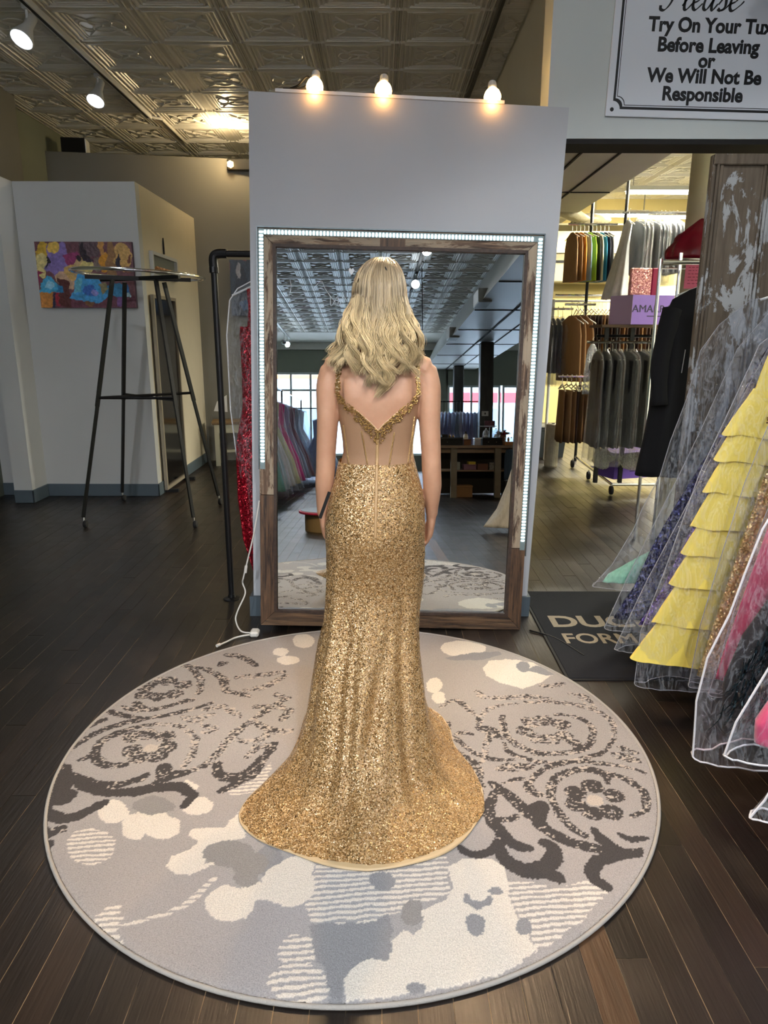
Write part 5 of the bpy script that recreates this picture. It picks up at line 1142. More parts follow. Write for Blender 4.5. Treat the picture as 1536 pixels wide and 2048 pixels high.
# ---- hair
def hair():
    rr = np.random.default_rng(21); V = []; F_ = []; Cc = []
    root = np.array(S(118, 98, 74)[:3]); ash = np.array(S(160, 139, 110)[:3]); gold = np.array(S(216, 187, 136)[:3]); pale = np.array(S(232, 208, 160)[:3])
    clumps = []
    NC = 46
    for c in range(NC):
        a = -2.25+4.5*(c+.5)/NC+rr.uniform(-.05, .05)
        ab = abs(a)
        if ab < .62: ze = rr.uniform(1.305, 1.385)+.05*ab; xe = CX+.005+.075*math.sin(a)*1.0+rr.uniform(-.012, .012)
        elif ab < 1.25: ze = rr.uniform(1.375, 1.425); xe = CX+.004+(.108*math.sin(a))+rr.uniform(-.012, .012)
        else: ze = rr.uniform(1.40, 1.45); xe = CX+math.copysign(.118, a)*(1.0 if a < 0 else .98)+rr.uniform(-.012, .010)
        clumps.append((a, xe, ze, rr.uniform(0, 2*PI), rr.uniform(.018, .032), rr.uniform(.11, .16), rr.uniform(0, 1)))
    M_ = 30; NS = 3400; sd = 3
    for s in range(NS):
        c = clumps[int(rr.integers(NC))]; lay = rr.random()
        a0 = c[0]+rr.normal(0, .075); a0 = max(-2.35, min(2.35, a0))
        xe = c[1]+rr.normal(0, .0065); ze = c[2]+abs(rr.normal(0, .016)); ph = c[3]+rr.normal(0, .16); amp = c[4]*rr.uniform(.75, 1.2); wl = c[5]
        rx, ry, rz = .074+.014*lay, .098+.016*lay, .106+.010*lay
        pts = []
        part = .012+rr.normal(0, .005)
        fly = rr.random() < .03
        for k in range(M_):
            t = k/(M_-1)
            if t < .34:
                th = .02+(PI/2-.02)*(t/.34); st_, ct = math.sin(th), math.cos(th)
                x = HC.x+part*(1-st_)+rx*st_*math.sin(a0); y = HC.y-ry*st_*math.cos(a0); z = HC.z+rz*ct
                w_ = 0
            else:
                u = (t-.34)/.66; z = HC.z+(ze-HC.z)*u
                x0 = HC.x+rx*math.sin(a0); y0 = HC.y-ry*math.cos(a0)
                bul = (.009*math.sin(PI*min(1, u*1.05))+.008*u)*math.copysign(min(1, abs(math.sin(a0))*1.6), a0)*(1 if a0 > 0 else 1.15)
                x = lerp(x0, xe, u**1.5)+bul*(1-u*.5)
                yt = 2.195+.02*lay*-1 if abs(a0) < 1.6 else 2.30+.05*(abs(a0)-1.6)
                if 1.0 < abs(a0) <= 1.6: yt = lerp(2.19, 2.29, (abs(a0)-1.0)/.6)
                y = lerp(y0, yt, min(1, u*1.5))-.012*(1-lay)*0
                w_ = max(0, u-.12)**.8
            q = 2*PI*(HC.z-z)/wl+ph
            x += amp*w_*math.sin(q); y -= amp*.65*w_*(1+math.cos(q))*.5
            if fly: x += .012*w_*math.sin(q*.5+s); y -= .006*w_
            pts.append((x, y, z))
        # keep the lock outside the body
        if s % 1 == 0:
            for k in range(12, M_):
                v = Vector(pts[k]); h = WBVH.find_nearest(v, .03)
                if h[0] is not None:
                    d = v-h[0]
                    if d.dot(h[1]) < .004: v = h[0]+h[1]*(.004+.008*lay); pts[k] = tuple(v)
        r0 = .0011 if lay > .3 else .0014
        tone = np.clip(c[6]*.72+rr.random()*.28, 0, 1)
        P = np.array(pts); T = np.gradient(P, axis=0); T /= np.linalg.norm(T, axis=1, keepdims=True)+1e-9
        U_ = np.cross(T, np.array([0.3, .2, .93])); U_ /= np.linalg.norm(U_, axis=1, keepdims=True)+1e-9; W_ = np.cross(T, U_)
        b = len(V)*0
        for k in range(M_):
            t = k/(M_-1); r = r0*(1 if t < .8 else 1-(t-.8)/.2*.75)
            f = min(1, max(0, (t-.10)/.55))
            cc = root*(1-min(1, t*4))+ash*min(1, t*4); gg = gold*(1-tone)+pale*tone; cc = cc*(1-f)+gg*f; cc = cc*(.36+.88*(tone if t < .5 else (.35+.65*tone)))*(.62+.42*lay)  # inner strands darkened: shade deep in the hair put into their colour
            for j in range(sd):
                an = 2*PI*j/sd; V.append(P[k]+(U_[k]*math.cos(an)+W_[k]*math.sin(an))*r); Cc.append(cc)
        o = s*M_*sd
        for k in range(M_-1):
            for j in range(sd): F_.append((o+k*sd+j, o+k*sd+(j+1) % sd, o+(k+1)*sd+(j+1) % sd, o+(k+1)*sd+j))
    # cap beneath the locks
    o = len(V); n = 36; m_ = 12
    for k in range(m_):
        th = .02+(PI*.70)*k/(m_-1)
        for j in range(n):
            a = -2.2+4.4*j/(n-1); V.append(np.array((HC.x+.0765*math.sin(th)*math.sin(a), HC.y-.0965*math.sin(th)*math.cos(a), HC.z+.1085*math.cos(th)))); Cc.append(ash*.62)
    for k in range(m_-1):
        for j in range(n-1): F_.append((o+k*n+j, o+k*n+j+1, o+(k+1)*n+j+1, o+(k+1)*n+j))
    me = bpy.data.meshes.new('hair'); A = np.array(V)-np.array((CX, YB0, 0)); Fq = np.array(F_, np.int32)
    me.vertices.add(len(A)); me.vertices.foreach_set('co', A.ravel()); me.loops.add(Fq.size); me.loops.foreach_set('vertex_index', Fq.ravel())
    me.polygons.add(len(Fq)); me.polygons.foreach_set('loop_start', np.arange(len(Fq))*4); me.polygons.foreach_set('loop_total', np.full(len(Fq), 4)); me.update(calc_edges=True)
    at = me.color_attributes.new('tone', 'FLOAT_COLOR', 'POINT'); at.data.foreach_set('color', np.concatenate([np.array(Cc), np.ones((len(V), 1))], 1).ravel().astype(np.float32))
    g = NT('blonde_hair'); va = g.n('ShaderNodeVertexColor', layer_name='tone'); g.set(Base_Color=va.outputs[0], Roughness=.38); g.b.inputs['Specular IOR Level'].default_value = .6
    o = link('hair', me, g.m, WOMAN, True); o['kind'] = 'stuff'; o['label'] = 'long blonde wavy hair'
    m = MB(); m.tube(spline([(HC.x+.008, 2.262, 1.71), (HC.x+.018, 2.242, 1.70), (HC.x+.022, 2.236, 1.69)], 4), .0025, 6); WB('hair_clip', m, M_blackm, WOMAN)
hair()

# ================================================================== garments
def mat_plastic(name, tint=(.96, .97, 1.0, 1), base=.045, crinkle=2.2, haze=.006):
    g = NT(name); v = g.coord('Object', (1, 1, .35)); v2 = g.coord('Object', (1, 1, 1))
    f1 = g.noise(v, 24, 5, .65, 1.2); f2 = g.noise(v2, 85, 3, .6, .8)
    h = g.math('ADD', g.math('MULTIPLY', f1, 1.0), g.math('MULTIPLY', f2, .22))
    g.set(Base_Color=S(236, 240, 246), Roughness=.10); g.b.inputs['Specular IOR Level'].default_value = .9
    g.bump(h, .85*crinkle, .035)
    gl = g.n('ShaderNodeBsdfGlossy'); gl.inputs['Roughness'].default_value = .15; gl.inputs[0].default_value = (1, 1, 1, 1)
    g.l(g.b.inputs['Normal'].links[0].from_socket, gl.inputs['Normal'])
    df = g.n('ShaderNodeBsdfDiffuse'); df.inputs[0].default_value = S(226, 232, 240)
    tr = g.n('ShaderNodeBsdfTransparent'); tr.inputs[0].default_value = tint
    lw = g.n('ShaderNodeLayerWeight'); lw.inputs[0].default_value = .35
    fac = g.math('ADD', g.math('MULTIPLY', lw.outputs['Facing'], .28), base, True)
    m1 = g.n('ShaderNodeMixShader'); g.l(fac, m1.inputs[0]); g.l(tr.outputs[0], m1.inputs[1]); g.l(gl.outputs[0], m1.inputs[2])
    sheen_streak = g.ramp(f1, [(.45, (0, 0, 0, 1)), (.50, (1, 1, 1, 1)), (.55, (0, 0, 0, 1))])  # pale crease streaks stand for highlights, laid in as diffuse white
    hz = g.math('ADD', g.math('MULTIPLY', sheen_streak, .13), haze)
    m2 = g.n('ShaderNodeMixShader'); g.l(hz, m2.inputs[0]); g.l(m1.outputs[0], m2.inputs[1]); g.l(df.outputs[0], m2.inputs[2])
    g.l(m2.outputs[0], g.out.inputs[0]); return g.m
M_bag = mat_plastic('clear_garment_bag'); M_bagp = mat_plastic('pink_tinted_bag', (1.0, .92, .95, 1), .05, 2.0, .012)
M_bagthin = mat_plastic('thin_dry_cleaning_film', (.97, .97, .95, 1), .06, 2.4, .008)
M_piping = plain('white_piping', S(222, 222, 226), .4); M_seam = plain('bag_seam', S(150, 152, 160), .4)
def mat_cloth(name, col, rough=.7, sheen=.0, vary=.12, stretch=(6, 6, 1)):
    g = NT(name); v = g.coord('Object', stretch); f = g.noise(v, 9, 5)
    c = np.array(col[:3]); g.set(Base_Color=g.ramp(f, [(.3, tuple(c*(1-vary))+(1,)), (.7, tuple(np.minimum(1, c*(1+vary)))+(1,))]), Roughness=rough, Sheen_Weight=sheen); return g.m
def mat_glitter(name, c0, c1, scale=220, metal=.5, spread=1.0):
    g = NT(name); v = g.coord('Object'); vo = g.n('ShaderNodeTexVoronoi'); vo.inputs['Scale'].default_value = scale; g.l(v, vo.inputs['Vector'])
    sep = g.n('ShaderNodeSeparateColor'); g.l(vo.outputs['Color'], sep.inputs[0]); geo = g.n('ShaderNodeNewGeometry')
    sub = g.n('ShaderNodeVectorMath', operation='SUBTRACT'); g.l(vo.outputs['Color'], sub.inputs[0]); sub.inputs[1].default_value = (.5, .5, .5)
    sc = g.n('ShaderNodeVectorMath', operation='SCALE'); g.l(sub.outputs[0], sc.inputs[0]); sc.inputs['Scale'].default_value = spread
    ad = g.n('ShaderNodeVectorMath', operation='ADD'); g.l(geo.outputs['Normal'], ad.inputs[0]); g.l(sc.outputs[0], ad.inputs[1])
    no = g.n('ShaderNodeVectorMath', operation='NORMALIZE'); g.l(ad.outputs[0], no.inputs[0]); g.l(no.outputs[0], g.b.inputs['Normal'])
    g.set(Base_Color=g.ramp(sep.outputs[0], [(0, c0), (1, c1)]), Metallic=metal, Roughness=.3); return g.m
def shell(outline, xc, ty, y0=0.0, n=56, fold=.012, nf=9, seed=0, lens=1.25, wob=0.0, z_sub=5):
    """rings for a hanging garment: outline [(z, half width)], ty [(z, half thickness)]"""
    zs = [o[0] for o in outline][::-1]; hs = [o[1] for o in outline][::-1]; tz = [o[0] for o in ty][::-1]; tt = [o[1] for o in ty][::-1]
    rr = random.Random(seed); ph = rr.uniform(0, 6); Z = []
    for a, b in zip(outline[:-1], outline[1:]):
        for k in range(z_sub): Z.append(lerp(a[0], b[0], k/z_sub))
    Z.append(outline[-1][0]); R_ = []; zt = outline[0][0]; zb = outline[-1][0]
    for z in Z:
        hw = float(np.interp(z, zs, hs)); th = float(np.interp(z, tz, tt)); d = (zt-z)/(zt-zb); ring = []
        for i in range(n):
            a = 2*PI*i/n; c, s = math.cos(a), math.sin(a)
            x = hw*math.copysign(abs(c)**.9, c); y = th*math.copysign(abs(s)**lens, s)
            f = fold*d*(math.sin(nf*a+ph+1.5*z)+.5*math.sin((2*nf+3)*a+2*ph-2*z))*(abs(s)**.5)
            q = wob*math.sin(5*z+ph)*d
            ring.append(Vector((xc+x+q, y0+y+f*math.copysign(1, s), z+.004*math.sin(nf*a+ph)*d)))
        R_.append(ring)
    return R_
def hanger(parent, hw=.19, z=1.70, hook=.27, mat=None, y=0.0, x=0.0, axis='x', hr=.028):
    m = MB(); P = lambda a, b: (x+a, y, b) if axis == 'x' else (x, y+a, b)
    m.tube(spline([P(-hw, z-.055), P(-hw*.5, z-.022), P(-.015, z+.005), P(0, z+.015), P(.015, z+.005), P(hw*.5, z-.022), P(hw, z-.055)], 4), .0055, 6)
    h = z+hook
    m.tube([P(0, z+.01), P(0, h-.05)]+[P(hr*math.sin(q)*1.0, h-.022-hr*math.cos(q)*1.0+.0) for q in np.linspace(0.3, 3.9, 9)], .0028, 5)
    return m.build('hanger', mat or M_white, parent)
# rail the foreground gowns hang from (right of the frame)
XR = 1.80
gr = thing('garment_rail', 'black rolling garment rail that carries the bagged gowns on the right', 'clothes rail', (XR, 2.3, 0))
MB().tube([(0, -1.05, 1.985), (0, .92, 1.985)], .014, 10).build('rail', M_black, gr)
for s in (-1.05, .92):
    MB().tube([(0, s, .09), (0, s, 1.985)], .016, 10).build('post', M_black, gr); MB().tube([(-.28, s, .09), (.28, s, .09)], .016, 8).build('base_bar', M_black, gr)
    for q in (-.26, .26): MB().lathe([(.005, -.012), (.032, -.01), (.034, 0), (.032, .01), (.005, .012)], 14, at=(q, s, .036), rot=Matrix.Rotation(PI/2, 3, 'Y')).build('wheel', M_blackm, gr)
def front_gown(name, label, Y, out, ty, mat, bag=None, bty=None, bagmat=None, pip=True, seed=0, fold=.012, nf=9, parts=None, lens=1.25, zip_=False, bottom=True):
    """out: left outline [(z, x)] of the gown, bag: of its cover; both taken symmetric about the hanger"""
    t = thing(name, label, 'gown', (XR, Y, 0), 0, 'bagged gowns on the right hand rail')
    hanger(t, .20, 1.705, .30)
    if out:
        o = MB(); o.rings(shell([(z, XR-x) for z, x in out], 0, ty, fold=fold, nf=nf, seed=seed, lens=lens)); o.build('fabric', mat, t, True)
    if parts: parts(t)
    if bag:
        B_ = [(z, XR-x) for z, x in bag]
        o = MB(); R_ = shell(B_, 0, bty, n=64, fold=.014, nf=11, seed=seed+50, lens=.9, wob=.004, z_sub=6); o.rings(R_, True, False); b = o.build('garment_bag', bagmat or M_bag, t, True)
        if pip:
            m = MB()
            left = [r[32] for r in R_]; right = [r[0] for r in R_]
            pr_ = .0034 if pip == 2 else .0014; m.tube(left, pr_, 5); m.tube(right, pr_, 5); m.tube(R_[-1]+[R_[-1][0]], pr_*.9, 5, cap=False); m.build('piping', M_piping if pip == 2 else M_seam, b)
        if zip_:
            m = MB(); L_ = []
            for r in R_:
                k = 36+8; L_.append(r[k]+Vector((0, -.004, 0)))
            m.tube(L_, .0065, 5, flat=1.4); m.build('zip', plain('zip_white', S(206, 204, 210), .5), b)
    return t
M_navy = mat_glitter('navy_sequins', S(22, 22, 44), S(66, 70, 120), 150, .6, 1.3); M_violet = mat_glitter('violet_sequins', S(56, 36, 96), S(120, 96, 190), 150, .55, 1.3)
M_yellow = mat_cloth('lemon_chiffon', S(232, 208, 92), .6, .2, .04); M_beige = mat_glitter('champagne_beads', S(150, 124, 72), S(212, 186, 122), 170, .4, 1.0)
M_pink = mat_cloth('hot_pink_satin', S(206, 24, 92), .35, .2, .08); M_blackt = mat_glitter('black_teal_feathers', S(14, 16, 18), S(52, 74, 84), 90, .35, 1.6)
M_ptulle = mat_cloth('pink_tulle', S(226, 74, 120), .75, .5, .15); M_seagreen = mat_cloth('sea_green_tulle', S(126, 178, 150), .8, .3, .25); M_char = mat_cloth('charcoal_cloth', S(14, 14, 17), .8)
T0 = [(1.70, .02), (1.45, .06), (1.0, .07), (.3, .11)]
BA = [(1.70, 1.755), (1.66, 1.63), (1.65, 1.56), (1.55, 1.44), (1.44, 1.37), (1.23, 1.33), (1.05, 1.28), (.89, 1.25), (.75, 1.19), (.64, 1.155), (.47, 1.07), (.365, .985)]
front_gown('bagged_gown', 'clear bagged gown with a sea green tulle hem, farthest of the gowns on the right', 3.10, [(1.62, 1.70), (1.3, 1.64), (1.0, 1.60), (.75, 1.50), (.6, 1.36), (.5, 1.18), (.42, 1.05), (.385, 1.03)], [(1.62, .03), (.9, .05), (.4, .08)], M_seagreen, BA, [(1.7, .03), (1.3, .07), (.36, .11)], seed=1, fold=.02)
BB = [(1.69, 1.70), (1.62, 1.58), (1.45, 1.45), (1.12, 1.34), (.90, 1.26), (.68, 1.17), (.45, 1.08), (.22, 1.0)]
front_gown('bagged_gown', 'navy sequined gown with violet glints in a clear bag, behind the yellow gown', 2.94, [(1.60, 1.66), (1.40, 1.54), (1.2, 1.47), (1.0, 1.37), (.8, 1.27), (.6, 1.18), (.42, 1.12), (.27, 1.04)], [(1.6, .03), (1.2, .05), (.3, .075)], M_navy, BB, [(1.7, .03), (1.3, .06), (.22, .085)], seed=2)
BC = [(1.69, 1.70), (1.60, 1.56), (1.40, 1.48), (1.10, 1.36), (.8, 1.24), (.5, 1.12), (.18, 1.01)]
front_gown('bagged_gown', 'violet blue sequined gown in a clear bag just behind the yellow gown', 2.80, [(1.55, 1.64), (1.3, 1.52), (1.0, 1.40), (.7, 1.27), (.45, 1.18), (.30, 1.10)], [(1.6, .03), (1.2, .045), (.3, .06)], M_violet, BC, [(1.7, .03), (1.3, .055), (.18, .065)], seed=3)
def ruffles(t):
    tips = [(1.16, 1.262), (1.062, 1.243), (.94, 1.215), (.80, 1.182), (.69, 1.158), (.56, 1.125), (.40, 1.07), (.235, 1.0)]
    top = [(1.315, 1.36)]+[(z+.035, x+.052) for z, x in tips[:-1]]
    for i, ((z0, x0), (z1, x1)) in enumerate(zip(top, tips)):
        k = .040+.005*i; R_ = shell([(z0, XR-x0), (lerp(z0, z1, .6), XR-lerp(x0, x1, .62)), (z1, XR-x1)], 0, [(z0, k-.018), (z1, k+.012)], n=72, fold=.010, nf=10, seed=40+i, lens=1.1, z_sub=4)
        R_ = [[v+Vector((0, 0, -.05*(1-min(1, abs(v.x)/(XR-1.0)))*(j/len(R_)))) for v in r] for j, r in enumerate(R_)]
        MB().rings(R_, False, False).build('ruffle', M_yellow, t, True)
    m = MB(); m.box((-.03, 0, -.1), (.03, .004, 0), at=(-.315, -.085, 1.165)); o = m.build('swing_tag', M_blackm, t); o['label'] = 'black swing tag'
    m = MB()
    for k in range(40): m.ico((-.36+RNG.uniform(-.05, .05), -.05+RNG.uniform(-.015, .005), 1.21+RNG.uniform(-.03, .03)), RNG.uniform(.004, .009))
    o = m.build('bead_belt', M_goldbead, t); o['kind'] = 'stuff'
BD = [(1.70, 1.74), (1.64, 1.56), (1.47, 1.36), (1.2, 1.27), (1.0, 1.20), (.8, 1.15), (.6, 1.10), (.35, 1.03), (.12, 1.03)]
front_gown('bagged_gown', 'lemon yellow gown with tiers of ruffles in a clear bag', 2.60, [(1.60, 1.52), (1.47, 1.405), (1.36, 1.375), (1.29, 1.36), (1.2, 1.36), (.9, 1.36), (.42, 1.30)], [(1.6, .03), (1.3, .045), (.9, .04), (.42, .05)], M_yellow, BD, [(1.7, .04), (1.2, .075), (.12, .085)], seed=4, parts=ruffles)
BE = [(1.69, 1.72), (1.55, 1.50), (1.30, 1.37), (1.0, 1.29), (.7, 1.235), (.45, 1.19), (.20, 1.17)]
front_gown('bagged_gown', 'champagne beaded gown in a zipped clear bag, right of the yellow gown', 2.44, [(1.55, 1.56), (1.3, 1.44), (1.0, 1.35), (.7, 1.29), (.5, 1.25), (.24, 1.20)], [(1.6, .03), (1.2, .04), (.24, .06)], M_beige, BE, [(1.7, .03), (1.3, .05), (.2, .07)], seed=5, zip_=True)
front_gown('bagged_gown', 'hot pink satin gown between the champagne and the black gown', 2.30, [(1.6, 1.60), (1.2, 1.42), (.85, 1.31), (.62, 1.262), (.39, 1.215), (.30, 1.20)], [(1.6, .03), (1.2, .035), (.3, .045)], M_pink, [(1.69, 1.72), (1.3, 1.40), (.85, 1.285), (.6, 1.24), (.24, 1.18)], [(1.7, .03), (1.2, .045), (.24, .055)], seed=6)
def feathers(t):
    m = MB(); rr = random.Random(8)
    for k in range(900):
        z = rr.uniform(.40, .98); xl = np.interp(z, (.40, .6, .75, .98), (.75, .68, .60, .50)); x = -rr.uniform(.15, 1)*xl; y = -.055-rr.random()*.03
        L = rr.uniform(.06, .12); a = rr.uniform(-.8, .2)
        m.tube(spline([(x, y, z), (x+a*L*.4, y-.02, z-L*.5), (x+a*L, y-.012, z-L)], 3), [.006, .007, .006, .005, .004, .003, .001], 4, flat=.35)
    o = m.build('feathers', M_blackt, t); o['kind'] = 'stuff'
BG = [(1.69, 1.72), (1.5, 1.42), (1.2, 1.26), (.94, 1.14), (.80, 1.105), (.67, 1.075), (.52, 1.02), (.37, 1.0), (.17, 1.01)]
front_gown('bagged_gown', 'black and teal feathered gown in a pink tinted bag with white piping', 2.02, [(1.55, 1.60), (1.2, 1.42), (1.0, 1.32), (.75, 1.20), (.60, 1.12), (.45, 1.08), (.32, 1.09)], [(1.6, .03), (1.2, .05), (.75, .075), (.32, .08)], M_char, BG, [(1.7, .04), (1.2, .09), (.17, .115)], bagmat=M_bagp, pip=2, seed=7, parts=feathers)
def tulle(t):
    m = MB(); rr = random.Random(5)
    R_ = shell([(.62, .45), (.55, .60), (.47, .67), (.40, .705), (.34, .70), (.30, .62)], 0, [(.62, .05), (.45, .075), (.3, .06)], n=80, fold=.03, nf=15, seed=3, lens=.8)
    m.rings(R_); m.build('tulle_flounce', M_ptulle, t, True)
BH = [(1.69, 1.72), (1.5, 1.46), (1.2, 1.32), (.9, 1.22), (.6, 1.12), (.40, 1.04), (.29, 1.02)]
front_gown('bagged_gown', 'gown with a bright pink tulle flounce at its hem, in a piped clear bag', 1.84, [(1.55, 1.60), (1.2, 1.46), (.9, 1.36), (.65, 1.27), (.5, 1.24)], [(1.6, .03), (1.0, .05), (.5, .06)], mat_cloth('deep_magenta', S(120, 22, 66), .6), BH, [(1.7, .03), (1.2, .07), (.29, .085)], pip=2, seed=8, parts=tulle)
BI = [(1.69, 1.72), (1.5, 1.50), (1.2, 1.40), (.9, 1.30), (.6, 1.20), (.37, 1.10), (.26, 1.055), (.205, 1.02)]
front_gown('bagged_gown', 'black gown in a piped clear bag, nearest of the gowns on the right', 1.68, [(1.55, 1.62), (1.2, 1.50), (.9, 1.42), (.6, 1.34), (.35, 1.26)], [(1.6, .03), (1.0, .04), (.35, .05)], M_char, BI, [(1.7, .03), (1.2, .055), (.2, .065)], pip=2, seed=9)
# red gown on the pipe rail behind the partition
M_red = mat_glitter('red_sequins', S(92, 6, 18), S(190, 20, 44), 190, .45, 1.0)
t = thing('bagged_gown', 'red sequined gown in a clear bag on the black pipe rail', 'gown', (-.655, 3.90, 0))
hanger(t, .15, 1.76, .19)
MB().rings(shell([(1.545, .115), (1.50, .12), (1.30, .118), (1.12, .122), (.9, .17), (.6, .175), (.35, .155), (.14, .10)], 0, [(1.55, .03), (1.2, .045), (.14, .06)], fold=.010, seed=12)).build('fabric', M_red, t, True)
m = MB()
for s in (-1, 1): m.tube([(s*.065, 0, 1.54), (s*.055, 0, 1.65), (s*.06, 0, 1.74)], .006, 5, flat=2)
m.build('strap', M_red, t)
o = MB(); R_ = shell([(1.79, .02), (1.74, .12), (1.68, .165), (1.5, .19), (1.1, .19), (.8, .165), (.5, .13), (.35, .11), (.12, .06)], 0, [(1.79, .02), (1.5, .06), (.12, .06)], n=48, seed=14, lens=.9, fold=.008); o.rings(R_, True, False); b = o.build('garment_bag', M_bag, t, True)
MB().tube([r[24] for r in R_], .0035, 5).build('piping', M_piping, b)

# ================================================================== stock room garments
def proto(name, cat, outline, ty, parts_mat, hang=None, film=None, seed=0, n=20, axis_hw=.2, fold=.006):
    """a hanging garment whose hanger lies along local Y; origin at the rail"""
    t = thing(name, '', cat, (0, -40, 0))
    R_ = shell(outline, 0, ty, n=n, fold=fold, nf=5, seed=seed, lens=.8, z_sub=2)
    R_ = [[Vector((v.y, v.x, v.z)) for v in r] for r in R_]
    MB().rings(R_).build('fabric', parts_mat, t, True)
    hanger(t, axis_hw, -.10, .12, axis='y', mat=hang, hr=.022)
    if film:
        F_ = shell([(z, h+.02) for z, h in film], 0, [(film[0][0], .02), (film[-1][0], .055)], n=20, fold=.012, nf=4, seed=seed+3, lens=.8, z_sub=2)
        MB().rings([[Vector((v.y, v.x, v.z)) for v in r] for r in F_], True, False).build('film', M_bagthin, t, True)
    return t
M_hw = plain('ivory_plastic', S(226, 218, 196), .45)
M_cols = {k: mat_cloth('cloth_'+k, S(*v)) for k, v in dict(silver=(120, 126, 136), slate=(62, 70, 84), brown=(64, 44, 32), darkbrown=(46, 32, 26), tan=(150, 112, 70), khaki=(166, 130, 88), navy=(22, 24, 44), black=(16, 16, 18), teal=(20, 110, 140), lime=(176, 214, 60), cream=(228, 222, 186), paleblue=(150, 180, 196), orange=(226, 150, 60), ivory=(222, 212, 184), grey=(150, 150, 150), choc=(56, 36, 28), white=(222, 226, 230)).items()}
JK = proto('suit_jacket', 'jacket', [(-.09, .03), (-.13, .16), (-.18, .215), (-.4, .22), (-.62, .23)], [(-.09, .012), (-.2, .024), (-.62, .03)], M_cols['silver'], M_hw, [(-.07, .02), (-.13, .18), (-.2, .23), (-.75, .24)], 1)
TR = proto('trousers', 'trousers', [(-.16, .15), (-.3, .155), (-.75, .17)], [(-.16, .012), (-.75, .017)], M_cols['brown'], M_hw, None, 2, 14)
VS = proto('waistcoat', 'waistcoat', [(-.09, .04), (-.14, .15), (-.24, .18), (-.4, .19), (-.62, .20)], [(-.09, .012), (-.3, .022), (-.62, .024)], M_cols['tan'], M_hw, None, 3, 16)
SU = proto('bagged_suit', 'suit', [(-.08, .03), (-.12, .17), (-.17, .22), (-.5, .22), (-.95, .21)], [(-.08, .015), (-.2, .028), (-.95, .03)], M_cols['choc'], M_hw, [(-.06, .02), (-.12, .19), (-.2, .24), (-.8, .25), (-1.12, .23)], 4)
_used = set()
def put(src, loc, label, group, col=None, rz=0.0, sc=None):
    mats = {'fabric': M_cols[col]} if col else None
    if src.name not in _used:
        _used.add(src.name); r = src; r.location = loc; r.rotation_euler = (0, 0, rz); r['label'] = label; r['group'] = group
        if sc: r.scale = sc
        if mats:
            for c in r.children:
                if c.name.startswith('fabric'): paint(c, mats['fabric'])
        return r
    return dup(src, loc, rz, label, group, mats, sc)
rj = random.Random(2)
def rail(label, p0, p1, mat=M_chrome, posts=(), zfoot=0.0, extra=None, cat='clothes rail', name='clothes_rail'):
    t = thing(name, label, cat, (p0[0], p0[1], 0)); d = Vector(p1)-Vector(p0)
    MB().tube([(0, 0, p0[2]), (d.x, d.y, p0[2]+d.z)], .0125, 8).build('rail', mat, t)
    for (fx, fy, ztop, m_) in posts: MB().tube([(fx-p0[0], fy-p0[1], zfoot), (fx-p0[0], fy-p0[1], ztop)], .018, 8).build('post', m_, t)
    return t
# silver jackets on the high rail
rail('high chrome rail with silver grey jackets in film, top of the stock room', (2.55, 8.0, 2.775), (3.45, 8.0, 2.775), M_chrome, [(2.60, 8.05, 3.67, M_black)], .05)
for i in range(11):
    put(JK, (2.70+.043*i, 8.0, 2.775), 'silver grey jacket in clear film on the high rail, %s from the left' % ORD[i], 'silver jackets on the high rail', ('silver', 'slate', 'silver', 'grey')[i % 4], rj.uniform(-.12, .12))
# white gown hanging on the left end of it
t = thing('white_gown', 'long ivory gown hanging left of the silver grey jackets', 'gown', (2.60, 7.92, 2.775))
hanger(t, .18, -.10, .12, axis='y'); R_ = shell([(-.09, .04), (-.15, .13), (-.35, .12), (-.6, .19), (-.88, .26)], 0, [(-.09, .02), (-.4, .05), (-.88, .11)], n=40, fold=.018, seed=6); MB().rings([[Vector((v.y-.10*(-v.z/.88), v.x, v.z)) for v in r] for r in R_]).build('fabric', M_cols['white'], t, True)
# colourful waistcoats
rail('chrome rail with colourful waistcoats on a black pole in the stock room', (2.10, 8.5, 2.73), (2.66, 8.5, 2.73), M_chrome, [(2.38, 8.56, 3.05, M_black)], 0)
for i, (c, n_) in enumerate((('khaki', 'striped tan'), ('tan', 'tan'), ('orange', 'peach'), ('paleblue', 'pale blue and black'), ('lime', 'lime green'), ('black', 'black'), ('cream', 'cream'), ('teal', 'teal blue'), ('navy', 'dark blue'), ('grey', 'silver grey'))):
    put(VS, (2.15+.046*i, 8.5, 2.73), '%s waistcoat on the rail of colourful waistcoats' % n_, 'colourful waistcoats', c, rj.uniform(.1, .35))
# long row of dark trousers
rail('long white rail packed with brown trousers in the stock room', (2.0, 8.65, 1.90), (3.5, 8.65, 1.90), M_white, [(2.02, 8.65, 1.92, M_white), (3.48, 8.65, 1.92, M_white)])
rail('second bare chrome rail just above the brown trousers', (2.05, 8.72, 1.97), (3.5, 8.72, 1.97), M_chrome)
for i in range(26):
    put(TR, (2.30+.044*i, 8.65, 1.90), 'brown trousers on the long packed rail', 'brown trousers on the long rail', ('darkbrown', 'brown', 'choc', 'brown', 'tan')[(i*7) % 5], rj.uniform(-.1, .1))
rail('short chrome rail with navy jackets at left of the stock room', (1.86, 8.35, 1.80), (2.18, 8.35, 1.80))
for i in range(4): put(JK, (1.90+.055*i, 8.35, 1.80), 'navy jacket at the left end of the stock room, %s from left' % ORD[i], 'navy jackets', 'navy', rj.uniform(-.1, .1), (1, 1, 1.15))
rail('short chrome rail with hanging tan jackets', (2.02, 8.1, 1.84), (2.36, 8.1, 1.84))
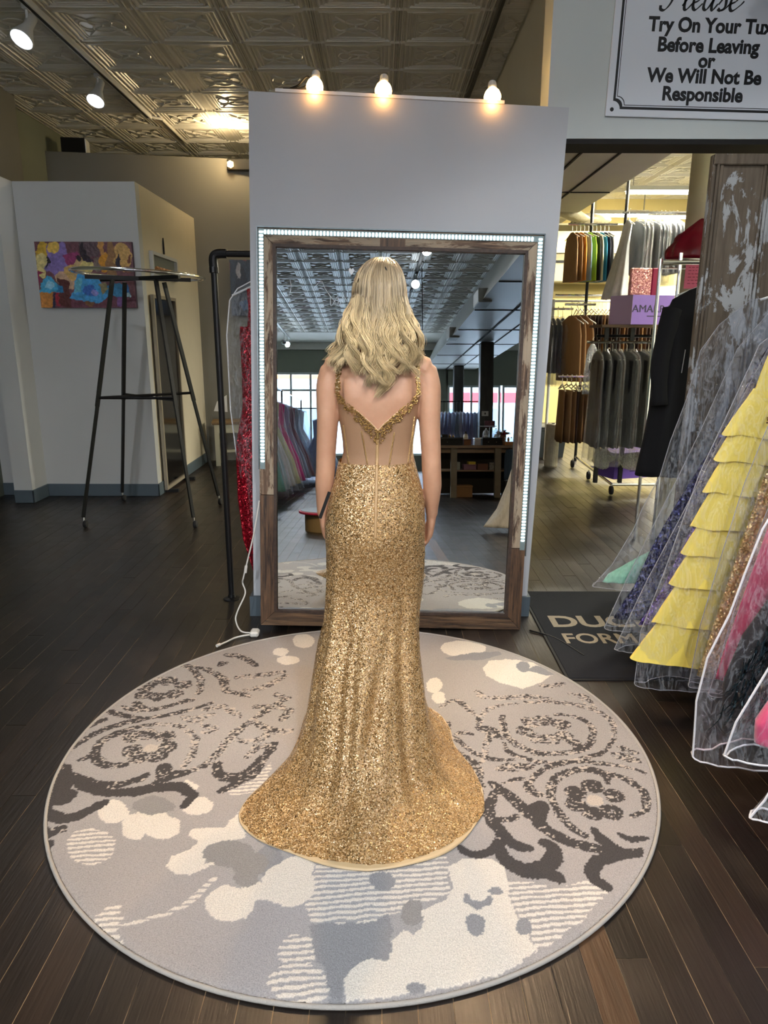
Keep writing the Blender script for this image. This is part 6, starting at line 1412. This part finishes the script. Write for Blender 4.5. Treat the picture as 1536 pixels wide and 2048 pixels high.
for i in range(3): put(VS, (2.10+.07*i, 8.1, 1.84), 'tan jacket hanging right of the navy jackets, %s from left' % ORD[i], 'tan jackets', 'tan', rj.uniform(.2, .5), (1.2, 1.0, 1.35))
# low tan trousers in film
rail('low chrome rail with tan trousers in the stock room', (1.92, 7.80, 1.07), (2.42, 7.80, 1.07), M_chrome, [(2.42, 7.8, 1.09, M_chrome)], .05)
for i in range(8): put(TR, (1.97+.05*i, 7.80, 1.07), 'tan trousers on the low rail, %s from left' % ORD[i], 'tan trousers on the low rail', ('tan', 'khaki', 'tan', 'brown')[i % 4], rj.uniform(-.2, .2), (1.6, 1, .95))
t = thing('clear_bag', 'clear printed bag hanging in front of the tan trousers', 'bag', (2.20, 7.55, 1.42))
R_ = shell([(0, .02), (-.06, .05), (-.3, .075), (-.52, .08)], 0, [(0, .015), (-.52, .03)], n=24, seed=5); MB().rings(R_).build('film', mat_plastic('frosted_bag', (.8, .84, .82, 1), .14, 1, .22), t, True)
MB().prism([(-.03, -.2), (-.01, -.18), (.01, -.22), (.035, -.19), (.02, -.26), (.03, -.3), (-.02, -.28), (-.035, -.24)], -.034, -.0335).build('printed_mark', M_blackm, t)
MB().tube([(0, 0, -.01), (0, 0, .05), (.01, 0, .07)], .003, 5).build('hook', M_chrome, t)
put(JK, (2.36, 7.5, 1.36), 'ivory jacket in film left of the dark suits', 'ivory jacket', 'ivory', .2, (1, 1, .95))
# near rail with bagged dark suits, shelf with boxes above it
nr_ = thing('rolling_rack', 'rolling chrome and black rack with a wooden top shelf in the stock room', 'clothes rack', (2.25, 6.65, 0))
MB().box((-.30, -.2, 1.575), (.36, .2, 1.60), bev=.003).build('shelf', plain('brown_shelf', S(104, 78, 54), .55, vary=.2, stretch=(.1, 1, 1), vscale=20), nr_)
MB().tube([(-.38, -.04, 1.445), (.40, -.04, 1.445)], .0125, 8).build('rail', M_chrome, nr_); MB().tube([(-.25, .12, 1.50), (.42, .12, 1.50)], .014, 8).build('rail', M_black, nr_)
for x in (-.16, .08): MB().box((x-.018, .09, .1), (x+.018, .126, 1.575)).build('post', M_black, nr_)
MB().tube([(-.02, .02, .10), (.02, 1.5, .12)], .014, 8).build('base_bar', M_chrome, nr_); MB().tube([(-.02, .02, .10), (.5, .02, .10)], .014, 8).build('base_bar', M_chrome, nr_); MB().tube([(.0, .9, .11), (.5, .9, .11)], .012, 8).build('base_bar', M_chrome, nr_)
for (x, y) in ((-.03, .0), (-.04, .74), (-.03, 1.44), (.5, .0)):
    MB().tube([(x, y, .05), (x, y, .11)], .009, 6).build('castor', M_chrome, nr_); MB().lathe([(.006, -.016), (.042, -.013), (.046, 0), (.042, .013), (.006, .016)], 16, at=(x, y, .047), rot=Matrix.Rotation(PI/2, 3, 'Y')).build('wheel', M_blackm, nr_)
for i in range(10): put(SU, (1.98+.066*i, 6.61, 1.445), 'dark suit in clear film on the rolling rack, %s from left' % ORD[i], 'bagged dark suits on the rolling rack', ('choc', 'black', 'black', 'darkbrown', 'black', 'choc', 'black', 'slate', 'black', 'black')[i], rj.uniform(-.15, .15))
M_goldf = mat_plastic('crumpled_film', (.9, .86, .7, 1), .22, 1.6, .16)
def crumple(label, loc, sx, sy, sz, seed):
    rr = np.random.default_rng(seed); m = MB(); n = 26; R_ = []
    for k in range(9):
        th = PI*(k+.35)/9.7; ring = []
        for j in range(n):
            a = 2*PI*j/n; r = 1+.28*mnoise.noise(Vector((math.cos(a)*2.5+seed, math.sin(a)*2.5, k*.6)))+.1*rr.normal()
            ring.append(Vector((sx*math.sin(th)*math.cos(a)*r, sy*math.sin(th)*math.sin(a)*r, sz*math.cos(th)*(1+.06*rr.normal()))))
        R_.append(ring)
    o = m.rings(R_).build('crumpled_film', M_goldf, None); o.location = loc; tag(o, label, 'plastic film')
crumple('crumpled clear film under the dark suits, left of the black post', (2.10, 6.62, .36), .085, .09, .10, 3)
crumple('crumpled clear film under the dark suits, right of the black post', (2.42, 6.60, .34), .16, .10, .085, 5)
# lilac boxes
M_lilac = plain('lilac_card', S(140, 108, 196), .55, vary=.03); M_purple = plain('purple_card', S(104, 74, 170), .55, vary=.03); M_pinkl = plain('pale_lilac_card', S(196, 168, 206), .55)
def box_lettered(label, loc, sx, sy, sz, rz, front, side, words, size):
    t = thing('card_box', label, 'box', loc, rz)
    MB().box((-sx/2, -sy/2, 0), (sx/2, sy/2, sz)).build('carton', front, t)
    if side: MB().box((-sx/2-.002, -sy/2, .001), (-sx/2-.0001, sy/2, sz-.001)).build('side_panel', side, t)
    MB().box((-sx/2, -.004, sz), (sx/2, .004, sz+.003)).build('tape', plain('tape', S(190, 170, 140), .4), t)
    text_mesh('lettering', words, size, plain('dark_ink', S(44, 34, 66), .5), t, (-.01, -sy/2-.0012, sz*.42), (PI/2, 0, 0), sx=1.2)
    for q in (.30,): MB().box((-.06, -sy/2-.0012, sz*.27), (.12, -sy/2-.0004, sz*.30)).build('small_print', plain('dark_ink', S(44, 34, 66), .5), t)
    return t
box_lettered('lilac box lettered AMARRA on the wooden shelf of the rolling rack', (2.34, 6.60, 1.6005), .44, .32, .25, .32, M_lilac, M_pinkl, 'AMARRA', .088)
box_lettered('purple box lettered AMARRA on the floor under the dark suits', (2.46, 7.0, .125), .48, .30, .26, .32, M_purple, M_purple, 'AMARRA', .082)
# pink dress box standing behind the lilac one
t = thing('pink_dress_bag', 'pale pink sequined bag with a crimson edge behind the lilac box', 'bag', (2.43, 6.95, 1.6005))
MB().box((-.10, -.03, .0), (.10, .03, .52), bev=.01).build('bag', mat_glitter('pink_sequins', S(214, 130, 120), S(244, 188, 172), 120, .2, .7), t); MB().box((.10, -.03, .0), (.17, .03, .52), bev=.008).build('edge', plain('crimson', S(150, 10, 64), .5), t)
# black coat
t = thing('black_coat', 'long black coat hanging beside the peeling door', 'coat', (1.98, 4.5, 0))
R_ = shell([(1.80, .03), (1.775, .10), (1.72, .19), (1.6, .225), (1.2, .215), (.9, .215), (.62, .23)], 0, [(1.80, .03), (1.6, .08), (.62, .09)], n=36, fold=.012, seed=21, lens=.8); M_coat = mat_cloth('black_wool', S(11, 12, 18), .9)
MB().rings([[Vector((v.x-.10*(1.8-v.z)/1.2, v.y, v.z)) for v in r] for r in R_]).build('body', M_coat, t, True)
MB().tube(spline([(-.20, -.02, 1.66), (-.26, -.06, 1.35), (-.25, -.09, 1.08)], 5), [.06]*3+[.055]*4+[.05]*4, 10).build('sleeve', M_coat, t, True)
MB().tube([(-.13, -.105, 1.42), (-.14, -.108, 1.28)], .003, 5).build('pocket_trim', M_steel, t)
hanger(t, .17, 1.80, .14)
rail('chrome rail that carries the black coat', (1.70, 4.5, 1.935), (2.5, 4.5, 1.935), M_chrome, [(2.5, 4.5, 1.95, M_chrome)])
# wire shelf unit with the crimson bag
ws = thing('wire_shelf', 'chrome wire shelf unit beside the round cream column', 'shelf', (2.12, 4.95, 0))
m = MB()
for i in range(12): m.tube([(-.20, -.15+.027*i, 1.975), (.30, -.15+.027*i, 1.975)], .0025, 4)
for y in (-.17, .17): m.tube([(-.20, y, 1.985), (.30, y, 1.985)], .005, 6).tube([(-.20, y, 1.955), (.30, y, 1.955)], .005, 6); m.tube(spline([(-.2+.05*k, y, 1.957+.026*(k % 2)) for k in range(11)], 2), .003, 4)
m.build('wire_deck', M_chrome, ws)
for x, y in ((-.20, -.17), (.30, -.17), (-.20, .17), (.30, .17)): MB().tube([(x, y, 0), (x, y, 2.02)], .0125, 8).build('post', M_chrome, ws)
t = thing('crimson_bag', 'crumpled crimson vinyl bag on the wire shelf', 'bag', (2.13, 4.95, 1.990))
R_ = []
for k in range(14):
    f = k/13; z = .01+.235*f; hx = .235*(1-f**3*.55)*(1 if f > .05 else .95); hy = .14*(1-f**2.5*.6); ring = []
    for j in range(40):
        a = 2*PI*j/40; r = 1+.05*math.sin(9*a+5*f)+.04*math.sin(17*a-9*f)+.08*mnoise.noise(Vector((3*math.cos(a), 3*math.sin(a), 4*f)))
        ring.append(Vector((hx*math.cos(a)*r+.06*f, hy*math.sin(a)*r, z+.018*math.sin(5*a+3*f)*f)))
    R_.append(ring)
MB().rings(R_).build('vinyl', plain('crimson_vinyl', S(128, 8, 36), .28), t, True); MB().tube(spline([(.02, -.12, .16), (.05, -.15, .20), (.10, -.15, .205), (.14, -.12, .19)], 4), .006, 6).build('handle', plain('crimson_dark', S(150, 20, 48), .35), t)
t = thing('pink_notice', 'pink paper notice hanging under the wire shelf', 'notice', (2.02, 4.772, 1.80)); MB().box((-.065, 0, 0), (.065, .001, .155)).build('paper', plain('pink_paper', S(236, 120, 150), .8), t)
m = MB(); rr = random.Random(3)
for k in range(6):
    x = -.045; z = .13-.020*k
    while x < .035:
        L = rr.uniform(.010, .024); m.box((x, -.0012, z), (min(x+L, .05), -.0004, z+.0035)); x += L+.008
m.build('handwriting', plain('maroon_ink', S(150, 30, 70), .6), t)
t = thing('pink_notice', 'narrow crimson strip hanging under the wire shelf beside the peeling door', 'notice', (2.30, 4.772, 1.74)); MB().box((-.035, 0, 0), (.035, .001, .21)).build('paper', plain('crimson_paper', S(206, 20, 90), .7), t)
# old peeling door
dr = thing('peeling_door', 'old panelled door with peeling white paint behind the bagged gowns', 'door', (1.44, 3.34, 0))
g = NT('peeling_paint'); v = g.coord('Object', (1, 1, .45)); f = g.noise(v, 7.5, 9, .68, .5); f2 = g.noise(g.coord('Object', (1, 1, .1)), 46, 5)
woodc = g.ramp(f2, [(.3, S(76, 66, 54)), (.7, S(108, 96, 80))]); pm = g.ramp(f, [(.505, (0, 0, 0, 1)), (.525, (1, 1, 1, 1))]); g.set(Base_Color=g.mix(pm, woodc, S(158, 160, 160)), Roughness=.75); g.bump(pm, .5, .004)
HD = 2.27
m = MB(); m.box((0, 0, .005), (.9, .032, HD), bev=.004); m.build('slab', g.m, dr)
for (a, b) in ((.0, .05), (.225, .275), (.45, .50), (.68, .73), (.85, .9)):
    m = MB()
    for q, w_, h in ((0, .012, .010), (.016, .012, .016), (.034, .014, .010)): m.box((a+q, -h, .02), (a+q+w_, -.0002, HD-.02), bev=.003)
    m.build('moulding', g.m, dr)
MB().box((.0, -.018, HD-.045), (.9, -.0002, HD), bev=.004).build('top_rail', g.m, dr)
MB().box((.055, -.014, 1.02), (.225, -.0003, 1.06), bev=.003).build('lock_rail', g.m, dr)
MB().box((.02, -.03, .92), (.05, -.017, 1.06), bev=.004).build('latch', plain('rusty_iron', S(58, 46, 38), .6), dr)
# odds and ends of the stock room
t = thing('storage_tub', 'dark grey plastic tub on the floor at left of the stock room', 'tub', (2.12, 8.95, 0)); MB().rings([[Vector((x*s, y*s, z)) for x, y in ((-.2, -.16), (.2, -.16), (.2, .16), (-.2, .16))] for s, z in ((.85, 0), (1, .34), (1.06, .345), (1.06, .37))]).build('bin', plain('tub_grey', S(54, 60, 64), .5), t); MB().box((-.225, -.185, .371), (.225, .185, .395), bev=.01).build('lid', plain('tub_lid', S(64, 70, 74), .45), t)
t = thing('wrapped_roll', 'upright roll wrapped in milky plastic beside the grey tub', 'roll', (1.98, 8.15, 0)); MB().lathe([(.07, 0), (.078, .02), (.08, .3), (.077, .5), (.06, .51)], 20).build('roll', plain('milky_wrap', S(178, 170, 148), .4, vary=.15, vscale=14, bump=.6, bscale=40), t); MB().lathe([(.012, .51), (.02, .512), (.02, .516)], 12).build('core', M_dark, t)
for i, (x, y, z, L, a) in enumerate(((2.26, 9.2, 2.95, .62, .10), (2.60, 9.4, 2.90, .55, -.15))):
    R_ = []
    for k in range(11):
        f = k/10; r = math.sin(PI*(.04+.92*f))**.6; R_.append([Vector(((f-.5)*L, .12*r*math.cos(2*PI*j/18), .075*r*math.sin(2*PI*j/18)+.02*math.sin(5*f))) for j in range(18)])
    o = MB().rings(R_).build('wrapped_bundle', plain('grey_film', S(166, 158, 134), .3, vary=.2, vscale=10, bump=.5, bscale=25), None, True); o.location = (x, y, z); o.rotation_euler = (0, a, .3); tag(o, ('pale wrapped bundle on the high shelf above the waistcoats, left one', 'pale wrapped bundle on the high shelf above the waistcoats, right one')[i], 'bundle')
t = thing('high_shelf', 'high shelf above the waistcoats that carries two wrapped bundles', 'shelf', (2.5, 9.3, 2.80)); MB().box((-.6, -.25, 0), (.6, .25, .02)).build('board', plain('shelf_cream', S(200, 190, 150), .6), t)
for s in (-.5, .5): MB().tube([(s, 0, .02), (s, 0, .885)], .008, 6).build('hanging_rod', M_steel, t)
t = thing('wall_duct', 'beige boxed duct on the rear wall of the stock room', 'duct', (3.0, 12.2, 2.35)); MB().box((-.6, -.2, 0), (.9, .28, .45), bev=.02).build('casing', plain('duct_beige', S(176, 166, 132), .6), t); MB().box((-.5, -.205, .30), (.1, -.2005, .34)).build('slot', M_dark, t); MB().box((-.6, -.23, .45), (.9, .28, .48)).build('lip', plain('lip_cream', S(214, 204, 170), .6), t)
# doormat
mt = thing('door_mat', 'dark navy door mat with pale lettering at the opening', 'mat', (.84, 2.87, .0008))
MB().box((0, 0, 0), (.88, 1.10, .007), bev=.003).build('pile', plain('navy_mat', S(15, 18, 27), .95, vary=.2, vscale=60, bump=.5, bscale=400), mt)
MB().box((-.012, -.012, 0), (.892, 1.112, .004)).build('rubber_edge', plain('rubber', S(16, 17, 20), .7), mt)
M_let = plain('sand_letters', S(160, 146, 124), .9, vary=.15, vscale=80)
text_mesh('lettering', 'DUCHESS', .205, M_let, mt, (.055, .575, .0072), (0, 0, 0), bold=.006, depth=.0002, align='LEFT', sx=1.02)
text_mesh('lettering', 'FORMAL', .165, M_let, mt, (.075, .37, .0072), (0, 0, 0), bold=.003, depth=.0002, align='LEFT', sx=.86)

# ================================================================== front room, seen in the mirror
GB = thing('bagged_gown', '', 'gown', (0, -40, 0))
R_ = shell([(-.27, .03), (-.32, .14), (-.5, .13), (-.72, .12), (-.95, .22), (-1.3, .36), (-1.72, .47)], 0, [(-.27, .03), (-.7, .06), (-1.72, .15)], n=36, fold=.02, seed=31, z_sub=3); MB().rings(R_).build('fabric', M_cols['paleblue'], GB, True)
R_ = shell([(-.24, .02), (-.30, .18), (-.6, .22), (-1.0, .30), (-1.3, .40), (-1.80, .52)], 0, [(-.24, .03), (-.7, .09), (-1.8, .17)], n=36, fold=.016, seed=33, z_sub=3, lens=.9); MB().rings(R_, True, False).build('garment_bag', M_bag, GB, True)
hanger(GB, .18, -.27, .28)
G_ = {k: mat_cloth('gown_'+k, S(*v), .6, .2, .1) for k, v in dict(ice=(190, 214, 226), teal=(112, 182, 180), white=(232, 234, 236), lemon=(236, 232, 180), magenta=(222, 40, 150), steel=(140, 160, 190), mauve=(150, 84, 104), sky=(150, 176, 232), lav=(160, 164, 220), peri=(128, 138, 206), pale=(198, 202, 234)).items()}
def pg(loc, label, group, col, rz=0, sc=None):
    mats = {'fabric': G_[col]}
    if 'GB' not in _used:
        _used.add('GB'); GB.location = loc; GB.rotation_euler = (0, 0, rz); GB['label'] = label; GB['group'] = group
        if sc: GB.scale = sc
        for c in GB.children:
            if c.name.startswith('fabric'): paint(c, mats['fabric'])
    else: dup(GB, loc, rz, label, group, mats, sc)
rail('chrome rail of bagged gowns at the left of the front room, seen in the mirror', (-1.78, -11.0, 1.92), (-1.78, -3.0, 1.90), M_chrome, [(-1.78, -3.0, 1.92, M_black), (-1.78, -7.0, 1.92, M_black), (-1.78, -11.0, 1.94, M_black)])
for i, (y, c, n_) in enumerate(((-3.5, 'teal', 'pale teal'), (-4.0, 'ice', 'ice blue'), (-4.6, 'white', 'white'), (-5.3, 'lemon', 'pale lemon'), (-6.1, 'magenta', 'bright magenta'), (-6.9, 'steel', 'steel blue'), (-7.8, 'mauve', 'mauve'), (-8.8, 'ice', 'icy white'), (-9.8, 'white', 'creamy white'))):
    pg((-1.78, y, 1.91), '%s bagged gown on the left rail reflected in the mirror' % n_, 'bagged gowns on the left rail of the front room', c, .1*math.sin(i*2.1), (1.0+.04*i, 1, 1))
pg((-1.15, -8.4, 1.62), 'sky blue full gown reflected left of the arm of the woman', 'bagged gowns on the left rail of the front room', 'sky', .2, (1.0, 1.6, .86))
rail('low rail that carries the sky blue full gown, seen in the mirror', (-1.7, -8.4, 1.62), (-.6, -8.4, 1.62), M_black, [(-.6, -8.4, 1.63, M_black)])
rail('chrome rail of lavender gowns behind the counter, seen in the mirror', (1.5, -9.4, 1.82), (2.7, -9.4, 1.82), M_black, [(1.5, -9.4, 1.84, M_black), (2.7, -9.4, 1.84, M_black)])
for i in range(12):
    pg((1.56+.085*i, -9.4, 1.82), 'lavender bagged gown on the rail behind the counter', 'lavender gowns behind the counter', ('pale', 'lav', 'peri', 'lav', 'sky', 'steel')[i % 6], .95+.12*math.sin(i), (.5, .6, .92))
# round fitting podium
pd = thing('fitting_podium', 'low round podium with a pink rim, reflected left of the woman', 'podium', (-.52, -.52, 0))
MB().lathe([(.24, .001), (.24, .19)], 40).build('drum', plain('podium_wood', S(150, 128, 92), .5), pd); MB().lathe([(.30, .19), (.305, .195), (.305, .212), (.30, .216)], 48).build('rim', plain('pink_rim', S(196, 50, 90), .5), pd); MB().lathe([(.285, .2162), (.285, .222)], 48).build('carpet', plain('podium_carpet', S(150, 160, 172), .9), pd)
# white gown corner at the right edge of the mirror
t = thing('bagged_gown', 'white gown whose hem trails to the floor at the right edge of the mirror, reflected', 'gown', (1.80, -.30, 0)); hanger(t, .19, 1.66, .30)
MB().rings(shell([(1.62, .10), (1.3, .16), (.9, .30), (.5, .42), (.25, .52), (.06, .66)], 0, [(1.62, .03), (.8, .08), (.06, .16)], n=56, fold=.03, seed=44)).build('fabric', M_cols['white'], t, True)
rail('rail that carries the white gown opposite the mirror', (1.80, -.9, 1.955), (1.80, .6, 1.955), M_black, [(1.80, -.9, 1.97, M_black), (1.80, .6, 1.97, M_black)])
# counter
M_ctop = plain('worn_counter', S(126, 104, 84), .5, vary=.3, vscale=14, stretch=(.15, 1, 1)); M_cleg = plain('grey_oak', S(120, 112, 98), .6, vary=.15)
ct = thing('counter', 'wooden counter table with a lower shelf, reflected right of the woman', 'table', (1.75, -4.85, 0))
MB().box((-.75, -.36, .82), (.85, .36, .865), bev=.004).build('table_top', M_ctop, ct)
for x in (-.41, .32): MB().box((x-.05, .24, 0), (x+.05, .34, .82)).build('leg', M_cleg, ct)
for x in (-.68, .78): MB().box((x-.05, -.34, 0), (x+.05, -.24, .82)).build('leg', M_cleg, ct)
MB().box((-.72, -.34, .43), (.82, .23, .455)).build('shelf', M_ctop, ct); MB().box((-.72, -.35, .02), (.82, -.345, .80)).build('back_panel', M_dark, ct)
MB().box((-.72, .20, .74), (.82, .235, .82)).build('apron', M_ctop, ct)
def cbox(label, x0, x1, z0, h, mat, y=-4.75, d=.2, name='box', cat='box', lid=None, knobs=0):
    t = thing(name, label, cat, ((x0+x1)/2, y, z0)); w_ = (x1-x0)/2
    MB().box((-w_, -d/2, 0), (w_, d/2, h*(.8 if lid else 1)), bev=.004).build('case', mat, t)
    if lid: MB().box((-w_-.004, -d/2-.004, h*.8+.0005), (w_+.004, d/2+.004, h), bev=.004).build('lid', lid, t)
    for k in range(knobs): MB().ico((-w_*.4+.8*w_*k/max(1, knobs-1), d/2+.008, h*.4), .012).build('knob', M_chrome, t)
ZT = .8655
cbox('long black case at the left end of the counter, reflected', 1.13, 1.50, ZT, .13, M_blackm, lid=M_black, knobs=1)
cbox('small brown box on the counter beside the long black case, reflected', 1.52, 1.64, ZT, .10, plain('box_brown', S(120, 74, 40), .6), lid=plain('box_brown_lid', S(104, 62, 34), .6))
cbox('white grey carton in the middle of the counter, reflected', 1.70, 1.80, ZT, .125, plain('carton_grey', S(176, 176, 184), .6), lid=M_white)
cbox('black chest with two chrome knobs on the counter, reflected', 1.83, 2.16, ZT, .13, M_blackm, lid=M_black, knobs=2)
M_clr = mat_plastic('clear_dome', (.96, .98, 1, 1), .14, .2, .06)
for i, (x, r) in enumerate(((1.90, .055), (2.07, .07))):
    t = thing('glass_dome', ('small clear dome on the black chest, left one', 'larger clear dome on the black chest, right one')[i], 'dome', (x, -4.75, ZT+.131)); o = MB().lathe([(r, .0), (r, .05), (r*.8, .1), (r*.35, .13), (.01, .135)], 20).build('dome', M_clr, t, True); MB().ico((0, 0, .145), .012).build('knob', M_white, t); MB().lathe([(r*.6, .001), (r*.5, .03), (.01, .04)], 14).build('jewel_pad', plain('pad', S(200, 196, 190), .7), t)
t = thing('hat_bell', 'white bell shaped bottle with a black top on the counter, reflected', 'bottle', (1.56, -4.75, ZT+.101)); MB().lathe([(.04, 0), (.042, .04), (.03, .08), (.012, .09)], 16).build('bottle', plain('opal', S(220, 214, 196), .3), t); MB().lathe([(.03, .091), (.03, .098), (.014, .1), (.014, .13)], 14).build('cap', M_blackm, t)
t = thing('plant_pot', 'brown pot with dark red leaves on the counter, reflected at the right edge', 'plant', (2.22, -5.0, ZT)); MB().lathe([(.06, 0), (.07, .16), (.075, .17), (.065, .165)], 18).build('pot', plain('pot_brown', S(110, 72, 54), .6), t)
m = MB(); m2 = MB(); rr = random.Random(6)
for k in range(60):
    a = rr.uniform(0, 6.3); e = rr.uniform(.2, 1.2); L = rr.uniform(.08, .17); d = Vector((math.cos(a)*math.cos(e), math.sin(a)*math.cos(e), math.sin(e))); p = Vector((0, 0, .16))
    (m if k % 3 else m2).tube([p, p+d*L*.5, p+d*L+Vector((0, 0, -.03))], [.004, .016, .002], 4, flat=.25)
m.build('red_leaves', plain('red_leaf', S(130, 30, 44), .5), t)['kind'] = 'stuff'; m2.build('green_leaves', plain('green_leaf', S(60, 92, 50), .5), t)['kind'] = 'stuff'
t = thing('picture_card', 'dark pink picture standing at the back of the counter, reflected', 'picture', (2.02, -5.1, ZT+.30)); MB().box((-.09, 0, 0), (.09, .012, .115), bev=.003).build('card', plain('plum_print', S(98, 50, 70), .5, vary=.6, vscale=18), t); MB().tube([(0, -.01, -.30), (0, -.01, .05)], .006, 6).build('stem', M_chrome, t); MB().lathe([(.05, -.30), (.05, -.292), (.01, -.29)], 16).build('foot', M_chrome, t)
t = thing('jewelry_stand', 'thin chrome stand with a cross bar on the counter, reflected', 'stand', (1.80, -4.98, ZT)); MB().tube([(0, 0, .006), (0, 0, .32), (.32, 0, .32)], .006, 6).build('bar', M_chrome, t); MB().lathe([(.06, 0), (.06, .006)], 20).build('base', M_chrome, t)
cbox('tan tray at the right end of the counter, reflected', 2.18, 2.34, ZT, .06, plain('tray_tan', S(168, 112, 52), .5), y=-4.62, d=.14, name='tray', cat='tray')
for i in range(3):
    t = thing('jar', 'small jar on the tan tray, %s from left' % ORD[i], 'jar', (2.205+.05*i, -4.62, ZT+.061)); MB().lathe([(.018, 0), (.019, .05), (.012, .06)], 12).build('glass', (M_clr, plain('amber', S(150, 90, 30), .2), M_clr)[i], t); MB().lathe([(.014, .0605), (.014, .075)], 12).build('lid', M_white, t)
cbox('small dark box on top of the long black case, reflected', 1.15, 1.25, ZT+.131, .05, M_dark)
for i in range(2):
    t = thing('gold_ornament', ('small gold ornament on the black case, left one', 'small gold ornament on the black case, right one')[i], 'ornament', (1.29+.06*i, -4.75, ZT+.131)); MB().lathe([(.018, 0), (.02, .015), (.01, .03), (.002, .045)], 12).build('body', M_goldbead, t); MB().ico((0, 0, .05), .006).build('knob', M_goldbead, t)
M_kraft = plain('kraft', S(132, 98, 62), .75, vary=.08)
cbox('pale printed box on the counter shelf, reflected, left one', 1.36, 1.46, .4555, .13, plain('pale_box', S(150, 160, 156), .6))
cbox('lilac box on the counter shelf, reflected', 1.52, 1.73, .4555, .09, plain('mauve_box', S(128, 92, 112), .6), lid=plain('mauve_lid', S(140, 100, 122), .6))
cbox('yellow packet on the lilac box, reflected', 1.60, 1.72, .546, .045, plain('yellow_card', S(196, 170, 50), .6))
cbox('brown box on the counter shelf, reflected', 1.75, 1.93, .4555, .10, plain('box_russet', S(96, 56, 40), .6))
cbox('checked black and white tin on the counter shelf, reflected', 1.95, 2.06, .4555, .12, plain('tin_check', S(110, 110, 108), .5, vary=.7, vscale=40))
cbox('brown carton on the floor under the counter, reflected', 1.36, 1.66, .001, .20, M_kraft, y=-4.72, d=.3, lid=M_kraft)
cbox('dark storage chest right of the counter, reflected', 2.10, 2.40, .001, .30, M_dark, y=-4.2, d=.34, lid=M_blackm)
t = thing('papers', 'white papers lying on the dark storage chest, reflected', 'papers', (2.22, -4.2, .302))
for k in range(3): MB().box((-.07, -.09, .004*k), (.07, .09, .004*k+.003), rot=Matrix.Rotation(.3*k-.3, 3, 'Z')).build('sheet', M_white, t)
t = thing('blue_garment', 'dark blue garment hanging at the right end of the counter, reflected', 'garment', (2.24, -4.45, 0)); MB().rings(shell([(.80, .05), (.7, .08), (.3, .085)], 0, [(.8, .02), (.3, .04)], n=24, seed=3)).build('cloth', plain('denim', S(50, 70, 92), .8, vary=.1), t, True); MB().tube([(0, 0, .79), (0, 0, .83)], .004, 5).build('loop', M_black, t)
bpy.context.view_layer.update()
